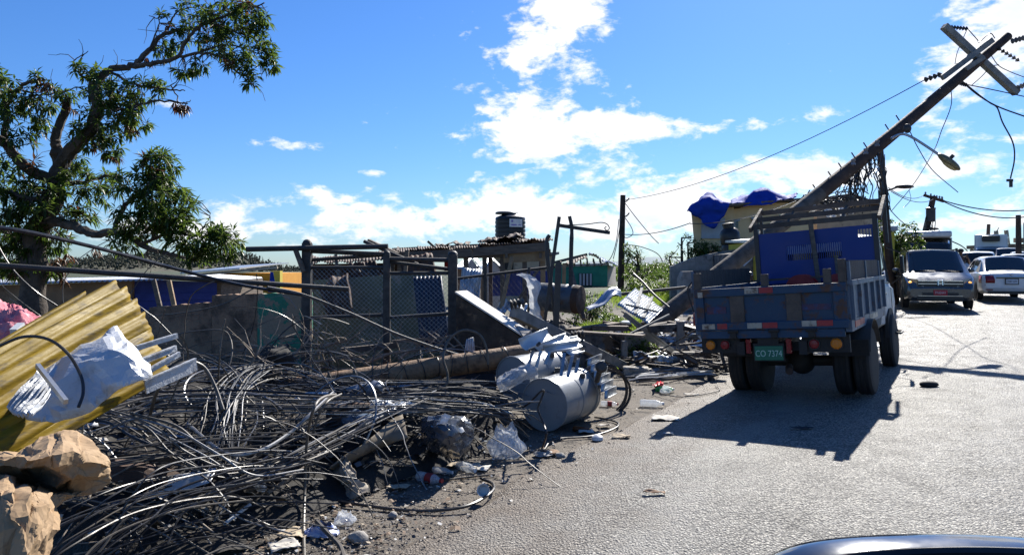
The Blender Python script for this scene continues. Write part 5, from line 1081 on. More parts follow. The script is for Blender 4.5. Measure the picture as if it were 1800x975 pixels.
# ------------------------------------------------------------------ lofted vehicle bodies
def loft(stn):
    """stations: y, z bottom, z belt, z roof, half-widths at sill, belt, roof; returns MB and the point rows (right half then mirrored)"""
    rows = []
    for (y, zb, zt, zr, wb, wt, wr) in stn:
        k = min(.07, (zr - zt) * .4); half = [(0, zb), (wb * .88, zb), (wb * .985, zb + .06), (wb, zb + .14), (wt, zb + (zt - zb) * .62), (wt * .985, zt - .02), (wt * .965, zt), (wr, zr - k), (wr * .93, zr - k * .35), (wr * .72, zr), (0, zr + .018)]
        rows.append([Vector((x, y, z)) for x, z in half] + [Vector((-x, y, z)) for x, z in half[-2:0:-1]])
    mb = MB(); n = len(rows[0])
    mb.add([p for r_ in rows for p in r_], [(i * n + j, i * n + (j + 1) % n, (i + 1) * n + (j + 1) % n, (i + 1) * n + j) for i in range(len(rows) - 1) for j in range(n)] + [tuple(range(n)), tuple((len(rows) - 1) * n + j for j in range(n - 1, -1, -1))])
    return mb, rows
def sidewin(rows, i, j, sx, a=.10, b=.90, inset=.04):
    P = []
    for k in range(i, j + 1):
        p, q = rows[k][6], rows[k][7]
        if k == i and j > i: e = rows[k + 1]; p = p.lerp(e[6], inset); q = q.lerp(e[7], inset)
        if k == j and j > i: e = rows[k - 1]; p = p.lerp(e[6], inset); q = q.lerp(e[7], inset)
        P.append([Vector(((v.x + .007) * sx, v.y, v.z)) for v in (p.lerp(q, a), p.lerp(q, b))])
    return MB().grid(P)
def frame_pts(rows, i, j, sx):
    lo = [rows[k][6].lerp(rows[k][7], .06) for k in range(i, j + 1)]; hi = [rows[k][6].lerp(rows[k][7], .95) for k in range(i, j + 1)]
    L_ = lo + hi[::-1] + [lo[0]]; return [Vector(((p.x + .006) * sx, p.y, p.z)) for p in L_]
def frontglass(rows, i, j, a=.08, b=.94):
    """glass on the slope between two stations (screen or rear window)"""
    P = []; n = len(rows[0]); idx = [7, 8, 9, 10, 11, 12, 13]
    for s in (a, (a + b) / 2, b):
        row = []
        for k in idx:
            p = rows[i][k].lerp(rows[j][k], s); sgn = 1 if rows[j][10].y > rows[i][10].y else -1
            row.append(Vector((p.x * .93, p.y + (.012 if rows[i][10].z > rows[j][10].z else -.012) * sgn, p.z + .012)))
        P.append(row)
    return MB().grid(P)
truck()
def car(name, label, cat, pos, head, body, L_=4.4, W_=1.7, H_=1.45, style='sedan', group=None, front=None, rear=None, plate=None, extra=None, simple=False):
    """local y forward; head = compass angle of its nose clockwise from +Y (deg)"""
    x, y = pos; t = T(name, label, cat, GP(x, y), rotz=-R(head), world=False, group=group)
    h = L_ / 2; w = W_ / 2; zb = .22; zt = H_ * .60
    if style == 'sedan':
        st = [(-h, .42, zt * .80, zt * .81, w * .84, w * .86, w * .8), (-h + .08, .28, zt * .98, zt * 1.0, w * .93, w * .95, w * .86), (-h + .5, zb, zt * 1.04, zt * 1.08, w, w, w * .80), (-h + 1.15, zb, zt * 1.03, H_ * .985, w, w, w * .70), (-.2, zb, zt * 1.0, H_, w, w, w * .72), (.5, zb, zt * .98, H_ * .97, w, w, w * .71), (1.2, zb, zt * .96, zt * 1.0, w, w, w * .84), (h - .4, zb, zt * .83, zt * .86, w * .97, w * .97, w * .8), (h - .06, .26, zt * .66, zt * .68, w * .88, w * .88, w * .75), (h, .34, zt * .55, zt * .56, w * .78, w * .8, w * .7)]
        sw = ((2, 3), (3, 4), (4, 5), (5, 6)); rg, fg = (3, 2), (5, 6)
    elif style == 'wagon':
        st = [(-h, .42, zt * .85, zt * .87, w * .88, w * .9, w * .84), (-h + .06, .28, zt * 1.0, zt * 1.06, w * .95, w * .97, w * .86), (-h + .38, zb, zt * 1.02, H_ * .96, w, w, w * .78), (-h + .9, zb, zt * 1.02, H_, w, w, w * .79), (-.1, zb, zt, H_, w, w, w * .79), (.65, zb, zt * .98, H_ * .975, w, w, w * .78), (1.5, zb, zt * .96, zt * 1.0, w, w, w * .86), (h - .35, zb, zt * .86, zt * .89, w * .98, w * .98, w * .84), (h - .05, .26, zt * .68, zt * .7, w * .92, w * .92, w * .8), (h, .34, zt * .55, zt * .56, w * .84, w * .85, w * .76)]
        sw = ((2, 3), (3, 4), (4, 5), (5, 6)); rg, fg = (2, 1), (5, 6)
    mb, rows = loft(st); t.part('body', mb, body, angle=28)
    t.part('windscreen', frontglass(rows, *fg), K['glass']); t.part('rear_window', frontglass(rows, *rg), K['glass'])
    for sx in (-1, 1):
        for i, j in sw: t.part('side_window', sidewin(rows, i, j, sx, .1, .92, .05), K['glass'])
        for yy in (-h + .82, h - .85):
            if not simple: t.part('wheel_arch', MB().lathe([(.01, 0), (.36, 0), (.36, .012), (.01, .012)], 22, Matrix.Translation((sx * (w * .985) - (.002 if sx > 0 else .01), yy, .33)) @ Matrix.Rotation(R(90), 4, 'Y')), K['black'])
            wheel(t, (sx * (w - .085), yy, .315), .315, .2, side=sx)
        if not simple:
            m = t.part('door_mirror', MB().ell((sx * (w + .1), .82, zt * 1.06), .1, .07, .07, 10, 6), body); t.part('mirror_stalk', MB().bar((sx * (w - .04), .84, zt * 1.02), (sx * (w + .08), .82, zt * 1.03), .05, .03), K['black'], m)
            t.part('door_seam', MB().bar((sx * (w + .001), -.1, .35), (sx * (w + .001), -.1, zt * .96), .006, .012).bar((sx * (w + .001), .85, .35), (sx * (w + .001), .85, zt * .94), .006, .012), K['black'])
            for yy in (-.35, .45): t.part('door_handle', MB().box((sx * (w + .012), yy, zt * .88), (.025, .18, .03)), body)
        fl = t.part('headlamp', MB().prism([(sx * w * .46, h - .03, zt * .60), (sx * w * .80, h - .10, zt * .66), (sx * w * .87, h - .30, zt * .78), (sx * w * .50, h - .06, zt * .66)], (0, .035, .02)), K['plasticwhite'] if not front else mat('headlamp lens', (.55, .55, .5), (.4, .4, .38), 12, .12))
        if style == 'wagon': t.part('tail_lamp', MB().prism([(sx * w * .96, -h + .18, zt * .75), (sx * w * .80, -h + .0, zt * .75), (sx * w * .80, -h + .12, zt * 1.15), (sx * w * .93, -h + .26, zt * 1.15)], (0, -.03, 0)), K['redlamp'])
        else: t.part('tail_lamp', MB().grid([[Vector((sx * w * a, -h + b, zt * c)) for a, b in ((.54, -.012), (.80, -.012), (.93, .09), (.985, .3))] for c in (.66, .78)] + [[Vector((sx * w * a, -h + b + .05, zt * .93)) for a, b in ((.58, 0), (.80, 0), (.93, .06), (.975, .26))]]), K['redlamp'], solid=.03)
    if not simple: t.part('front_bumper_grille', MB().box((0, h - .0, .42), (w * 1.0, .05, .12)), K['black'])
    for k in (rear, front):
        if k: k(t, h, w, zt, rows)
    return t
def plate(t, y, z, s, m, lm, facing, wd=.34, ht=.14, size=.1, sq=.8):
    p = t.part('number_plate', MB().box((0, y, z), (wd, .012, ht)), K[m], bevel=.003); me = txt_mesh(s, size)
    Rm = Matrix.Rotation(R(90), 4, 'X') if facing < 0 else Matrix.Rotation(R(180), 4, 'Z') @ Matrix.Rotation(R(90), 4, 'X')
    me.transform(Matrix.Translation((0, y + .009 * facing, z - .004)) @ Rm @ Matrix.Diagonal((sq, 1, 1, 1))); t.part('lettering', me, lm, p)
K['greypaint'] = mat('dark grey car paint', (.075, .08, .085), (.065, .07, .075), 2, .22, .6, coat=1)
K['silverpaint'] = mat('silver car paint', (.42, .43, .44), (.38, .39, .4), 2, .3, .5, coat=.5)
K['bluepaint'] = mat('dark blue car paint', (.03, .05, .1), (.025, .04, .08), 2, .3, .3, coat=.5)
def van_front(t, h, w, zt, rows):
    for k in range(3): t.part('grille_bar', MB().bar((-w * .62, h + .005 - .02 * k, zt * (.80 - .075 * k) - .03), (w * .62, h + .005 - .02 * k, zt * (.80 - .075 * k) - .03), .03, .022), K['chrome'])
    t.part('grille', MB().box((0, h - .045, zt * .69), (w * 1.28, .06, .2)), K['black'])
    e = t.part('emblem', MB().bar((-.055, h + .035, zt * .66), (-.045, h + .03, zt * .80), .02, .02).bar((.055, h + .035, zt * .66), (.045, h + .03, zt * .80), .02, .02).bar((-.05, h + .033, zt * .72), (.05, h + .033, zt * .72), .02, .018), K['chrome'])
    t.part('emblem_ring', MB().tube([Vector((a, h + .032, zt * .73 + b)) for a, b in ((-.075, .085), (.075, .085), (.085, 0), (.065, -.08), (-.065, -.08), (-.085, 0), (-.075, .085))], .008, 5), K['chrome'], e)
    plate(t, h + .03, zt * .46, 'PN0441', 'platered', mat('pale plate lettering', (.65, .5, .5), (.6, .45, .45), 5, .5), 1, .34, .15, .105)
    t.part('lower_intake', MB().box((0, h - .015, .32), (w * 1.3, .05, .10)), K['black']); t.part('chrome_strip', MB().bar((-w * .62, h + .02, .385), (w * .62, h + .02, .385), .015, .012), K['chrome'])
    for sx in (-1, 1):
        t.part('turn_lamp', MB().ell((sx * w * .83, h - .13, zt * .73), .05, .04, .04, 10, 6), mat('lit turn lamp', (.8, .35, .05), (.7, .3, .05), 4, .3, emit=(1, .5, .12), estr=.9 if sx > 0 else .6))
        t.part('headlamp_housing', MB().prism([(sx * w * .63, h - .045, zt * .62), (sx * w * .90, h - .22, zt * .66), (sx * w * .93, h - .36, zt * .84), (sx * w * .63, h - .06, zt * .80)], (0, .03, .012)), K['glasspale'])
    for sx in (-1, 1): t.part('wiper', MB().bar((sx * .3 - .25, 1.52, zt * 1.02), (sx * .3 + .25, 1.42, zt * 1.06), .015, .015), K['black'])
    t.part('roof_rail', MB().bar((-w * .72, -h + .8, 1.74), (-w * .72, .6, 1.72), .03, .04), K['black']); t.part('roof_rail', MB().bar((w * .72, -h + .8, 1.74), (w * .72, .6, 1.72), .03, .04), K['black'])
K['glasspale'] = mat('clear lamp lens', (.30, .32, .3), (.2, .22, .2), 12, .1, spec=.7)
def sedan_rear(t, h, w, zt, rows):
    plate(t, -h - .035, zt * .72, '7087 HM', 'platewhite', mat('dark plate lettering', (.06, .07, .12), (.06, .07, .1), 5, .5), -1, .33, .15, .085)
    t.part('boot_trim', MB().bar((-w * .5, -h - .01, zt * .86), (w * .5, -h - .01, zt * .86), .04, .035), K['glass'])
    t.part('plate_surround', MB().box((0, -h - .02, zt * .72), (.38, .02, .2)), K['black'])
    e = t.part('emblem', MB().ell((0, -h + .03, zt * .97), .05, .02, .035, 14, 6), K['chrome'])
    for sx in (-1, 1): t.part('bumper_reflector', MB().box((sx * w * .72, -h + .0, .36), (.2, .03, .03)), K['redlamp'])
    t.part('bumper_seam', MB().bar((-w * .86, -h + .01, zt * .58), (w * .86, -h + .01, zt * .58), .012, .012), K['black']); t.part('lower_valance', MB().box((0, -h + .06, .27), (w * 1.5, .08, .09)), K['black'])
    t.part('boot_seam', MB().bar((-w * .72, -h + .02, zt * .6), (-w * .66, -h + .1, zt * 1.02), .01, .01).bar((w * .72, -h + .02, zt * .6), (w * .66, -h + .1, zt * 1.02), .01, .01), K['black'])
def at(u, Y): return ((u - 900) / F * Y, Y)
RH = math.degrees(math.atan2(RD.x, RD.y))
car('grey_minivan', 'dark grey minivan with a red plate facing the camera beside the truck cab', 'minivan', at(1633, 23.0), RH + 180 - 9, K['greypaint'], 4.7, 1.78, 1.74, 'wagon', front=van_front)
car('white_sedan', 'white sedan with tinted rear window driving away in the open lane', 'car', at(1752, 25.8), RH - 9, K['white'], 4.4, 1.72, 1.46, 'sedan', rear=sedan_rear)
car('white_wagon', 'white wagon with a tinted rear window stopped ahead of the white sedan', 'car', at(1716, 36), RH - 1, K['white'], 4.3, 1.7, 1.6, 'wagon')
car('silver_car', 'pale silver car beside the box truck in the queue', 'car', at(1786, 36), RH + 178, K['silverpaint'], 4.4, 1.72, 1.5, 'sedan')
car('white_hatchback', 'white hatchback behind the silver car at the picture edge', 'car', at(1800, 47), RH + 180, K['white'], 4.3, 1.75, 1.7, 'wagon', simple=True)
car('blue_car', 'dark blue car waiting directly behind the grey minivan', 'car', at(1659, 30.5), RH + 178, K['bluepaint'], 4.4, 1.72, 1.5, 'sedan')
car('white_queue_car', 'white car with dark windows third in the oncoming queue', 'car', at(1660, 37), RH + 178, K['white'], 4.4, 1.72, 1.55, 'wagon', simple=True)
car('silver_queue_car', 'silver car fourth in the oncoming queue', 'car', at(1667, 45), RH + 180, K['silverpaint'], 4.4, 1.72, 1.55, 'wagon', simple=True)
def lorry(name, label, u, Y, head, boxdim, boxm, cabm, dark=False):
    x, y = at(u, Y); t = T(name, label, 'truck', GP(x, y), rotz=-R(head), world=False)
    bw, bl, bh, bz = boxdim
    st = [(.2, .5, 1.3, 2.15, bw * .47, bw * .48, bw * .44), (.9, .5, 1.3, 2.2, bw * .47, bw * .48, bw * .44), (1.35, .5, 1.25, 2.05, bw * .47, bw * .48, bw * .43), (1.7, .48, 1.2, 1.25, bw * .47, bw * .48, bw * .46), (1.78, .5, 1.05, 1.06, bw * .45, bw * .46, bw * .44)]
    mb, rows = loft(st); t.part('cab', mb, cabm); t.part('windscreen', frontglass(rows, 2, 3), K['glass'])
    for sx in (-1, 1):
        t.part('side_window', sidewin(rows, 0, 2, sx), K['glass']); t.part('headlamp', MB().box((sx * bw * .34, 1.77, .78), (.3, .04, .16)), K['glasspale'])
        t.part('mirror', MB().box((sx * (bw * .5 + .12), 1.5, 1.6), (.1, .08, .36)), K['black'])
        for yy in (1.05, -bl + .9): wheel(t, (sx * bw * .40, yy, .42), .42, .25, side=sx)
    t.part('grille', MB().box((0, 1.76, .98), (bw * .6, .05, .16)), K['black']); t.part('bumper', MB().box((0, 1.8, .55), (bw * .94, .08, .2)), K['black'])
    b = t.part('box_body', MB().box((0, .1 - bl / 2, bz + bh / 2), (bw, bl, bh)), boxm, bevel=.03)
    for sx in (-1, 1): t.part('edge_trim', MB().box((sx * bw / 2, .11, bz + bh / 2), (.05, .05, bh)), K['galv'], b)
    if not dark: t.part('cooling_unit', MB().box((0, .35, bz + bh * .86), (bw * .55, .5, .42)), K['black'], bevel=.04)
    else:
        t.part('roof_load', MB().box((0, .5, 2.42), (bw * .95, 2.0, .3)), K['zincpaint'], bevel=.08)
    t.part('chassis', MB().box((0, -bl / 2 + .3, .62), (.9, bl, .2)), K['frame'])
lorry('box_truck', 'white refrigerated box truck facing the camera far up the road', 1742, 58, RH + 183, (2.15, 4.6, 2.25, .9), K['white'], K['silverpaint'])
lorry('dark_truck', 'dark-fronted truck with a pale roof load behind the grey minivan', 1629, 35, RH + 176, (2.0, 3.6, 1.5, .8), K['black'], K['greypaint'], True)
car('dark_van', 'dark van half hidden beside the box truck', 'van', at(1773, 52), RH + 182, K['bluepaint'], 4.6, 1.85, 2.0, 'wagon', simple=True)
car('green_queue_car', 'dark green car fifth in the oncoming queue', 'car', at(1676, 54), RH + 180, mat('dark green car paint', (.02, .06, .04), (.018, .05, .035), 2, .3, .3, coat=.5), 4.3, 1.7, 1.5, 'wagon', simple=True)
car('red_queue_car', 'small red car far up the road past the standing person', 'car', at(1690, 66), RH + 180, mat('red car paint', (.3, .02, .02), (.26, .02, .02), 2, .3, .1, coat=.5), 4.3, 1.7, 1.5, 'wagon', simple=True)
# the bonnet corner of the car the photograph is taken from
def own_car():
    b = Vector((1.15, 1.35, 0)); t = T('car_bonnet', 'dark glossy bonnet edge of the car the picture is taken from', 'car', b)
    km = mat('near-black bonnet paint', (.012, .013, .016), (.016, .017, .02), 3, .12, .2, coat=1)
    rows = []
    top = [(1330, 995), (1390, 964), (1450, 950), (1540, 942), (1640, 939), (1740, 941), (1840, 948), (1950, 960)]
    for k, (dy, dz) in enumerate(((.10, -.10), (.06, -.03), (0, 0), (-.05, .004), (-.10, -.002), (-.16, -.02), (-.3, -.035), (-.55, -.03))):
        rows.append([PX(u, v, 1.75) + Vector((0, dy, dz)) for u, v in top])
    t.part('bonnet', sheet(rows, 28, 28), km, solid=.006)
    t.part('bonnet_seal', MB().tube(crom([p + Vector((0, -.12, .006)) for p in rows[2]], 24), .012, 6), K['black'])
    fl = [PX(u, v, 1.75) for u, v in top]
    t.part('wing', MB().grid([[p + Vector((0, .10, -.10)) for p in fl], [p + Vector((0, .12, -.35)) for p in fl], [Vector((p.x, p.y + .1, .3)) for p in fl]]), km, solid=.006)
own_car()
# ================================================================== the roadside heap
Z = lambda u, v, z=0.0: WZ(u, v, z)
K['heap'] = mat('dark heap of debris', (.014, .013, .012), (.028, .024, .02), 6, .9, wear=(.05, .04, .03), wth=.6, wsc=9, bump=1, bsc=14)
HEAP = [[(250, 1010, 0), (420, 975, 0), (560, 905, 0), (690, 850, 0), (820, 812, 0), (930, 772, 0)],
        [(120, 930, .22), (330, 890, .2), (500, 830, .2), (650, 795, .2), (790, 765, .18), (905, 745, .14)],
        [(30, 860, .42), (250, 810, .42), (440, 770, .42), (610, 735, .42), (760, 715, .38), (890, 705, .28)],
        [(-40, 770, .62), (190, 715, .6), (390, 690, .55), (580, 690, .46), (730, 680, .4), (870, 670, .34)],
        [(-80, 690, .6), (160, 665, .5), (370, 660, .42), (560, 668, .36), (720, 660, .3), (860, 652, .25)],
        [(-120, 640, .0), (130, 640, .0), (350, 640, .0), (550, 652, .0), (710, 648, .0), (850, 640, .0)]]
HP = [[Z(*p) for p in r_] for r_ in HEAP]
HG = surf(HP, 40, 40, amp=.10, sc=3.2, seed=2)
def hs(s, t, lift=0.0):
    """point on the heap: s along it, t from the road side to the back"""
    i = min(max(t, 0), 1) * (len(HG) - 1.001); j = min(max(s, 0), 1) * (len(HG[0]) - 1.001); a, b = int(i), int(j)
    p = HG[a][b].lerp(HG[a][b + 1], j - b).lerp(HG[a + 1][b].lerp(HG[a + 1][b + 1], j - b), i - a); return p + Vector((0, 0, lift))
one('debris_mound', 'dark mound of soil and shredded debris under the fallen cables', 'debris', MB().grid(HG), K['heap'], kind='stuff', angle=60)
def heap_cables():
    rnd = random.Random(21)
    groups = {'a': T('black_cable_tangle', 'mass of black utility cables heaped along the roadside mound', 'cable tangle', hs(.5, .3) - Vector((0, 0, .3))),
              'b': T('bare_wire_tangle', 'shiny bare aluminium wires sprung in loops out of the black cable heap', 'wire tangle', hs(.45, .4) - Vector((0, 0, .3)))}
    def lay(g, pts, r, m, n=40): groups[g].part('cable' if g == 'a' else 'wire', MB().tube(crom(pts, n), r, 5), K[m])
    def path(s0, s1, t0, t1, k, lift, wob):
        P = []; ph = rnd.uniform(0, 6); fq = rnd.uniform(.6, 1.8)
        for i in range(k + 1):
            q = i / k; P.append(hs(s0 + (s1 - s0) * q + wob * .3 * math.sin(q * 5 + ph), t0 + (t1 - t0) * q + wob * math.sin(q * 6.28 * fq + ph), lift * (.4 + abs(math.sin(q * 3.14 * fq + ph))) + rnd.uniform(0, .03)))
        return P
    def bundle(key, n, spread, rs, ms, lift=0.0, g=None):
        n = int(n * .62); rs = [q * .82 for q in rs]; spread *= 1.35
        K_ = [Z(u, v, z) for u, v, z in key]
        for i in range(n):
            ox, oy, oz = rnd.gauss(0, spread), rnd.gauss(0, spread), abs(rnd.gauss(0, spread * .6)); a0, a1 = rnd.choice((0, 0, 0, 1)), rnd.choice((0, 0, 1)); P = []
            kk = K_[a0:len(K_) - a1]
            for j, p in enumerate(kk):
                e = 1 + 1.2 * abs(j / (len(kk) - 1) - .45); P.append(p + Vector((ox * e, oy * e, oz + lift)) + Vector((rnd.gauss(0, .02), rnd.gauss(0, .02), abs(rnd.gauss(0, .015)))))
            m = rnd.choice(ms); lay(g or ('a' if m == 'cableblk' else 'b'), P, rnd.choice(rs), m, 10 * len(P))
    BK, MX, BR = ('cableblk',), ('cableblk', 'cableblk', 'cableblk', 'cablegrey', 'cablegrey', 'alu'), ('alu', 'cablegrey', 'cableblk')
    bundle([(120, 775, .62), (250, 735, .66), (420, 730, .6), (600, 735, .5), (760, 730, .42), (900, 742, .3)], 26, .09, (.006, .008, .011), MX)
    bundle([(290, 672, .62), (420, 662, .6), (560, 688, .52), (700, 690, .45), (850, 692, .36), (905, 715, .3)], 26, .08, (.006, .008, .010), MX)
    bundle([(520, 650, .5), (455, 655, .72), (415, 695, .74), (400, 750, .6), (392, 820, .38), (360, 900, .14), (310, 965, .03)], 22, .045, (.005, .006, .008), BR)
    bundle([(500, 668, .5), (440, 680, .66), (408, 730, .62), (398, 790, .45), (410, 850, .2), (440, 890, .06)], 12, .05, (.005, .007), MX)
    bundle([(135, 760, .66), (200, 742, .72), (267, 768, .64), (333, 810, .5), (400, 840, .36), (470, 835, .3), (560, 800, .3)], 14, .05, (.007, .009, .012), ('cablegrey', 'cableblk', 'alu'))
    bundle([(200, 905, .2), (330, 885, .22), (440, 845, .3), (550, 795, .38), (650, 745, .46), (730, 705, .46)], 22, .07, (.005, .007, .009), MX)
    bundle([(150, 830, .5), (260, 812, .5), (380, 800, .46), (480, 800, .4), (560, 815, .26)], 18, .08, (.005, .007), MX)
    bundle([(140, 985, .12), (230, 920, .24), (330, 880, .3), (430, 850, .3), (500, 860, .18)], 20, .10, (.005, .007, .009), ('cableblk', 'cableblk', 'cablegrey'))
    bundle([(600, 720, .52), (690, 705, .5), (780, 712, .42), (850, 722, .36), (900, 738, .28), (925, 760, .12)], 26, .055, (.005, .006, .008), ('alu', 'cablegrey', 'cableblk', 'cableblk'))
    bundle([(250, 700, .66), (300, 655, .74), (350, 640, .8), (400, 660, .76), (430, 710, .62), (425, 770, .45)], 9, .05, (.008, .010), ('cableblk', 'cablegrey'))
    bundle([(180, 720, .66), (280, 690, .7), (380, 668, .66), (470, 672, .55)], 14, .06, (.008, .011), BK)
    bundle([(40, 1000, .3), (130, 935, .42), (250, 885, .42), (380, 862, .3), (450, 870, .15)], 24, .12, (.004, .006), ('cableblk', 'cableblk', 'cablegrey'))
    bundle([(170, 1005, .06), (300, 950, .12), (420, 925, .10), (500, 935, .03)], 18, .10, (.004, .006), MX)
    bundle([(180, 860, .4), (270, 905, .22), (350, 950, .08), (400, 985, .02)], 16, .09, (.005, .007), MX)
    for i in range(34):                      # stray long sweeps
        t0 = rnd.uniform(.15, .95); s0 = rnd.uniform(.02, .45); lay('a', path(s0, rnd.uniform(.62, 1.0), t0, .45 + (t0 - .45) * .5 + rnd.uniform(-.1, .1), 7, rnd.uniform(.02, .12), rnd.uniform(.02, .07)), rnd.choice((.006, .008, .010)), 'cableblk')
    for i in range(26):                      # sprung loops
        c = hs(rnd.uniform(.26, .62), rnd.uniform(.3, .85), rnd.uniform(-.08, .08)); r_ = rnd.uniform(.2, .5); nrm = Vector((rnd.uniform(-.5, .5), rnd.uniform(-1, -.3), rnd.uniform(-.2, .7))).normalized(); a = nrm.orthogonal().normalized(); b = nrm.cross(a); q0 = rnd.uniform(0, 6.28); n = rnd.randint(12, 22)
        lay('b', [c + (a * math.cos(q0 + k * .28) + b * math.sin(q0 + k * .28)) * r_ * (1 - k * .008) + nrm * k * .006 for k in range(n)], rnd.choice((.005, .007, .009)), rnd.choice(('cablegrey', 'alu', 'cableblk', 'cableblk')), n * 2)
    for i in range(12):                      # short offcuts
        c = hs(rnd.uniform(.05, .55), rnd.uniform(.08, .6), rnd.uniform(.02, .08)); d = Vector((rnd.uniform(-1, 1), rnd.uniform(-.6, .6), rnd.uniform(-.1, .5))).normalized() * rnd.uniform(.1, .3)
        lay('b', [c - d, c + Vector((0, 0, .03)), c + d], .006, rnd.choice(('alu', 'cablegrey')), 8)
heap_cables()
K['zinccold'] = mat('crumpled white zinc', (.56, .57, .58), (.45, .47, .49), 4, .42, .15, wear=(.24, .21, .18), wth=.54, wsc=7, wsoft=.2, bump=.4, bsc=30)
def heap_wreckage():
    """bent scraps of sheet and board worked into the heap"""
    rnd = random.Random(41); ms = [K['zinccold'], K['wood'], K['boards'], K['galv'], K['concdark'], K['rust'], K['dark']]
    where = ('beside the yellow stack', 'under the cable fan', 'by the sprung wire loops', 'at the heap crest', 'near the curved board', 'behind the black bag', 'low on the heap face', 'at the fallen pole foot')
    kinds = (('bent white sheet scrap', 0, 'sheet'), ('dark board end', 1, 'board'), ('grey lath', 2, 'board'), ('buckled metal strip', 3, 'metal strip'), ('rusty sheet scrap', 5, 'sheet'))
    spots = ((.14, .62), (.30, .50), (.42, .62), (.36, .86), (.56, .42), (.74, .52), (.22, .30), (.66, .84))
    for wi, (w_, (s0, t0)) in enumerate(zip(where, spots)):
        for ki, (kn, mi, cat) in enumerate(kinds):
            if (wi + ki) % 2: continue
            c = hs(s0 + rnd.uniform(-.07, .07), t0 + rnd.uniform(-.1, .1), rnd.uniform(.02, .10)); a = rnd.uniform(-.7, .7); d = Vector((math.cos(a), math.sin(a), rnd.uniform(-.35, .35))) * rnd.uniform(.10, .24); e = Vector((-math.sin(a), math.cos(a), rnd.uniform(.2, 1.2))).normalized() * rnd.uniform(.04, .12)
            if cat == 'sheet': mb = crumple([[c - d - e, c - e * 1.2, c + d - e], [c - d, c + Vector((0, 0, .04)), c + d], [c - d + e, c + e, c + d + e * .6]], 3, 3, .03, wi * 9 + ki, 3)
            else: mb = MB().bar(c - d * 1.6, c + d * 1.6, rnd.uniform(.03, .08), .016, e)
            one(kn.replace(' ', '_'), kn + ' lodged ' + w_, cat, mb, ms[mi], solid=.003 if cat == 'sheet' else 0, angle=15)
    # chaotic extra coils
    t = T('wire_snarl', 'snarl of springy thin wires standing out of the heap crest', 'wire tangle', hs(.35, .7))
    for i in range(150):
        c = hs(rnd.uniform(.02, .74), rnd.uniform(.25, .9), rnd.uniform(.0, .12)); p = c; d = Vector((rnd.uniform(-1, 1), rnd.uniform(-.6, .6), rnd.uniform(.1, .8))).normalized(); cv = Vector((rnd.uniform(-1, 1), rnd.uniform(-1, 1), rnd.uniform(-1, .3))) * rnd.uniform(.15, .5); P = [p]
        for k in range(rnd.randint(8, 26)): d = (d + cv * .3 + Vector((rnd.gauss(0, .08), rnd.gauss(0, .08), -.05))).normalized(); p = p + d * .075; P.append(p)
        t.part('wire', MB().tube(crom(P, len(P) * 2), rnd.choice((.003, .0045, .006)), 4), K[rnd.choice(('cablegrey', 'alu', 'cableblk', 'cableblk'))])
    mb = MB()
    for _ in range(170):
        c = hs(rnd.uniform(0, .98), rnd.uniform(.05, .95), rnd.uniform(.0, .08)); d = Vector((rnd.uniform(-1, 1), rnd.uniform(-1, 1), rnd.uniform(-.3, .5))).normalized() * rnd.uniform(.06, .26); mb.tube([c - d, c + Vector((rnd.uniform(-.02, .02), 0, .015)), c + d], [.006, .005, .003], 4)
    one('stick_litter', 'dry sticks and straws strewn through the cable heap', 'sticks', mb, K['drytwig'], kind='stuff')
heap_wreckage()
def cable(label, pts, r, m='cableblk', n=48, name='loose_cable', cat='cable'): return one(name, label, cat, MB().tube(crom(pts, n), r, 7), K[m])
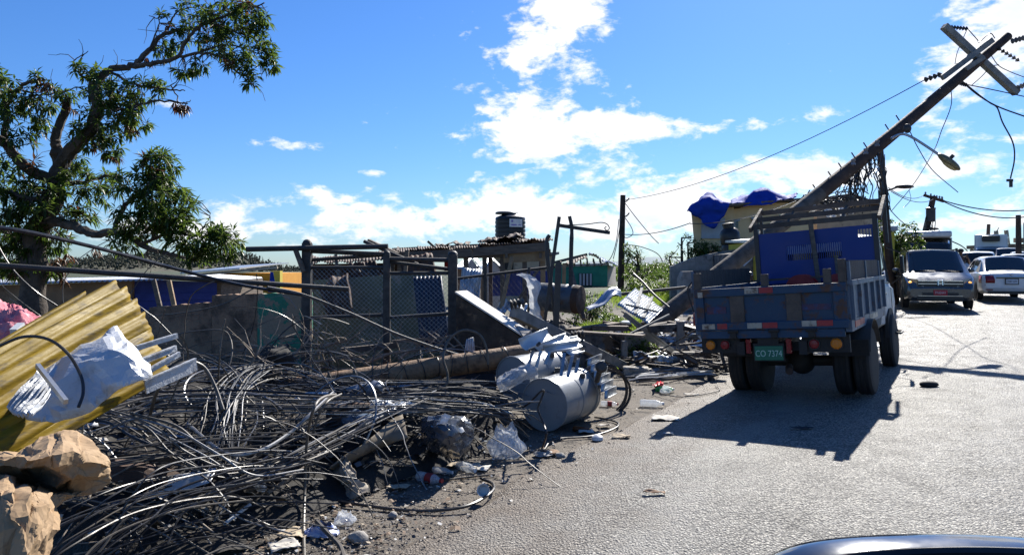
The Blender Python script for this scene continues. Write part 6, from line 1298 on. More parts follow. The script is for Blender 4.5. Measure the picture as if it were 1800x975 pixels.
def loose_cables():
    cable('thick black cable slung from the mango tree down across the steel gate post', [PX(-30, 396, 5.6), PX(60, 410, 5.9), PX(180, 438, 6.4), PX(300, 470, 7.0), PX(420, 500, 7.5), PX(530, 518, 8.0)], .017, n=40)
    cable('pale taut cable slanting from the gate post down to the fallen pole', [PX(470, 505, 7.7), PX(530, 517, 8.0), PX(610, 548, 8.2), PX(700, 588, 8.3), PX(800, 622, 8.4), PX(850, 632, 8.5)], .016, 'cablegrey')
    cable('grey cable hooped up in an arch behind the transformers', [Z(700, 660, .5), Z(745, 672, .5), PX(780, 680, 7.6), PX(787, 660, 7.6), PX(779, 628, 7.6), PX(790, 596, 7.7), PX(815, 580, 7.7), PX(843, 588, 7.7), PX(856, 615, 7.7), PX(858, 640, 7.7)], .014, 'cablegrey', 60)
    cable('second thinner hoop of cable behind the arch', [PX(770, 610, 8.2), PX(790, 590, 8.2), PX(805, 600, 8.2), PX(822, 620, 8.2)], .010, 'cablegrey', 24)
    cable('stiff cable hanging over the heap and down to the verge', [Z(590, 693, .72), Z(568, 698, .78), Z(552, 716, .76), Z(540, 770, .52), Z(536, 860, .16), Z(534, 930, .02), Z(536, 1000, .02)], .011, 'cablegrey', 50)
    cable('twin of the hanging cable, curving closer to the heap', [Z(600, 692, .7), Z(575, 706, .72), Z(556, 740, .58), Z(546, 790, .36), Z(541, 850, .14)], .009, 'cablegrey', 40)
    cable('twisted rope-like cable drooping across the middle of the heap', [Z(330, 745, .62), Z(395, 795, .5), Z(455, 792, .5), Z(510, 760, .55), Z(548, 725, .66), Z(585, 690, .72)], .013, 'alu', 50)
    cable('black hose curving over the bare verge below the plastic bottle', [Z(395, 866, .1), Z(470, 868, .06), Z(540, 871, .03), Z(630, 886, .015), Z(730, 897, .015), Z(815, 890, .015), Z(862, 866, .015), Z(866, 850, .015), Z(845, 840, .015)], .012, n=60)
    cable('thin hose end lying by the discarded cap', [Z(735, 848, .012), Z(790, 842, .012), Z(840, 836, .012), Z(870, 834, .012)], .009, n=20)
    cable('stranded cable end poking over the verge by the torn wrapper', [Z(556, 915, .08), Z(580, 940, .05), Z(598, 960, .02), Z(606, 985, .014)], .016, 'cablegrey', 20)
    cable('black cable looping across the big transformer face', [Z(905, 716, .34) - Vector((0, .05, 0)), Z(925, 702, .38) - Vector((0, .3, 0)), PX(950, 688, 6.8), PX(956, 688, 6.8), PX(950, 704, 6.8), PX(946, 720, 6.8), PX(956, 745, 6.75), PX(960, 765, 6.65), Z(952, 790, .01)], .010, n=50)
    cable('grey cable ending in frayed strands at the transformer face', [Z(790, 725, .38), Z(850, 718, .4), PX(900, 708, 6.85), PX(940, 705, 6.85), PX(952, 706, 6.85)], .008, 'alu', 30)
    cable('cable on the verge running out from under the big transformer', [Z(955, 792, .012), Z(975, 772, .012), Z(1040, 766, .012), Z(1082, 752, .012), Z(1085, 742, .012), Z(1060, 735, .012), Z(1045, 733, .012)], .010, n=40)
    cable('black cable bowed over the crumpled white sheets', [PX(-10, 612, 3.7), PX(40, 592, 3.7), PX(85, 596, 3.7), PX(120, 622, 3.7), PX(142, 660, 3.7), PX(146, 690, 3.65), PX(138, 715, 3.6)], .008, n=40)
    cable('grey cable arched high over the cable heap by the white slats', [Z(260, 745, .6), PX(275, 690, 5.0), PX(300, 650, 5.1), PX(330, 636, 5.2), PX(358, 645, 5.3), PX(378, 680, 5.3), PX(392, 720, 5.2)], .013, 'cablegrey', 40)
    cable('thin wire hung along the flaking green wall', [PX(262, 556, 9.4), PX(330, 548, 9.4), PX(390, 535, 9.5), PX(440, 510, 9.5), PX(460, 498, 9.5)], .009, 'cablegrey', 30)
    cable('thin arched wire standing in front of the brown wall', [PX(300, 590, 7.5), PX(340, 582, 7.5), PX(390, 580, 7.5), PX(405, 595, 7.5), PX(408, 620, 7.4), PX(402, 645, 7.3)], .008, 'cablegrey', 30)
    cable('single stiff wire standing up out of the heap crest', [Z(383, 700, .6), PX(385, 640, 6.0), PX(390, 590, 6.0), PX(396, 560, 6.0)], .006, 'cablegrey', 20)
    cable('dark cable sagging in front of the mango trunk', [PX(-10, 420, 8), PX(20, 470, 8), PX(60, 510, 8), PX(100, 537, 8.2)], .009, n=20)
    cable('cable trailing over the debris from the broken kerb to the truck wheel', [Z(1095, 630, .2), Z(1140, 622, .25), Z(1180, 605, .35), PX(1225, 578, 11.8), PX(1262, 555, 11.6)], .012, 'cablegrey', 24)
    cable('white cord looped at the foot of the steel angle', [Z(1120, 640, .1), Z(1160, 632, .1), Z(1195, 623, .12), Z(1206, 640, .04), Z(1200, 652, .02), Z(1170, 648, .02)], .012, 'alu', 30)
    cable('thin wire curled on the asphalt beside the rear wheel', [Z(1150, 690, .02), Z(1200, 697, .018), Z(1250, 690, .018), Z(1265, 684, .018), Z(1258, 678, .018)], .006, n=24)
    # coil of black cable standing beside the transformers
    t = T('cable_coil', 'coil of black cable standing upright against the finned panel', 'cable', Z(1085, 708, 0))
    rnd = random.Random(8)
    for i in range(7):
        c = Z(1060, 690, .22) + Vector((rnd.uniform(-.02, .02), i * .022, rnd.uniform(-.02, .02))); rx = .34 + rnd.uniform(-.03, .03); rz = .31 + rnd.uniform(-.02, .03)
        t.part('turn', MB().tube([c + Vector((rx * math.cos(q), .25 * rx * math.cos(q), rz * math.sin(q))) for q in [R(-62 + k * 8.5 + i * 3) for k in range(24)]], .011, 7), K['cableblk'])
    # pale conduits on the ground behind the truck
    t = T('conduit_bundle', 'bundle of pale conduits lying on the ground toward the truck wheel', 'conduit', Z(1200, 655, 0))
    for i in range(16):
        v = 646 + rnd.uniform(0, 22); pts = [Z(1085 + rnd.uniform(-10, 40), v + 6, .02)]
        for k in range(4): pts.append(Z(1130 + k * 42 + rnd.uniform(-6, 6), v + 3 - k * 3 + rnd.uniform(-2, 2), .02 + rnd.uniform(0, .04)))
        t.part('conduit', MB().tube(crom(pts, 16), rnd.choice((.012, .016, .02)), 6), K[rnd.choice(('plasticwhite', 'alu', 'cablegrey'))])
    one('steel_pipe', 'long rusty steel pipe crossing in front of the mango tree and gate post', 'pipe', MB().cyl(PX(-40, 464, 6.6), PX(612, 508, 8.4), .027, n=14), K['pipe'])
loose_cables()
def yellow_stack():
    km = mat('yellow roofing sheet', (.23, .15, .005), (.165, .105, .004), 3, .6, .0, spec=.2, stretch=(3, .6, 3), wear=(.07, .05, .018), wth=.52, wsc=6, bump=.15, bsc=20)
    base = Z(60, 760, .3); t = T('yellow_roofing_stack', 'stack of bent yellow roofing sheets propped over the heap', 'roofing stack', base)
    ends = [(150, 512, 4.75), (203, 492, 5.0), (222, 503, 5.0), (240, 524, 5.0), (254, 548, 5.0), (264, 574, 5.0), (273, 598, 5.0), (281, 622, 5.0)]
    rnd = random.Random(2)
    for i, (u, v, Y) in enumerate(ends):
        a = PX(u, v, Y); ext = 2.0; P = []; Ld = Vector((.02, -1.2, -.33)).lerp(Vector((-.12, -1.2, -.20)), i / 7)
        up = Vector((-.35, .35, .86)).normalized(); out = Ld.cross(up).normalized()
        if out.x < 0: out = -out
        up = out.cross(Ld).normalized(); up = up if up.z > 0 else -up
        w_ = .155 if i else .13; dn = (-up * .9 - out * .25 if i < 6 else -up * .95 + out * .05).normalized(); bulge = .045
        if i == 0: dn = (-up * .9 - out * .5).normalized()
        for k in range(17):
            q = k / 16; c = a + dn * (q * w_) + out * (bulge * math.sin(math.pi * q * .95)) + out * .004 * math.sin(q * 19)
            P.append([c + Ld * (s * ext) + Vector((0, 0, -.10 * s * s)) + out * (.012 * noise.noise(Vector((s * 4, i, q * 2)))) - Ld.normalized() * (-.07 * math.sin(math.pi * q) * (1 - min(1, s * 4))) for s in (0, .03, .07, .15, .25, .4, .6, .8, 1)])
        t.part('roof_sheet', MB().grid(P), km, solid=.006)
yellow_stack()
def crumpled():
    S = lambda *q: [PX(*p) for p in q]
    one('crumpled_zinc', 'crumpled white zinc sheet draped below the yellow roofing stack', 'roof sheet', paper([(22, 706, 3.78), (62, 660, 3.88), (108, 628, 4.0), (178, 590, 4.15), (206, 576, 4.3), (222, 594, 4.15), (264, 640, 3.9), (268, 664, 3.84), (236, 672, 3.74), (150, 640, 3.76), (190, 612, 3.84), (225, 625, 3.8), (160, 725, 3.66), (95, 742, 3.64), (48, 738, 3.64), (75, 690, 3.72), (200, 690, 3.70)],
        [(0, 1, 15), (0, 15, 14), (15, 1, 2), (15, 2, 9), (2, 3, 10), (2, 10, 9), (3, 4, 5), (3, 5, 10), (5, 11, 10), (5, 6, 11), (6, 7, 11), (7, 8, 11), (10, 11, 9), (11, 8, 16), (11, 16, 9), (9, 16, 12), (9, 12, 15), (15, 12, 13), (15, 13, 14)], 3, .02, 9, 2), K['zinccold'], solid=.003, angle=9)
    one('torn_sheet_edge', 'torn white corrugated sheet end hanging beside the brown paper', 'roof sheet', sheet([S((66, 648, 3.5), (40, 680, 3.4), (12, 716, 3.3)), S((80, 664, 3.45), (58, 698, 3.35), (28, 728, 3.25)), S((90, 690, 3.4), (76, 714, 3.3), (58, 732, 3.2))], 16, 24, amp=.03, sc=5, crease=.02, seed=9, ridge=lambda i, j: .014 * math.sin(i * 44)), K['zinccold'], solid=.003, angle=20)
    one('strut', 'short grey strut leaning on the crumpled white sheet', 'bar', MB().bar(PX(66, 642, 3.45), PX(116, 706, 3.2), .018, .022), K['galv'])
    for i, (a, b, w_) in enumerate((((240, 612, 4.6), (312, 590, 4.9), .05), ((248, 636, 4.5), (310, 612, 4.8), .06), ((262, 652, 4.5), (316, 622, 4.75), .05), ((255, 680, 4.4), (345, 640, 4.8), .14))):
        one('zinc_strip', ('topmost narrow', 'second narrow', 'third narrow', 'broad lowest')[i] + ' white metal strip jutting from the yellow stack', 'metal strip', MB().bar(PX(*a), PX(*b), .010, w_ * .6).bar(PX(*a) + Vector((0, -.012, w_ * .28)), PX(*b) + Vector((0, -.012, w_ * .28)), .02, .008), K['zinccold'])
    pm = mat('brown kraft paper', (.35, .235, .13), (.28, .185, .10), 5, .85, wear=(.17, .11, .06), wth=.58, wsoft=.15, wsc=6, bump=.35, bsc=30)
    nt = pm.node_tree; L = nt.links.new; pb = nt.nodes['Principled BSDF']; tc = nt.nodes.new('ShaderNodeTexCoord'); bmp = nt.nodes.new('ShaderNodeBump'); bmp.inputs['Strength'].default_value = 1; bmp.inputs['Distance'].default_value = .008
    nz = nt.nodes.new('ShaderNodeTexNoise'); nz.inputs['Scale'].default_value = 6; va = nt.nodes.new('ShaderNodeVectorMath'); va.operation = 'MULTIPLY_ADD'; va.inputs[1].default_value = (.12, .12, .12); L(tc.outputs['Object'], nz.inputs['Vector']); L(nz.outputs['Color'], va.inputs[0]); L(tc.outputs['Object'], va.inputs[2])
    v1 = nt.nodes.new('ShaderNodeTexVoronoi'); v1.inputs['Scale'].default_value = 11; v2 = nt.nodes.new('ShaderNodeTexVoronoi'); v2.inputs['Scale'].default_value = 30; ma = nt.nodes.new('ShaderNodeMath'); ma.operation = 'MULTIPLY_ADD'; ma.inputs[1].default_value = .3; L(va.outputs[0], v1.inputs['Vector']); L(va.outputs[0], v2.inputs['Vector']); L(v2.outputs['Distance'], ma.inputs[0]); L(v1.outputs['Distance'], ma.inputs[2]); L(ma.outputs[0], bmp.inputs['Height']); L(bmp.outputs[0], pb.inputs['Normal'])
    ve = nt.nodes.new('ShaderNodeTexVoronoi'); ve.feature = 'DISTANCE_TO_EDGE'; ve.inputs['Scale'].default_value = 9; L(va.outputs[0], ve.inputs['Vector']); mr = nt.nodes.new('ShaderNodeMapRange'); mr.inputs[2].default_value = .03; mr.inputs[3].default_value = .55; mr.inputs[4].default_value = 0; L(ve.outputs['Distance'], mr.inputs[0])
    mx = nt.nodes.new('ShaderNodeMix'); mx.data_type = 'RGBA'; src = pb.inputs['Base Color'].links[0].from_socket; L(mr.outputs[0], mx.inputs['Factor']); L(src, mx.inputs['A']); mx.inputs['B'].default_value = (.17, .11, .06, 1); L(mx.outputs['Result'], pb.inputs['Base Color'])
    G = surf([S((-30, 800, 3.1), (30, 792, 3.08), (70, 770, 3.12), (110, 753, 3.18), (145, 765, 3.16), (178, 788, 3.12)), S((-30, 812, 2.86), (25, 806, 2.80), (66, 808, 2.70), (106, 802, 2.74), (150, 800, 2.86), (193, 812, 3.02)), S((-30, 826, 2.90), (22, 824, 2.94), (62, 832, 2.98), (108, 838, 2.80), (150, 834, 2.86), (195, 834, 3.0)),
        S((-30, 836, 2.88), (14, 838, 2.94), (54, 850, 3.02), (96, 858, 2.96), (126, 868, 2.90), (182, 856, 2.98)), S((-30, 850, 2.58), (10, 852, 2.54), (44, 862, 2.56), (80, 864, 2.64), (94, 876, 2.74), (112, 874, 2.86)), S((-30, 905, 2.44), (10, 905, 2.40), (40, 912, 2.40), (70, 918, 2.46), (88, 925, 2.54), (98, 932, 2.62)), S((-30, 1000, 2.36), (8, 1000, 2.34), (34, 996, 2.34), (56, 994, 2.40), (72, 990, 2.46), (84, 980, 2.52))], 15, 18)
    one('paper_sack', 'torn brown paper sack draped in crumpled folds over the heap edge', 'paper sack', crumple(G, 0, 0, .017, 5, 4), pm, solid=.002, angle=9)
    pk = mat('pink fibreglass wool', (.52, .10, .14), (.62, .25, .28), 9, .85, wear=(.68, .45, .46), wth=.56, wsc=10, bump=.7, bsc=30)
    one('pink_insulation', 'bunched pink sheeting behind the yellow roofing stack', 'sheeting', sheet([S((-30, 528, 6.2), (10, 532, 6.2), (40, 541, 6.1), (66, 556, 6.1)), S((-30, 560, 5.8), (8, 556, 5.7), (40, 560, 5.7), (68, 572, 5.9)), S((-30, 595, 5.6), (8, 592, 5.5), (38, 590, 5.6), (62, 592, 5.8)), S((-30, 640, 5.6), (8, 640, 5.6), (36, 632, 5.7), (50, 622, 5.8))], 48, 44, amp=.07, sc=8, crease=.05, seed=3), pk, solid=.004, angle=30)
    one('pale_block', 'small pale block resting on the pink sheeting', 'block', MB().bar(PX(24, 584, 5.4), PX(38, 572, 5.5), .05, .05), K['plasticwhite'])
crumpled()
def poles_transformers():
    a, b = Z(478, 690, .42), PX(926, 622, 8.6); n = 30
    t = T('fallen_pole', 'brown timber pole lying across the heap behind the cables', 'utility pole', (a + b) / 2 - Vector((0, 0, .4)))
    t.part('pole', MB().tube([a.lerp(b, i / n) for i in range(n + 1)], [.128 - .010 * i / n + .004 * noise.noise(Vector((i * .7, 0, 0))) for i in range(n + 1)], 18), mat('weathered brown log', (.27, .165, .09), (.15, .088, .05), 7, .75, bump=.6, bsc=26, wear=(.07, .045, .03), wth=.56, wsc=7))
    for q in (.14, .22, .30, .37, .44, .5, .56, .62, .68, .75, .82, .90):
        p = a.lerp(b, q); d = (b - a).normalized(); s = d.orthogonal().normalized(); s2 = d.cross(s)
        t.part('tie_wire', MB().tube([p + (s * math.cos(k * .42) + s2 * math.sin(k * .42)) * .131 + d * .03 * math.sin(k * .42 + q * 20) for k in range(16)], .005, 4), K['cableblk'])
    tg = mat('grey transformer paint', (.27, .285, .295), (.23, .245, .255), 4, .36, .1, wear=(.13, .10, .075), wth=.6, wsc=5, wsoft=.2, bump=.12, bsc=9)
    def xf(label, c, ax, r, L_, studs=True):
        ax = Vector(ax).normalized(); Mx = Matrix.Translation(c) @ ax.to_track_quat('Z', 'Y').to_matrix().to_4x4()
        t = T('transformer', label, 'transformer', c - Vector((0, 0, r)))
        tank = t.part('tank', MB().lathe([(r * .985, .035), (r, .03), (r, 0), (r * .99, -.002), (r * .985, .012), (.001, .014)][::-1] + [(r * .985, .06), (r * .985, L_ * .62), (r * .985, L_)], 44, Mx), tg)
        t.part('band', MB().lathe([(r * .985, L_ * .93), (r * 1.04, L_ * .93), (r * 1.04, L_ * .97), (r * .985, L_ * .97)], 40, Mx), K['galv'], tank)
        t.part('cover', MB().lathe([(r * 1.02, L_), (r * 1.02, L_ + .02), (r * .8, L_ + .07), (.01, L_ + .1)], 40, Mx), tg)
        t.part('rim_ring', MB().tube([Mx @ Vector((r * .992 * math.cos(R(k * 10)), r * .992 * math.sin(R(k * 10)), .004)) for k in range(37)], .007, 5), tg, tank)
        t.part('weld_bead', MB().tube([Mx @ Vector((r * .99 * math.cos(R(k * 10)), r * .99 * math.sin(R(k * 10)), L_ * .5)) for k in range(37)], .004, 5), tg, tank)
        for q in (55, 125): t.part('hanger_lug', MB().box(Mx @ Vector((r * 1.04 * math.cos(R(q)), r * 1.04 * math.sin(R(q)), L_ * .75)), (.05, .09, .05)), K['dark'], tank)
        pm_ = Mx @ Vector((r * .86, -r * .5, L_ * .4)); t.part('rating_plate', MB().box(pm_, (.03, .09, .06)), K['alu'], tank)
        for q in (20, 140, 260):
            p = Mx @ Vector((r * .55 * math.cos(R(q)), r * .55 * math.sin(R(q)), L_ + .05)); e = Mx @ Vector((r * .75 * math.cos(R(q)), r * .75 * math.sin(R(q)), L_ + .32)); t.part('bushing', insul(MB(), p, e, 5, .05), K['porcelain'])
        return t, Mx
    c1 = Z(956, 711, .285); t1, M1 = xf('big grey pole transformer lying on its side, blank round end facing the camera', c1, (.52, .85, .02), .28, .80)
    t1.part('lug', MB().box(M1 @ Vector((.1, .275, .5)), (.06, .05, .09)), K['dark'])
    c2 = PX(901, 664, 8.25); t2, M2 = xf('smaller grey transformer lying behind the big one, half hidden by plastic', c2, (.62, .78, .02), .24, .75)
    # steel brackets above the tanks
    t = T('mounting_frame', 'bent galvanised mounting frame lying over the two transformers', 'metal frame', PX(965, 640, 7.7))
    gm = K['zincpaint']
    def chan(a, b, w_, d, curved=0, name='channel'):
        a, b = PX(*a), PX(*b); dr = (b - a).normalized(); s = dr.cross(Vector((.1, -.6, .9))).normalized(); nn = s.cross(dr)
        pr = [(-.5, d), (-.5, 0), (-.3, -curved), (0, -curved * 1.3), (.3, -curved), (.5, 0), (.5, d)]
        t.part(name, MB().grid([[p + s * (x * w_) + nn * z for x, z in pr] for p in (a, a.lerp(b, .5), b)]), gm, solid=.006)
    chan((920, 606, 7.6), (970, 586, 7.8), .17, .02, .035); chan((942, 612, 7.8), (1000, 594, 8.1), .12, .03); chan((958, 616, 7.7), (1022, 606, 7.9), .11, .03); chan((985, 602, 8.0), (1020, 596, 8.3), .1, .02); chan((1000, 622, 7.6), (1022, 616, 7.8), .07, .02)
    for (a, b) in (((937, 616, 7.7), (928, 645, 7.6)), ((951, 616, 7.7), (942, 646, 7.65)), ((966, 618, 7.65), (958, 640, 7.6)), ((992, 620, 7.6), (986, 660, 7.4)), ((1007, 622, 7.55), (998, 662, 7.35)), ((1018, 622, 7.55), (1012, 655, 7.4))):
        t.part('strap', MB().bar(PX(*a), PX(*b), .032, .012, (0, 1, 0)), K['galv'])
    for u, v in ((1020, 602), (1024, 612), (1017, 626), (945, 606)): t.part('bolt', MB().cyl(PX(u, v, 7.5), PX(u + 3, v - 3, 7.4), .018, n=6), K['dark'])
    # finned panel behind
    one('finned_panel', 'white finned panel wedged behind the big transformer', 'panel', corr_sheet(PX(1030, 632, 8.6), PX(1066, 700, 8.0), PX(1055, 622, 8.9), PX(1086, 690, 8.3), 6, .03, 3), K['galv'], solid=.006)
    t = T('pin_insulator', 'black pin insulator standing on the transformer rim', 'insulator', PX(1050, 672, 7.6)); t.part('stem', MB().cyl(PX(1049, 670, 7.6), PX(1056, 645, 7.5), .028, n=10), K['dark']); t.part('cap', MB().lathe([(.02, -.02), (.06, 0), (.06, .05), (.035, .07)], 14, Matrix.Translation(PX(1056, 645, 7.5)) @ Matrix.Rotation(R(80), 4, 'X')), K['dark'])
    # fallen crossarm
    a, b = PX(902, 548, 9.9), Z(1096, 644, .05); t = T('fallen_crossarm', 'grey timber crossarm lying slanted from the white slab to the verge', 'crossarm', b)
    t.part('beam', MB().bar(a, b, .12, .15), K['crossarm'], bevel=.01)
    for q in (.0, .5): p = a.lerp(b, q) + Vector((-.04, -.08, .10)); t.part('insulator', insul(MB(), p, p + Vector((.2, -.05, .03)), 4, .07), K['dark'])
    # tilted wall slab; its shaded front and lit top are put into the colours
    t = T('fallen_slab', 'fallen wall slab with a white lit top edge propped beside the fence post', 'slab', PX(860, 640, 9.3))
    Y = 9.3; t.part('core', MB().prism([PX(802, 518, Y), PX(918, 594, Y), PX(922, 655, Y), PX(802, 665, Y)], (.12, .42, 0)), mat('shaded slab front', (.06, .048, .036), (.02, .017, .015), 5, .95, wear=(.15, .11, .07), wth=.55, wsc=6, bump=.6, bsc=24))
    p0, p1 = PX(800, 515, Y - .02), PX(920, 592.5, Y - .02); v_ = Vector((.12, .44, .0)); t.part('lit_top', MB().prism([p0, p1, p1 + v_, p0 + v_], (0, 0, .022)), mat('lit slab top', (.58, .56, .52), (.48, .46, .42), 5, .85, wear=(.3, .27, .23), wth=.6, bump=.2))
    t.part('chipped_corner', MB().prism([PX(905, 575, Y + .2), PX(934, 586, Y + .1), PX(920, 596, Y - .1)], (0, 0, .04)), K['concrete'])
    one('zinc_offcut', 'pale corrugated offcut standing under the white-edged slab', 'roof sheet', corr_sheet(PX(812, 640, 8.9), PX(838, 640, 8.9), PX(820, 596, 8.9), PX(832, 592, 8.9), 4, .01, 3), K['zinccold'], solid=.004)
    # drum and cloth
    Y = 12.3; t = T('rusty_drum', 'battered grey drum with a rusty end resting among the ruins', 'drum', PX(988, 550, Y)); r_ = .235
    Md = Matrix.Translation(PX(948, 521, Y + .2)) @ (PX(1027, 527, Y - .15) - PX(948, 521, Y + .2)).to_track_quat('Z', 'Y').to_matrix().to_4x4()
    dm = mat('weathered drum steel', (.075, .09, .11), (.11, .12, .13), 5, .5, .3, wear=(.1, .055, .03), wth=.56, wsc=4, bump=.2)
    t.part('shell', MB().lathe([(r_ * .9, 0), (r_, .02), (r_, .22), (r_ * 1.03, .24), (r_, .26), (r_, .48), (r_ * 1.03, .5), (r_, .52), (r_, .64)], 28, Md), dm); t.part('end_cap', MB().lathe([(r_, .642), (r_ * 1.02, .66), (r_ * .97, .75), (.01, .77)], 28, Md), K['rust'])
    one('rubble_heap', 'dark heap of broken masonry holding up the rusty drum', 'rubble', sheet([[GP(.2, 12) - Vector((0, 0, .1)), GP(.9, 11.8) - Vector((0, 0, .1)), GP(1.6, 11.9) - Vector((0, 0, .1))], [GP(.1, 12.5) + Vector((0, 0, .62)), GP(.85, 12.4) + Vector((0, 0, .68)), GP(1.5, 12.3) + Vector((0, 0, .5))], [GP(.1, 13.4) - Vector((0, 0, .1)), GP(.9, 13.4) - Vector((0, 0, .1)), GP(1.7, 13.4) - Vector((0, 0, .1))]], 30, 30, amp=.12, sc=4, crease=.12, seed=5), K['concdark'], kind='stuff')
    one('white_cloth', 'white net cloth snagged on the fence rail beside the drum', 'cloth', sheet([[PX(907, 483, 10.9), PX(928, 482, 10.9), PX(950, 496, 10.9)], [PX(922, 490, 10.85), PX(936, 500, 10.8), PX(950, 508, 10.9)], [PX(928, 508, 10.85), PX(938, 520, 10.8), PX(946, 520, 10.85)], [PX(932, 535, 10.85), PX(940, 540, 10.8), PX(948, 545, 10.85)], [PX(930, 560, 10.85), PX(940, 564, 10.8), PX(954, 562, 10.85)]], 16, 30, amp=.06, sc=7, crease=.03, seed=8), thinmat('white netting', (.7, .72, .74), .85))
poles_transformers()
def ruins():
    # debris between fence and truck
    S = PX
    one('torn_zinc_sheet', 'shiny torn corrugated sheet lying tilted beside the grass', 'roof sheet', corr_sheet(S(1084, 536, 13.4), S(1138, 568, 12.9), S(1117, 506, 14.6), S(1166, 543, 14.2), 15, .012, 8, sag=.03, seed=3), K['zinc'], solid=.004)
    for i, (a, b) in enumerate((((1116, 556, 12.8), (1128, 508, 14.3)), ((1130, 563, 12.8), (1146, 526, 14)), ((1100, 540, 13.0), (1156, 553, 13.2)))): one('pale_batten', ('upright', 'shorter', 'crosswise')[i] + ' pale batten nailed over the shiny torn sheet', 'batten', MB().bar(Vector(S(*a)) + Vector((0, -.05, .05)), Vector(S(*b)) + Vector((0, -.05, .05)), .05, .03), K['crossarm'])
    one('curled_sheet', 'curled grey roof sheet drooping over the leafy bush', 'roof sheet', sheet([[S(1028, 541, 12.8), S(1052, 524, 13), S(1070, 507, 13.2), S(1084, 504, 13.3)], [S(1036, 547, 12.5), S(1060, 531, 12.7), S(1076, 514, 12.9), S(1090, 510, 13)], [S(1030, 546, 12.3), S(1062, 536, 12.4), S(1080, 520, 12.6), S(1092, 522, 12.8)]], 24, 18, amp=.05, sc=3, seed=1, ridge=lambda i, j: .014 * math.sin(i * 40)), K['zinc'], solid=.004)
    one('steel_angle', 'grey steel angle bar slanting down to the broken kerb', 'bar', MB().bar(S(1093, 547, 12.9), Z(1197, 626, .03), .09, .012).bar(Vector(S(1093, 547, 12.9)) + Vector((.04, 0, -.05)), Z(1197, 626, .03) + Vector((.04, 0, -.045)), .012, .09), K['galv'])
    one('white_rod', 'pale rod lying across the steel angle bar', 'rod', MB().bar(S(1108, 586, 12.2), S(1176, 553, 12.9), .03, .03), K['crossarm'])
    one('bent_conduit', 'thin pale conduit leaning over the torn shiny sheet', 'conduit', MB().tube(crom([S(1113, 481, 14.5), S(1130, 496, 14.3), S(1150, 518, 14), S(1176, 540, 13.8)], 14), .022, 6), K['cablegrey'])
    one('dark_rail', 'dark rail lying level behind the torn shiny sheet', 'bar', MB().bar(S(1060, 520, 15), S(1205, 505, 16), .06, .06), K['dark'])
    t = T('broken_culvert', 'broken concrete culvert with planks across its top', 'culvert', Z(1120, 625))
    t.part('side_wall', MB().prism([Z(1100, 628, 0) - Vector((0, 0, .05)), Z(1158, 622, 0) - Vector((0, 0, .05)), Z(1158, 622, 0) + Vector((0, 0, .30)), Z(1140, 624, 0) + Vector((0, 0, .40)), Z(1100, 628, 0) + Vector((0, 0, .38))], (.05, .5, 0)), K['concrete'], bevel=.02)
    t.part('end_wall', MB().box(Z(1098, 622, .2) + Vector((0, .05, 0)), (.10, .12, .44)), K['concrete'], bevel=.02)
    t.part('rear_wall', MB().box(Z(1060, 612, .16) + Vector((0, .5, 0)), (1.3, .16, .42)), K['concdark'], bevel=.02)
    t.part('plank', MB().bar(S(1015, 583, 11.6), S(1132, 590, 11.2), .22, .03), K['wood']); t.part('plank', MB().bar(S(1040, 576, 12.2), S(1104, 577, 12.2), .2, .08), K['wood'])
    t.part('post', MB().box(S(1196, 588, 12.6), (.12, .14, .46)), K['concrete']); t.part('lintel', MB().bar(S(1140, 578, 12.7), S(1200, 574, 12.7), .2, .12), K['concdark'])
    rnd = random.Random(31)
    # broken kerb stones
    for i, (u, v, l, w_, h, ang, lab) in enumerate(((1165, 647, .5, .26, .2, -8, 'rounded broken kerb stone in front of the steel angle foot'), (1205, 638, .42, .26, .2, -10, 'kerb stone beside the white cord loop'), (1118, 660, .4, .28, .14, -4, 'flat kerb slab at the edge of the litter strip'), (1190, 622, .7, .3, .14, -5, 'dark concrete slab lying behind the kerb stones'), (1245, 628, .6, .3, .15, -12, 'concrete slab beside the truck lamp'), (1235, 612, .5, .4, .12, -4, 'slab of broken paving under the dark beam'))):
        mb = MB().box((0, 0, h / 2), (l, w_, h)); m = Matrix.Rotation(R(ang), 3, 'Z'); c = Z(u, v, -.02)
        bm = mb; bm.v = [c + m @ (p + Vector((.04 * noise.noise(p * 7 + Vector((i, 0, 0))), .04 * noise.noise(p * 7 + Vector((0, i, 0))), .03 * noise.noise(p * 6)))) for p in bm.v]
        one('kerb_stone', lab, 'stone', bm, K['concrete'], bevel=.035)
    names = ['charred beam lying toward the truck bed', 'long dark beam running under the truck bed corner', 'grey plank tilted on the kerb slab', 'short plank under the dark beam', 'weathered board beside the culvert', 'split board behind the culvert', 'board half buried by the torn sheet', 'plank stub near the truck lamp']
    spec = [((1190, 572, 12.8), (1285, 596, 11.4), .1, .08, 'dark'), ((1175, 566, 13.2), (1290, 590, 12), .08, .05, 'wood'), ((1195, 606, 12), (1250, 600, 11.8), .16, .03, 'boards'), ((1205, 592, 12.6), (1262, 580, 12.6), .14, .03, 'crossarm'), ((1000, 580, 12), (1085, 568, 12.6), .2, .04, 'wood'), ((1060, 566, 13), (1110, 572, 13), .12, .05, 'wood'), ((1125, 574, 13), (1180, 566, 13.4), .14, .03, 'boards'), ((1226, 622, 11.2), (1272, 612, 11.4), .12, .06, 'boards')]
    for l, (a, b, w_, h, m) in zip(names, spec): one('plank', l, 'plank', MB().bar(S(*a), S(*b), w_, h), K[m])
    one('slatted_offcut', 'small pale corrugated offcut lying by the amber truck lamp', 'roof sheet', corr_sheet(Z(1212, 608, .14), Z(1250, 613, .14), Z(1228, 598, .2), Z(1262, 603, .22), 7, .02, 3), K['zincpaint'], solid=.005)
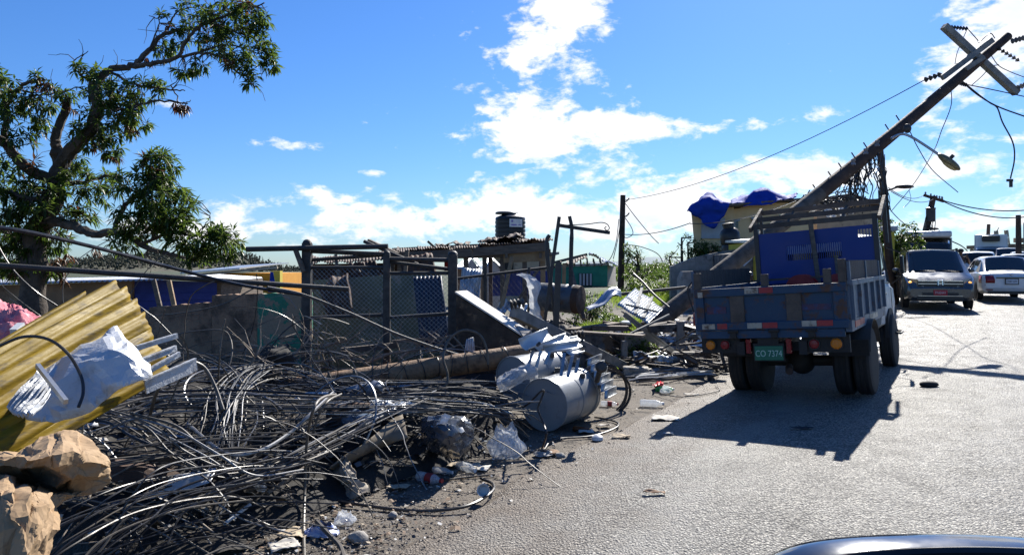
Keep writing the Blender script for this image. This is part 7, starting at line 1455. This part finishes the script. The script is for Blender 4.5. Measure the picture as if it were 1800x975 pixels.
    one('red_drum', 'red plastic drum tucked behind the foot of the leaning pole', 'drum', MB().lathe([(.18, 0), (.2, .03), (.2, .3), (.19, .32), (.2, .34), (.2, .6), (.16, .66)], 20, Matrix.Translation(Vector((3.85, 14.9, gz(0, 14.9))))), K['red'])
    # loose rubble, paving and scrap too small to pick apart
    mb = MB()
    for _ in range(520):
        u = rnd.uniform(985, 1285); v = rnd.uniform(566, 640); p = Z(u, v, 0); s = rnd.uniform(.02, .09)
        M = Matrix.Rotation(rnd.uniform(0, 6), 3, 'Z') @ Matrix.Rotation(rnd.uniform(-.6, .6), 3, 'X'); mb.box(p + Vector((0, 0, s * .3)), (s * rnd.uniform(.6, 2), s, s * rnd.uniform(.2, .8)), M)
    o = one('rubble_scatter', 'loose broken masonry and chips strewn between the fence and the truck', 'rubble', mb, K['concrete'], kind='stuff')
    mb = MB()
    for _ in range(330):
        u = rnd.uniform(960, 1290); v = rnd.uniform(566, 642); p = Z(u, v, rnd.uniform(.02, .16)); d = Vector((rnd.uniform(-1, 1), rnd.uniform(-.6, .6), rnd.uniform(-.15, .3))).normalized() * rnd.uniform(.1, .5); mb.bar(p - d, p + d, rnd.uniform(.02, .1), rnd.uniform(.008, .03))
    one('splinter_scatter', 'splintered boards and laths strewn around the culvert', 'splinters', mb, K['boards'], kind='stuff')
    c = Vector((4.6, 15.2, 0)); mb = MB()
    for _ in range(420):
        p = GP(c.x + rnd.gauss(0, .9), c.y + rnd.gauss(0, .8)) + Vector((0, 0, abs(rnd.gauss(0, .22)))); s = rnd.uniform(.04, .16); M = Matrix.Rotation(rnd.uniform(0, 6), 3, 'Z') @ Matrix.Rotation(rnd.uniform(-1, 1), 3, 'X'); mb.box(p, (s * 1.6, s, s * .25), M)
    one('rubble_scatter', 'pale heap of smashed scrap behind the truck bed corner', 'rubble', mb, K['zincpaint'], kind='stuff')
    # dead branches behind the fallen pole
    def dead(label, pts, seed, n=7, L_=.4):
        r2 = random.Random(seed); t = T('dead_branch', label, 'branch', PX(*pts[0]) - Vector((0, 0, .1))); c = crom([PX(*p) for p in pts], 14)
        t.part('stem', MB().tube(c, [.022 - .016 * i / (len(c) - 1) for i in range(len(c))], 6), K['drytwig'])
        for i in range(n):
            s = r2.choice(c[3:]); d = Vector((r2.uniform(-1, 1), r2.uniform(-.7, .4), r2.uniform(-.4, 1))).normalized(); P = [s]
            for k in range(3): d = (d + Vector((r2.uniform(-.5, .5), r2.uniform(-.3, .3), r2.uniform(-.4, .4)))).normalized(); P.append(P[-1] + d * L_ * r2.uniform(.2, .4))
            t.part('twig', MB().tube(P, [.010, .007, .005, .003], 4), K['drytwig'])
    for i, (l, p) in enumerate((('bleached forked branch in front of the chain-link gate', [(545, 640, 8.6), (560, 615, 8.6), (580, 606, 8.6), (610, 598, 8.6), (632, 585, 8.6)]), ('pale crooked branch lying behind the fallen pole', [(540, 636, 8.8), (580, 634, 8.8), (612, 628, 8.7), (650, 634, 8.7)]), ('dry branch leaning on the steel gate post', [(500, 655, 8.2), (515, 625, 8.3), (540, 600, 8.4), (548, 580, 8.5)]),
            ('thin branch spread along the wall foot', [(470, 650, 8.4), (495, 632, 8.5), (530, 620, 8.6), (560, 622, 8.6)]), ('dry branch lying under the mesh by the middle post', [(640, 640, 8.8), (690, 620, 8.8), (740, 615, 8.9), (780, 606, 9)]), ('tangled dry branch at the white slab foot', [(700, 632, 8.9), (730, 612, 9), (760, 618, 9), (800, 610, 9)]), ('short bleached stick sprouting from the heap crest', [(420, 668, 7.6), (440, 640, 7.7), (452, 622, 7.7)]))): dead(l, p, i + 50, 11, .55)
    bl = mat('black bin bag', (.012, .012, .013), (.02, .02, .02), 8, .28)
    one('black_rag', 'black cloth hung over the dry branches by the green wall', 'cloth', sheet([[S(446, 632, 8.3), S(470, 608, 8.3), S(505, 604, 8.3)], [S(450, 640, 8.1), S(476, 618, 8.0), S(512, 622, 8.1)], [S(448, 660, 8.1), S(480, 655, 8.0), S(520, 640, 8.1)]], 20, 20, amp=.06, sc=5, crease=.05, seed=2), mat('black rag', (.018, .017, .016), (.03, .028, .025), 8, .9), solid=.006)
    one('curved_board', 'beige curved board bridging the dark hollow in the heap', 'board', sheet([[Z(578, 822, .20), Z(640, 778, .34), Z(706, 724, .48)], [Z(592, 826, .14), Z(650, 788, .28), Z(712, 744, .42)], [Z(604, 822, .12), Z(662, 790, .22), Z(716, 768, .34)]], 20, 10, amp=.02, sc=4, seed=3), mat('beige fibre board', (.24, .20, .15), (.17, .14, .10), 6, .85, wear=(.09, .07, .05), wth=.58), solid=.012)
    one('pale_stick', 'long pale stick lying under the curved board', 'stick', MB().tube(crom([Z(470, 866, .16), Z(540, 818, .26), Z(600, 778, .4), Z(650, 735, .55)], 14), .014, 6), K['drytwig'])
    one('long_white_stick', 'white stick poking out low at the heap front', 'stick', MB().cyl(Z(394, 920, .1), Z(440, 886, .16), .012, n=7), K['plasticwhite'])
    one('frayed_rope', 'bundle of frayed pale fibre spilling onto the verge', 'rope', sheet([[Z(598, 800, .25), Z(606, 802, .26), Z(612, 806, .25)], [Z(590, 828, .14), Z(606, 832, .18), Z(622, 838, .14)], [Z(606, 862, .05), Z(626, 858, .08), Z(645, 852, .05)], [Z(612, 878, .01), Z(630, 872, .03), Z(642, 862, .02)]], 16, 20, amp=.05, sc=14, crease=.05, seed=9), mat('pale fibre', (.34, .30, .24), (.24, .2, .16), 14, .9), solid=.004)
    one('black_bag', 'slumped black plastic bag between the curved board and the big transformer', 'plastic bag', crumple([[Z(742, 735, .42), Z(775, 728, .5), Z(810, 730, .46), Z(830, 742, .38)], [Z(738, 755, .34), Z(770, 748, .46), Z(808, 752, .42), Z(834, 762, .28)], [Z(746, 782, .20), Z(775, 780, .3), Z(806, 784, .26), Z(828, 782, .16)], [Z(760, 800, .06), Z(780, 802, .1), Z(804, 804, .08), Z(820, 800, .04)]], 16, 16, .02, 5, 2), mat('grey-black plastic film', (.05, .06, .075), (.08, .09, .11), 8, .22, spec=.8), solid=.003, angle=30)
    one('grey_sheeting', 'bluish plastic sheeting caught under the cables near the curved board', 'plastic sheet', crumple([[Z(592, 720, .52), Z(640, 708, .56), Z(690, 702, .54), Z(735, 708, .5)], [Z(596, 738, .46), Z(640, 724, .52), Z(690, 716, .52), Z(735, 718, .46)], [Z(600, 752, .4), Z(644, 742, .46), Z(690, 728, .46), Z(730, 728, .4)]], 12, 8, .03, 15, 3), mat('bluish plastic', (.12, .16, .22), (.2, .24, .3), 7, .3), solid=.003)
    gb = mat('silver-grey film', (.25, .26, .28), (.17, .18, .2), 8, .25, .2)
    one('grey_film', 'crumpled silver-grey film resting against the fallen pole', 'plastic sheet', crumple([[Z(572, 688, .55), Z(620, 678, .6), Z(655, 668, .66), Z(674, 672, .64)], [Z(578, 694, .5), Z(622, 688, .56), Z(660, 680, .62), Z(676, 684, .58)], [Z(584, 700, .46), Z(626, 697, .5), Z(656, 694, .54), Z(672, 694, .52)]], 12, 8, .025, 16, 3), gb, solid=.003)
    one('plastic_cushion', 'clear plastic wrapped bundle lying on the smaller transformer', 'plastic bundle', sheet([[PX(878, 668, 7.5), PX(900, 650, 7.5), PX(925, 642, 7.5), PX(944, 648, 7.6)], [PX(874, 676, 7.3), PX(900, 664, 7.25), PX(925, 654, 7.3), PX(944, 656, 7.5)], [PX(880, 688, 7.3), PX(904, 680, 7.25), PX(926, 668, 7.3), PX(942, 666, 7.5)]], 24, 18, amp=.04, sc=9, crease=.04, seed=17), thinmat('cloudy film', (.55, .56, .56), .8))
ruins()
def broken_yard():
    """storm wreckage in the yard behind the fence"""
    A = (('rusty zinc sheet leaning on the mossy wall top', (560, 500, 11.4), (612, 480, 11.4), (575, 560, 11.0), (622, 552, 11.0), 'rust'), ('buckled rusty sheet slid off the open shed roof', (700, 452, 12.9), (760, 446, 12.9), (712, 492, 12.5), (768, 484, 12.5), 'rust'),
         ('grey zinc sheet propped behind the tall fence post', (812, 470, 12.6), (848, 474, 12.6), (806, 530, 12.3), (840, 536, 12.3), 'zincpaint'), ('rusty sheet hanging from the lower shed eave', (612, 462, 14), (660, 458, 14), (622, 482, 13.7), (672, 486, 13.7), 'rust'), ('tilted zinc sheet lying before the base wall', (868, 548, 12.2), (920, 556, 12.0), (880, 530, 12.8), (930, 536, 12.8), 'zinc'))
    for i, (l, a, b, c, d, m) in enumerate(A): one('loose_roof_sheet', l, 'roof sheet', corr_sheet(PX(*a), PX(*b), PX(*c), PX(*d), 7, .014, 5, sag=.12, seed=i + 60), K[m], solid=.004)
    B = (('thin timber leaning against the lower shed', (590, 448, 13.6), (604, 560, 13.0), .05, 'wood'), ('crooked post leaning between the gate and the shed', (716, 440, 12.4), (702, 600, 12.0), .06, 'wood'), ('slanted rafter end poking over the shed roof', (648, 422, 13.4), (700, 446, 13.0), .06, 'wood'), ('broken rafter sticking up from the shed roof', (752, 424, 14), (770, 440, 14), .06, 'wood'), ('pale timber leaning in the shed opening', (900, 452, 12.9), (880, 548, 12.5), .06, 'woodpale'), ('dark brace leaning across the blue panels', (948, 470, 12.8), (902, 540, 12.6), .05, 'wood'), ('fallen rail lying level under the chain-link', (690, 600, 9.3), (800, 592, 9.4), .05, 'wood'), ('splintered plank lying at the mossy wall foot', (600, 616, 9.5), (700, 606, 9.6), .1, 'boards'))
    for l, a, b, w_, m in B: one('leaning_timber', l, 'timber', MB().bar(PX(*a), PX(*b), w_, w_ * .7), K[m])
broken_yard()
def roadside_sheets():
    rnd = random.Random(91)
    L = (('rusty sheet scrap standing beside the culvert mouth', 1050, 606, 'rust'), ('dull zinc scrap on the planks by the culvert', 1020, 590, 'zincpaint'), ('tilted zinc scrap behind the kerb stones', 1180, 606, 'zinc'), ('rusty scrap sheet under the truck bed corner', 1222, 596, 'rust'), ('pale sheet scrap flat beside the dark slab', 1150, 640, 'zincpaint'), ('bent scrap sheet beside the charred post', 995, 600, 'zinc'), ('dark scrap sheet below the rusty drum', 970, 580, 'dark'), ('rusty scrap sheet at the pole foot', 1135, 590, 'rust'), ('zinc scrap leaning on the bush edge', 1070, 572, 'zincpaint'))
    for i, (l, u, v, m) in enumerate(L):
        c = Z(u, v, .1); a = rnd.uniform(-.6, .6); d = Vector((math.cos(a), math.sin(a), rnd.uniform(-.3, .3))) * rnd.uniform(.2, .42); e = Vector((-math.sin(a) * .5, .5, rnd.uniform(.2, .9))).normalized() * rnd.uniform(.14, .3)
        one('scrap_sheet', l, 'roof sheet', corr_sheet(c - d, c + d, c - d + e, c + d + e * .8, 6, .014, 5, sag=.12, seed=i + 80), K[m], solid=.004)
roadside_sheets()
# ================================================================== people
def skin_mesh(name, V, E, Rd, root=0, sub=2):
    me = bpy.data.meshes.new(name); me.from_pydata([tuple(v) for v in V], E, []); o = bpy.data.objects.new(name, me); COL.objects.link(o)
    m = o.modifiers.new('skin', 'SKIN'); m.use_smooth_shade = True
    bpy.context.view_layer.update()
    for i, r_ in enumerate(Rd): o.data.skin_vertices[0].data[i].radius = r_ if hasattr(r_, '__len__') else (r_, r_)
    for i in range(len(Rd)): o.data.skin_vertices[0].data[i].use_root = (i == root)
    s = o.modifiers.new('sub', 'SUBSURF'); s.levels = sub; s.render_levels = sub
    bpy.context.view_layer.update(); dg = bpy.context.evaluated_depsgraph_get()
    out = bpy.data.meshes.new_from_object(o.evaluated_get(dg)); bpy.data.objects.remove(o); out.name = name
    out.polygons.foreach_set('use_smooth', [True] * len(out.polygons)); return out
def person(label, loc, head, pose, shirt, trousers, hat=None, hair=True, H=1.72, skirt=False):
    """pose: joints in body space, y forward, x to the body's left"""
    t = T('person', label, 'person', loc, rotz=-R(head), world=False); s = H / 1.72; J = {k: Vector(v) * s for k, v in pose.items()}
    names = ['pelvis', 'waist', 'chest', 'neck', 'headb', 'headt', 'shl', 'ell', 'wrl', 'fgl', 'shr', 'elr', 'wrr', 'fgr', 'hpl', 'knl', 'anl', 'tol', 'hpr', 'knr', 'anr', 'tor']
    rad = [(.14, .11), (.12, .095), (.14, .10), .055, (.07, .085), (.065, .075), .06, .042, .030, .026, .06, .042, .030, .026, .085, .06, .042, .038, .085, .06, .042, .038]
    ed = [('pelvis', 'waist'), ('waist', 'chest'), ('chest', 'neck'), ('neck', 'headb'), ('headb', 'headt'), ('chest', 'shl'), ('shl', 'ell'), ('ell', 'wrl'), ('wrl', 'fgl'), ('chest', 'shr'), ('shr', 'elr'), ('elr', 'wrr'), ('wrr', 'fgr'), ('pelvis', 'hpl'), ('hpl', 'knl'), ('knl', 'anl'), ('anl', 'tol'), ('pelvis', 'hpr'), ('hpr', 'knr'), ('knr', 'anr'), ('anr', 'tor')]
    def mk(nm, keep, grow, mt, parent=None):
        ks = [n for n in names if n in keep]; ix = {n: i for i, n in enumerate(ks)}; rr = []
        for n in ks:
            q = rad[names.index(n)]; q = q if hasattr(q, '__len__') else (q, q); rr.append((q[0] * s + grow, q[1] * s + grow))
        me = skin_mesh(nm, [J[n] for n in ks], [(ix[a], ix[b]) for a, b in ed if a in ix and b in ix], rr); o = link(nm, me, mt, parent or t.o); return o
    b = mk('body', names, 0, K['skin'])
    hc = (J['headb'] + J['headt']) / 2
    f = MB().ell(hc + Vector((0, .085, -.01)) * s, .018 * s, .025 * s, .03 * s, 8, 6); link('nose', f.mesh('nose'), K['skin'], b)
    for sx in (-1, 1): link('eye', MB().ell(hc + Vector((sx * .032, .082, .03)) * s, .014 * s, .01 * s, .009 * s, 8, 5).mesh('eye'), K['plasticwhite'], b); link('ear', MB().ell(hc + Vector((sx * .078, 0, 0)) * s, .014 * s, .025 * s, .035 * s, 8, 5).mesh('ear'), K['skin'], b)
    mk('shirt', ['pelvis', 'waist', 'chest', 'shl', 'ell', 'shr', 'elr'], .016, shirt); mk('trousers', ['pelvis', 'hpl', 'knl', 'anl', 'hpr', 'knr', 'anr'], .014, trousers)
    for q in 'lr': link('shoe', MB().ell(J['an' + q].lerp(J['to' + q], .55) - Vector((0, 0, .01)), .05 * s, .14 * s, .05 * s, 10, 6).mesh('shoe'), K['black'], t.o)
    for q in 'lr':
        w_, g = J['wr' + q], J['fg' + q]; d = (g - w_).normalized(); sd = d.orthogonal().normalized()
        for k in range(4): link('finger', MB().tube([g + sd * (k - 1.5) * .018, g + sd * (k - 1.5) * .02 + d * .045, g + sd * (k - 1.5) * .02 + d * .075 + Vector((0, .015, 0))], [.010, .009, .006], 5).mesh('finger'), K['skin'], b)
        link('thumb', MB().tube([w_.lerp(g, .4), w_.lerp(g, .7) + sd * .05, g + sd * .06], [.012, .011, .008], 5).mesh('thumb'), K['skin'], b)
    if hat: 
        c = hc + Vector((0, 0, .045 * s)); link('cap', MB().ell(c, .105 * s, .115 * s, .085 * s, 14, 8).box(c + Vector((0, .13, -.01)) * 1, (.14, .12, .015)).mesh('cap'), hat, t.o)
    elif hair: link('hair', MB().ell(hc + Vector((0, -.015, .035)) * s, .092 * s, .10 * s, .085 * s, 14, 8).mesh('hair'), K['black'], t.o)
    return t
STAND = dict(pelvis=(0, 0, .95), waist=(0, .01, 1.12), chest=(0, 0, 1.34), neck=(0, .01, 1.49), headb=(0, .03, 1.57), headt=(0, .03, 1.68), shl=(.19, 0, 1.40), ell=(.27, .02, 1.14), wrl=(.24, .2, 1.05), fgl=(.2, .27, 1.06), shr=(-.19, 0, 1.40), elr=(-.30, .06, 1.16), wrr=(-.26, .2, 1.36), fgr=(-.23, .22, 1.44), hpl=(.10, 0, .90), knl=(.12, .03, .50), anl=(.13, -.02, .09), tol=(.14, .16, .04), hpr=(-.10, 0, .90), knr=(-.11, .03, .50), anr=(-.12, -.02, .09), tor=(-.13, .16, .04))
SIT = dict(pelvis=(0, 0, .52), waist=(0, .02, .69), chest=(0, .04, .91), neck=(0, .05, 1.06), headb=(0, .08, 1.14), headt=(0, .08, 1.25), shl=(.19, .04, .97), ell=(.26, .12, .72), wrl=(.16, .34, .66), fgl=(.12, .42, .65), shr=(-.19, .04, .97), elr=(-.26, .12, .72), wrr=(-.16, .34, .66), fgr=(-.12, .42, .65), hpl=(.10, .06, .5), knl=(.12, .46, .5), anl=(.12, .46, .09), tol=(.13, .63, .04), hpr=(-.10, .06, .5), knr=(-.12, .46, .5), anr=(-.12, .46, .09), tor=(-.13, .63, .04))
kd = mat('dark clothing', (.02, .02, .024), (.03, .03, .034), 6, .9); kp = mat('pink shirt', (.5, .16, .18), (.42, .12, .14), 6, .9); kw = mat('white shirt', (.6, .6, .62), (.5, .5, .52), 6, .9); kj = mat('denim', (.04, .06, .11), (.03, .045, .08), 8, .9)
person('person in dark clothes and cap standing between the minivan and the white sedan', GP(*at(1689, 28.0)), RH + 185, STAND, kd, kd, hat=kd)
bl = MB(); xx, yy = at(1330, 19.4)
one('bench', 'low timber bench in front of the yellow shop', 'bench', MB().box(GP(xx, yy) + Vector((0, -.02, .38)), (1.5, .3, .06)).box(GP(xx - .6, yy) + Vector((0, 0, .17)), (.08, .26, .36)).box(GP(xx + .6, yy) + Vector((0, 0, .17)), (.08, .26, .36)), K['wood'])
person('person in a pink shirt sitting on the bench by the shop', GP(*at(1317, 19.4)), 185, SIT, kp, kj, H=1.7)
person('person in white with a white cap sitting at the bench end', GP(*at(1341, 19.4)), 178, SIT, kw, kj, hat=K['plasticwhite'], H=1.66)
# ================================================================== litter on the verge
def bottle(label, p, ang, L_=.24, r_=.034, m='clearpet', band=None, tilt=0):
    M = Matrix.Translation(p + Vector((0, 0, r_ - .012))) @ Matrix.Rotation(R(ang), 4, 'Z') @ Matrix.Rotation(R(90 + tilt), 4, 'X'); t = T('plastic_bottle', label, 'bottle', p)
    t.part('bottle_body', MB().lathe([(r_ * .8, 0), (r_, .012), (r_, L_ * .25), (r_ * .93, L_ * .3), (r_, L_ * .36), (r_, L_ * .66), (r_ * .5, L_ * .86), (r_ * .4, L_ * .93)], 16, M), K[m])
    t.part('bottle_cap', MB().lathe([(r_ * .44, L_ * .92), (r_ * .44, L_), (.001, L_)], 12, M), K['red'] if band else K['plasticwhite'])
    if band: t.part('wrapper', MB().lathe([(r_ * 1.01, L_ * .38), (r_ * 1.03, L_ * .4), (r_ * 1.03, L_ * .62), (r_ * 1.01, L_ * .64)], 16, M), K[band])
K['clearpet'] = thinmat('clear bottle plastic', (.75, .78, .8), .6, .12); K['greenpet'] = thinmat('green bottle plastic', (.08, .45, .16), .75, .12); K['brownpet'] = mat('brown bottle', (.10, .035, .015), (.08, .03, .012), 6, .15)
bottle('clear bottle with a red wrapper lying at the dark hollow', Z(735, 842), 55, .26, .042, band='red')
bottle('small clear bottle just behind the red-wrapped one', Z(762, 828), 60, .2, .03)
bottle('green bottle lying in the litter by the broken kerb', Z(1152, 686), 70, .26, .04, 'greenpet')
bottle('clear green-capped bottle lying by the cable coil', Z(1125, 712), 75, .3, .045, 'clearpet')
bottle('brown bottle under the big transformer', Z(1008, 756), 62, .22, .032, 'brownpet')
bottle('clear bottle with a red wrapper under the cable coil', Z(1056, 712), 80, .22, .035, band='red')
bottle('clear bottle half under the heap by the pale block', Z(806, 822), 40, .24, .04)
bottle('crushed bottle by the heap toe and torn wrapper', Z(452, 852, .2), 30, .22, .036)
bagm = thinmat('thin white carrier film', (.8, .83, .86), .55, .25)
def bag(label, u, v, w_, h, seed, m=None, z=0, name='plastic_bag'):
    c = Z(u, v, z); rnd = random.Random(seed); n = 28; P = []
    for i in range(12):
        q = i / 11; row = []
        for j in range(n + 1):
            a = 2 * math.pi * j / n; rr = w_ * (.5 * math.sin(min(1, .25 + q * 1.1) * math.pi * .75) ** .8 * (1 - .35 * q)); d = 1 + .3 * noise.noise(Vector((math.cos(a) * 2.4, math.sin(a) * 2.4, q * 3.2 + seed * 5)))
            row.append(c + Vector((rr * d * math.cos(a), rr * d * .75 * math.sin(a), h * q * (1 + .35 * noise.noise(Vector((math.cos(a) * 1.8, math.sin(a) * 1.8, seed)))) + .012 * noise.noise(Vector((a * 6, q * 9, seed))))))
        row[-1] = row[0].copy(); P.append(row)
    one(name, label, 'plastic bag', MB().grid(P), m or bagm, angle=24)
bag('translucent white carrier bag standing below the big transformer', 890, 803, .36, .27, 1)
bag('small crumpled white bag on the bare verge', 606, 920, .16, .08, 2)
bag('knotted clear bag in the litter by the green bottle', 1170, 690, .18, .09, 5)
bag('white film caught on the conduits near the kerb', 1185, 664, .32, .06, 6)
bag('pale bag lying behind the steel angle foot', 1262, 640, .22, .1, 7)
bluem = mat('blue printed wrapper', (.5, .52, .56), (.08, .14, .4), 9, .4)
bag('torn blue and white wrapper at the front of the heap', 566, 940, .26, .07, 8, bluem, name='torn_wrapper')
bag('crumpled grey wrapper beside the carrier bag', 955, 800, .22, .05, 9, mat('grey wrapper', (.3, .3, .3), (.2, .19, .18), 9, .6), name='torn_wrapper')
def flake(label, u, v, w_, l, col, seed, name='paper_scrap', cat='scrap', h=.03):
    c = Z(u, v, .012); rnd = random.Random(seed); a = rnd.uniform(-.5, .5); M = Matrix.Rotation(a, 3, 'Z')
    one(name, label, cat, sheet([[c + M @ Vector((x * w_, y * l, h * abs(noise.noise(Vector((x * 3 + seed, y * 3, 1)))) + .004)) for x in (-.5, -.15, .2, .5)] for y in (-.5, -.1, .2, .5)], 12, 12, amp=.012, sc=20, crease=.01, seed=seed), col, solid=.002, angle=30)
cw = mat('dirty white card', (.55, .52, .46), (.42, .39, .34), 9, .85); cb = mat('buff card', (.45, .37, .26), (.36, .29, .2), 9, .9); cr = mat('brown card', (.28, .18, .11), (.2, .12, .07), 9, .9)
for i, (l, u, v, w_, d, m) in enumerate((('torn pale card curled on the asphalt edge', 1170, 735, .30, .22, cw), ('flat buff card rectangle on the verge', 1092, 767, .18, .10, cb), ('brown torn card beside the carrier bag', 965, 796, .2, .16, cr), ('white scrap beside the hose loop', 1062, 748, .14, .1, cw), ('buff paper lump below the heap by the pale bottle', 815, 818, .26, .2, cb), ('grey-white scrap near the cap', 840, 822, .2, .16, cw), ('pale card under the transformer end', 1030, 758, .16, .14, cw), ('small dark scrap on the open asphalt', 1410, 752, .24, .06, kd), ('white scrap beside the rear wheel shadow', 1175, 762, .1, .06, cw), ('white slip by the conduits', 1215, 693, .2, .08, cw), ('buff scrap at the heap toe beside the bare verge', 700, 856, .16, .12, cb), ('tan scrap by the torn wrapper', 520, 938, .2, .16, cb), ('pale scrap under the dangling cable', 500, 960, .18, .16, cw), ('orange-brown stain of card on the asphalt', 1150, 866, .16, .05, cr))): flake(l, u, v, w_, d, m, i + 3)
one('foam_cup', 'white foam cup end lying on the verge', 'cup', MB().lathe([(.001, 0), (.035, 0), (.048, .07), (.044, .07), (.032, .01)], 16, Matrix.Translation(Z(850, 862, .04)) @ Matrix.Rotation(R(70), 4, 'X')), K['plasticwhite'])
one('foam_bowl', 'white upturned foam bowl below the transformer', 'bowl', MB().lathe([(.06, 0), (.055, .03), (.03, .05), (.001, .055)], 18, Matrix.Translation(Z(1050, 772, .01))), K['plasticwhite'])
one('red_flower_scrap', 'scarlet crumpled wrapper by the green bottle', 'wrapper', sheet([[Z(1150 + x, 676 + y * .5, .03 + .05 * ((x * y) % 3 == 0)) for x in (0, 8, 16)] for y in (8, 0, -8)], 12, 12, amp=.05, sc=18, crease=.05, seed=2), mat('scarlet film', (.6, .02, .02), (.5, .02, .02), 5, .3), solid=.002)
one('asphalt_lump', 'dark lump of rubber lying on the sunlit asphalt', 'lump', MB().ell(Z(1633, 675, .03), .13, .07, .045, 14, 8), K['rubber'])
for i, (u, v, s, l) in enumerate(((632, 945, .055, 'pale stone beside the small white bag'), (848, 858, .03, 'white pebble beside the foam cup'), (690, 905, .03, 'grey stone on the bare verge by the hose'), (985, 800, .035, 'rough stone by the crumpled grey wrapper'))):
    c = Z(u, v, s * .4); mb = MB().ell((0, 0, 0), s * 1.3, s, s * .8, 10, 7); mb.v = [c + p * (1 + .35 * noise.noise(p * 22 + Vector((i, 0, 0)))) for p in mb.v]; one('stone', l, 'stone', mb, K['concrete'])
def scatter():
    rnd = random.Random(77)
    def vary(name, cols, rough=.8):
        m = bpy.data.materials.new(name); m.use_nodes = True; nt = m.node_tree; g = nt.nodes.new('ShaderNodeNewGeometry'); cr_ = nt.nodes.new('ShaderNodeValToRGB'); cr_.color_ramp.interpolation = 'CONSTANT'
        e = cr_.color_ramp.elements
        for i, c in enumerate(cols):
            q = e[i] if i < 2 else e.new(i / len(cols)); q.position = i / len(cols); q.color = (*c, 1)
        nt.links.new(g.outputs['Random Per Island'], cr_.inputs[0]); p = nt.nodes['Principled BSDF']; nt.links.new(cr_.outputs[0], p.inputs['Base Color']); p.inputs['Roughness'].default_value = rough; return m
    peb = MB(); fl = MB()
    for _ in range(5200):
        while True:
            u = rnd.uniform(400, 1290); v = rnd.uniform(640, 985); edge = 790 + (1000 - u) * .62 if u < 1000 else 790 - (u - 1000) * .5
            if v < edge + rnd.uniform(-60, 40) and v > edge - 190: break
        p = Z(u, v, .0)
        if rnd.random() < .80:
            s = rnd.uniform(.004, .016) * (2.0 if rnd.random() < .05 else 1); a = rnd.uniform(0, 6)
            q = [p + Vector((math.cos(a + k * 2.09) * s * rnd.uniform(.7, 1.4), math.sin(a + k * 2.09) * s * rnd.uniform(.7, 1.4), .005)) for k in range(3)]; t_ = p + Vector((rnd.uniform(-.4, .4) * s, rnd.uniform(-.4, .4) * s, s * .45 + .004)); peb.add(q + [t_], [(0, 1, 3), (1, 2, 3), (2, 0, 3)])
        else:
            s = rnd.uniform(.006, .022) * (1.8 if rnd.random() < .06 else 1); M = Matrix.Rotation(rnd.uniform(0, 6), 3, 'Z') @ Matrix.Rotation(rnd.uniform(-.5, .5), 3, 'X')
            w_ = s * rnd.uniform(.2, .9); fl.add([p + Vector((0, 0, .016)) + M @ Vector(c) for c in ((-s, -w_, 0), (0, -w_ * .9, s * .2), (s, -w_ * .8, 0), (s * .9, w_, 0), (0, w_, s * .25), (-s * .9, w_ * .8, 0))], [(0, 1, 4, 5), (1, 2, 3, 4)])
    one('gravel_scatter', 'loose gravel and grit strewn along the verge', 'gravel', peb, vary('mixed grit', [(.2, .18, .15), (.12, .1, .085), (.3, .27, .23), (.07, .06, .05), (.16, .13, .1)]), kind='stuff', angle=10)
    one('litter_scatter', 'small torn scraps and leaves strewn along the verge', 'litter', fl, vary('mixed litter', [(.12, .07, .04), (.08, .06, .045), (.06, .045, .03), (.2, .13, .08), (.1, .075, .05), (.34, .28, .2), (.55, .54, .5), (.06, .05, .04), (.15, .1, .06)]), kind='stuff', angle=10)
    # scraps lodged in the heap itself
    fl = MB()
    for _ in range(500):
        p = hs(rnd.uniform(0, .98), rnd.uniform(.05, .9), rnd.uniform(.0, .05)); s = rnd.uniform(.015, .06); M = Matrix.Rotation(rnd.uniform(0, 6), 3, 'Z') @ Matrix.Rotation(rnd.uniform(-1, 1), 3, 'X'); w_ = s * rnd.uniform(.2, .8)
        fl.add([p + M @ Vector(c) for c in ((-s, -w_, 0), (0, -w_ * .9, s * .3), (s, -w_ * .8, 0), (s * .9, w_, 0), (0, w_, s * .3), (-s * .9, w_ * .8, 0))], [(0, 1, 4, 5), (1, 2, 3, 4)])
    one('heap_scraps', 'scraps of film, card and splintered wood lodged in the cable heap', 'litter', fl, vary('heap scraps', [(.05, .04, .03), (.12, .09, .06), (.03, .03, .03), (.35, .33, .3), (.08, .1, .13), (.02, .02, .02)]), kind='stuff', angle=10)
scatter()
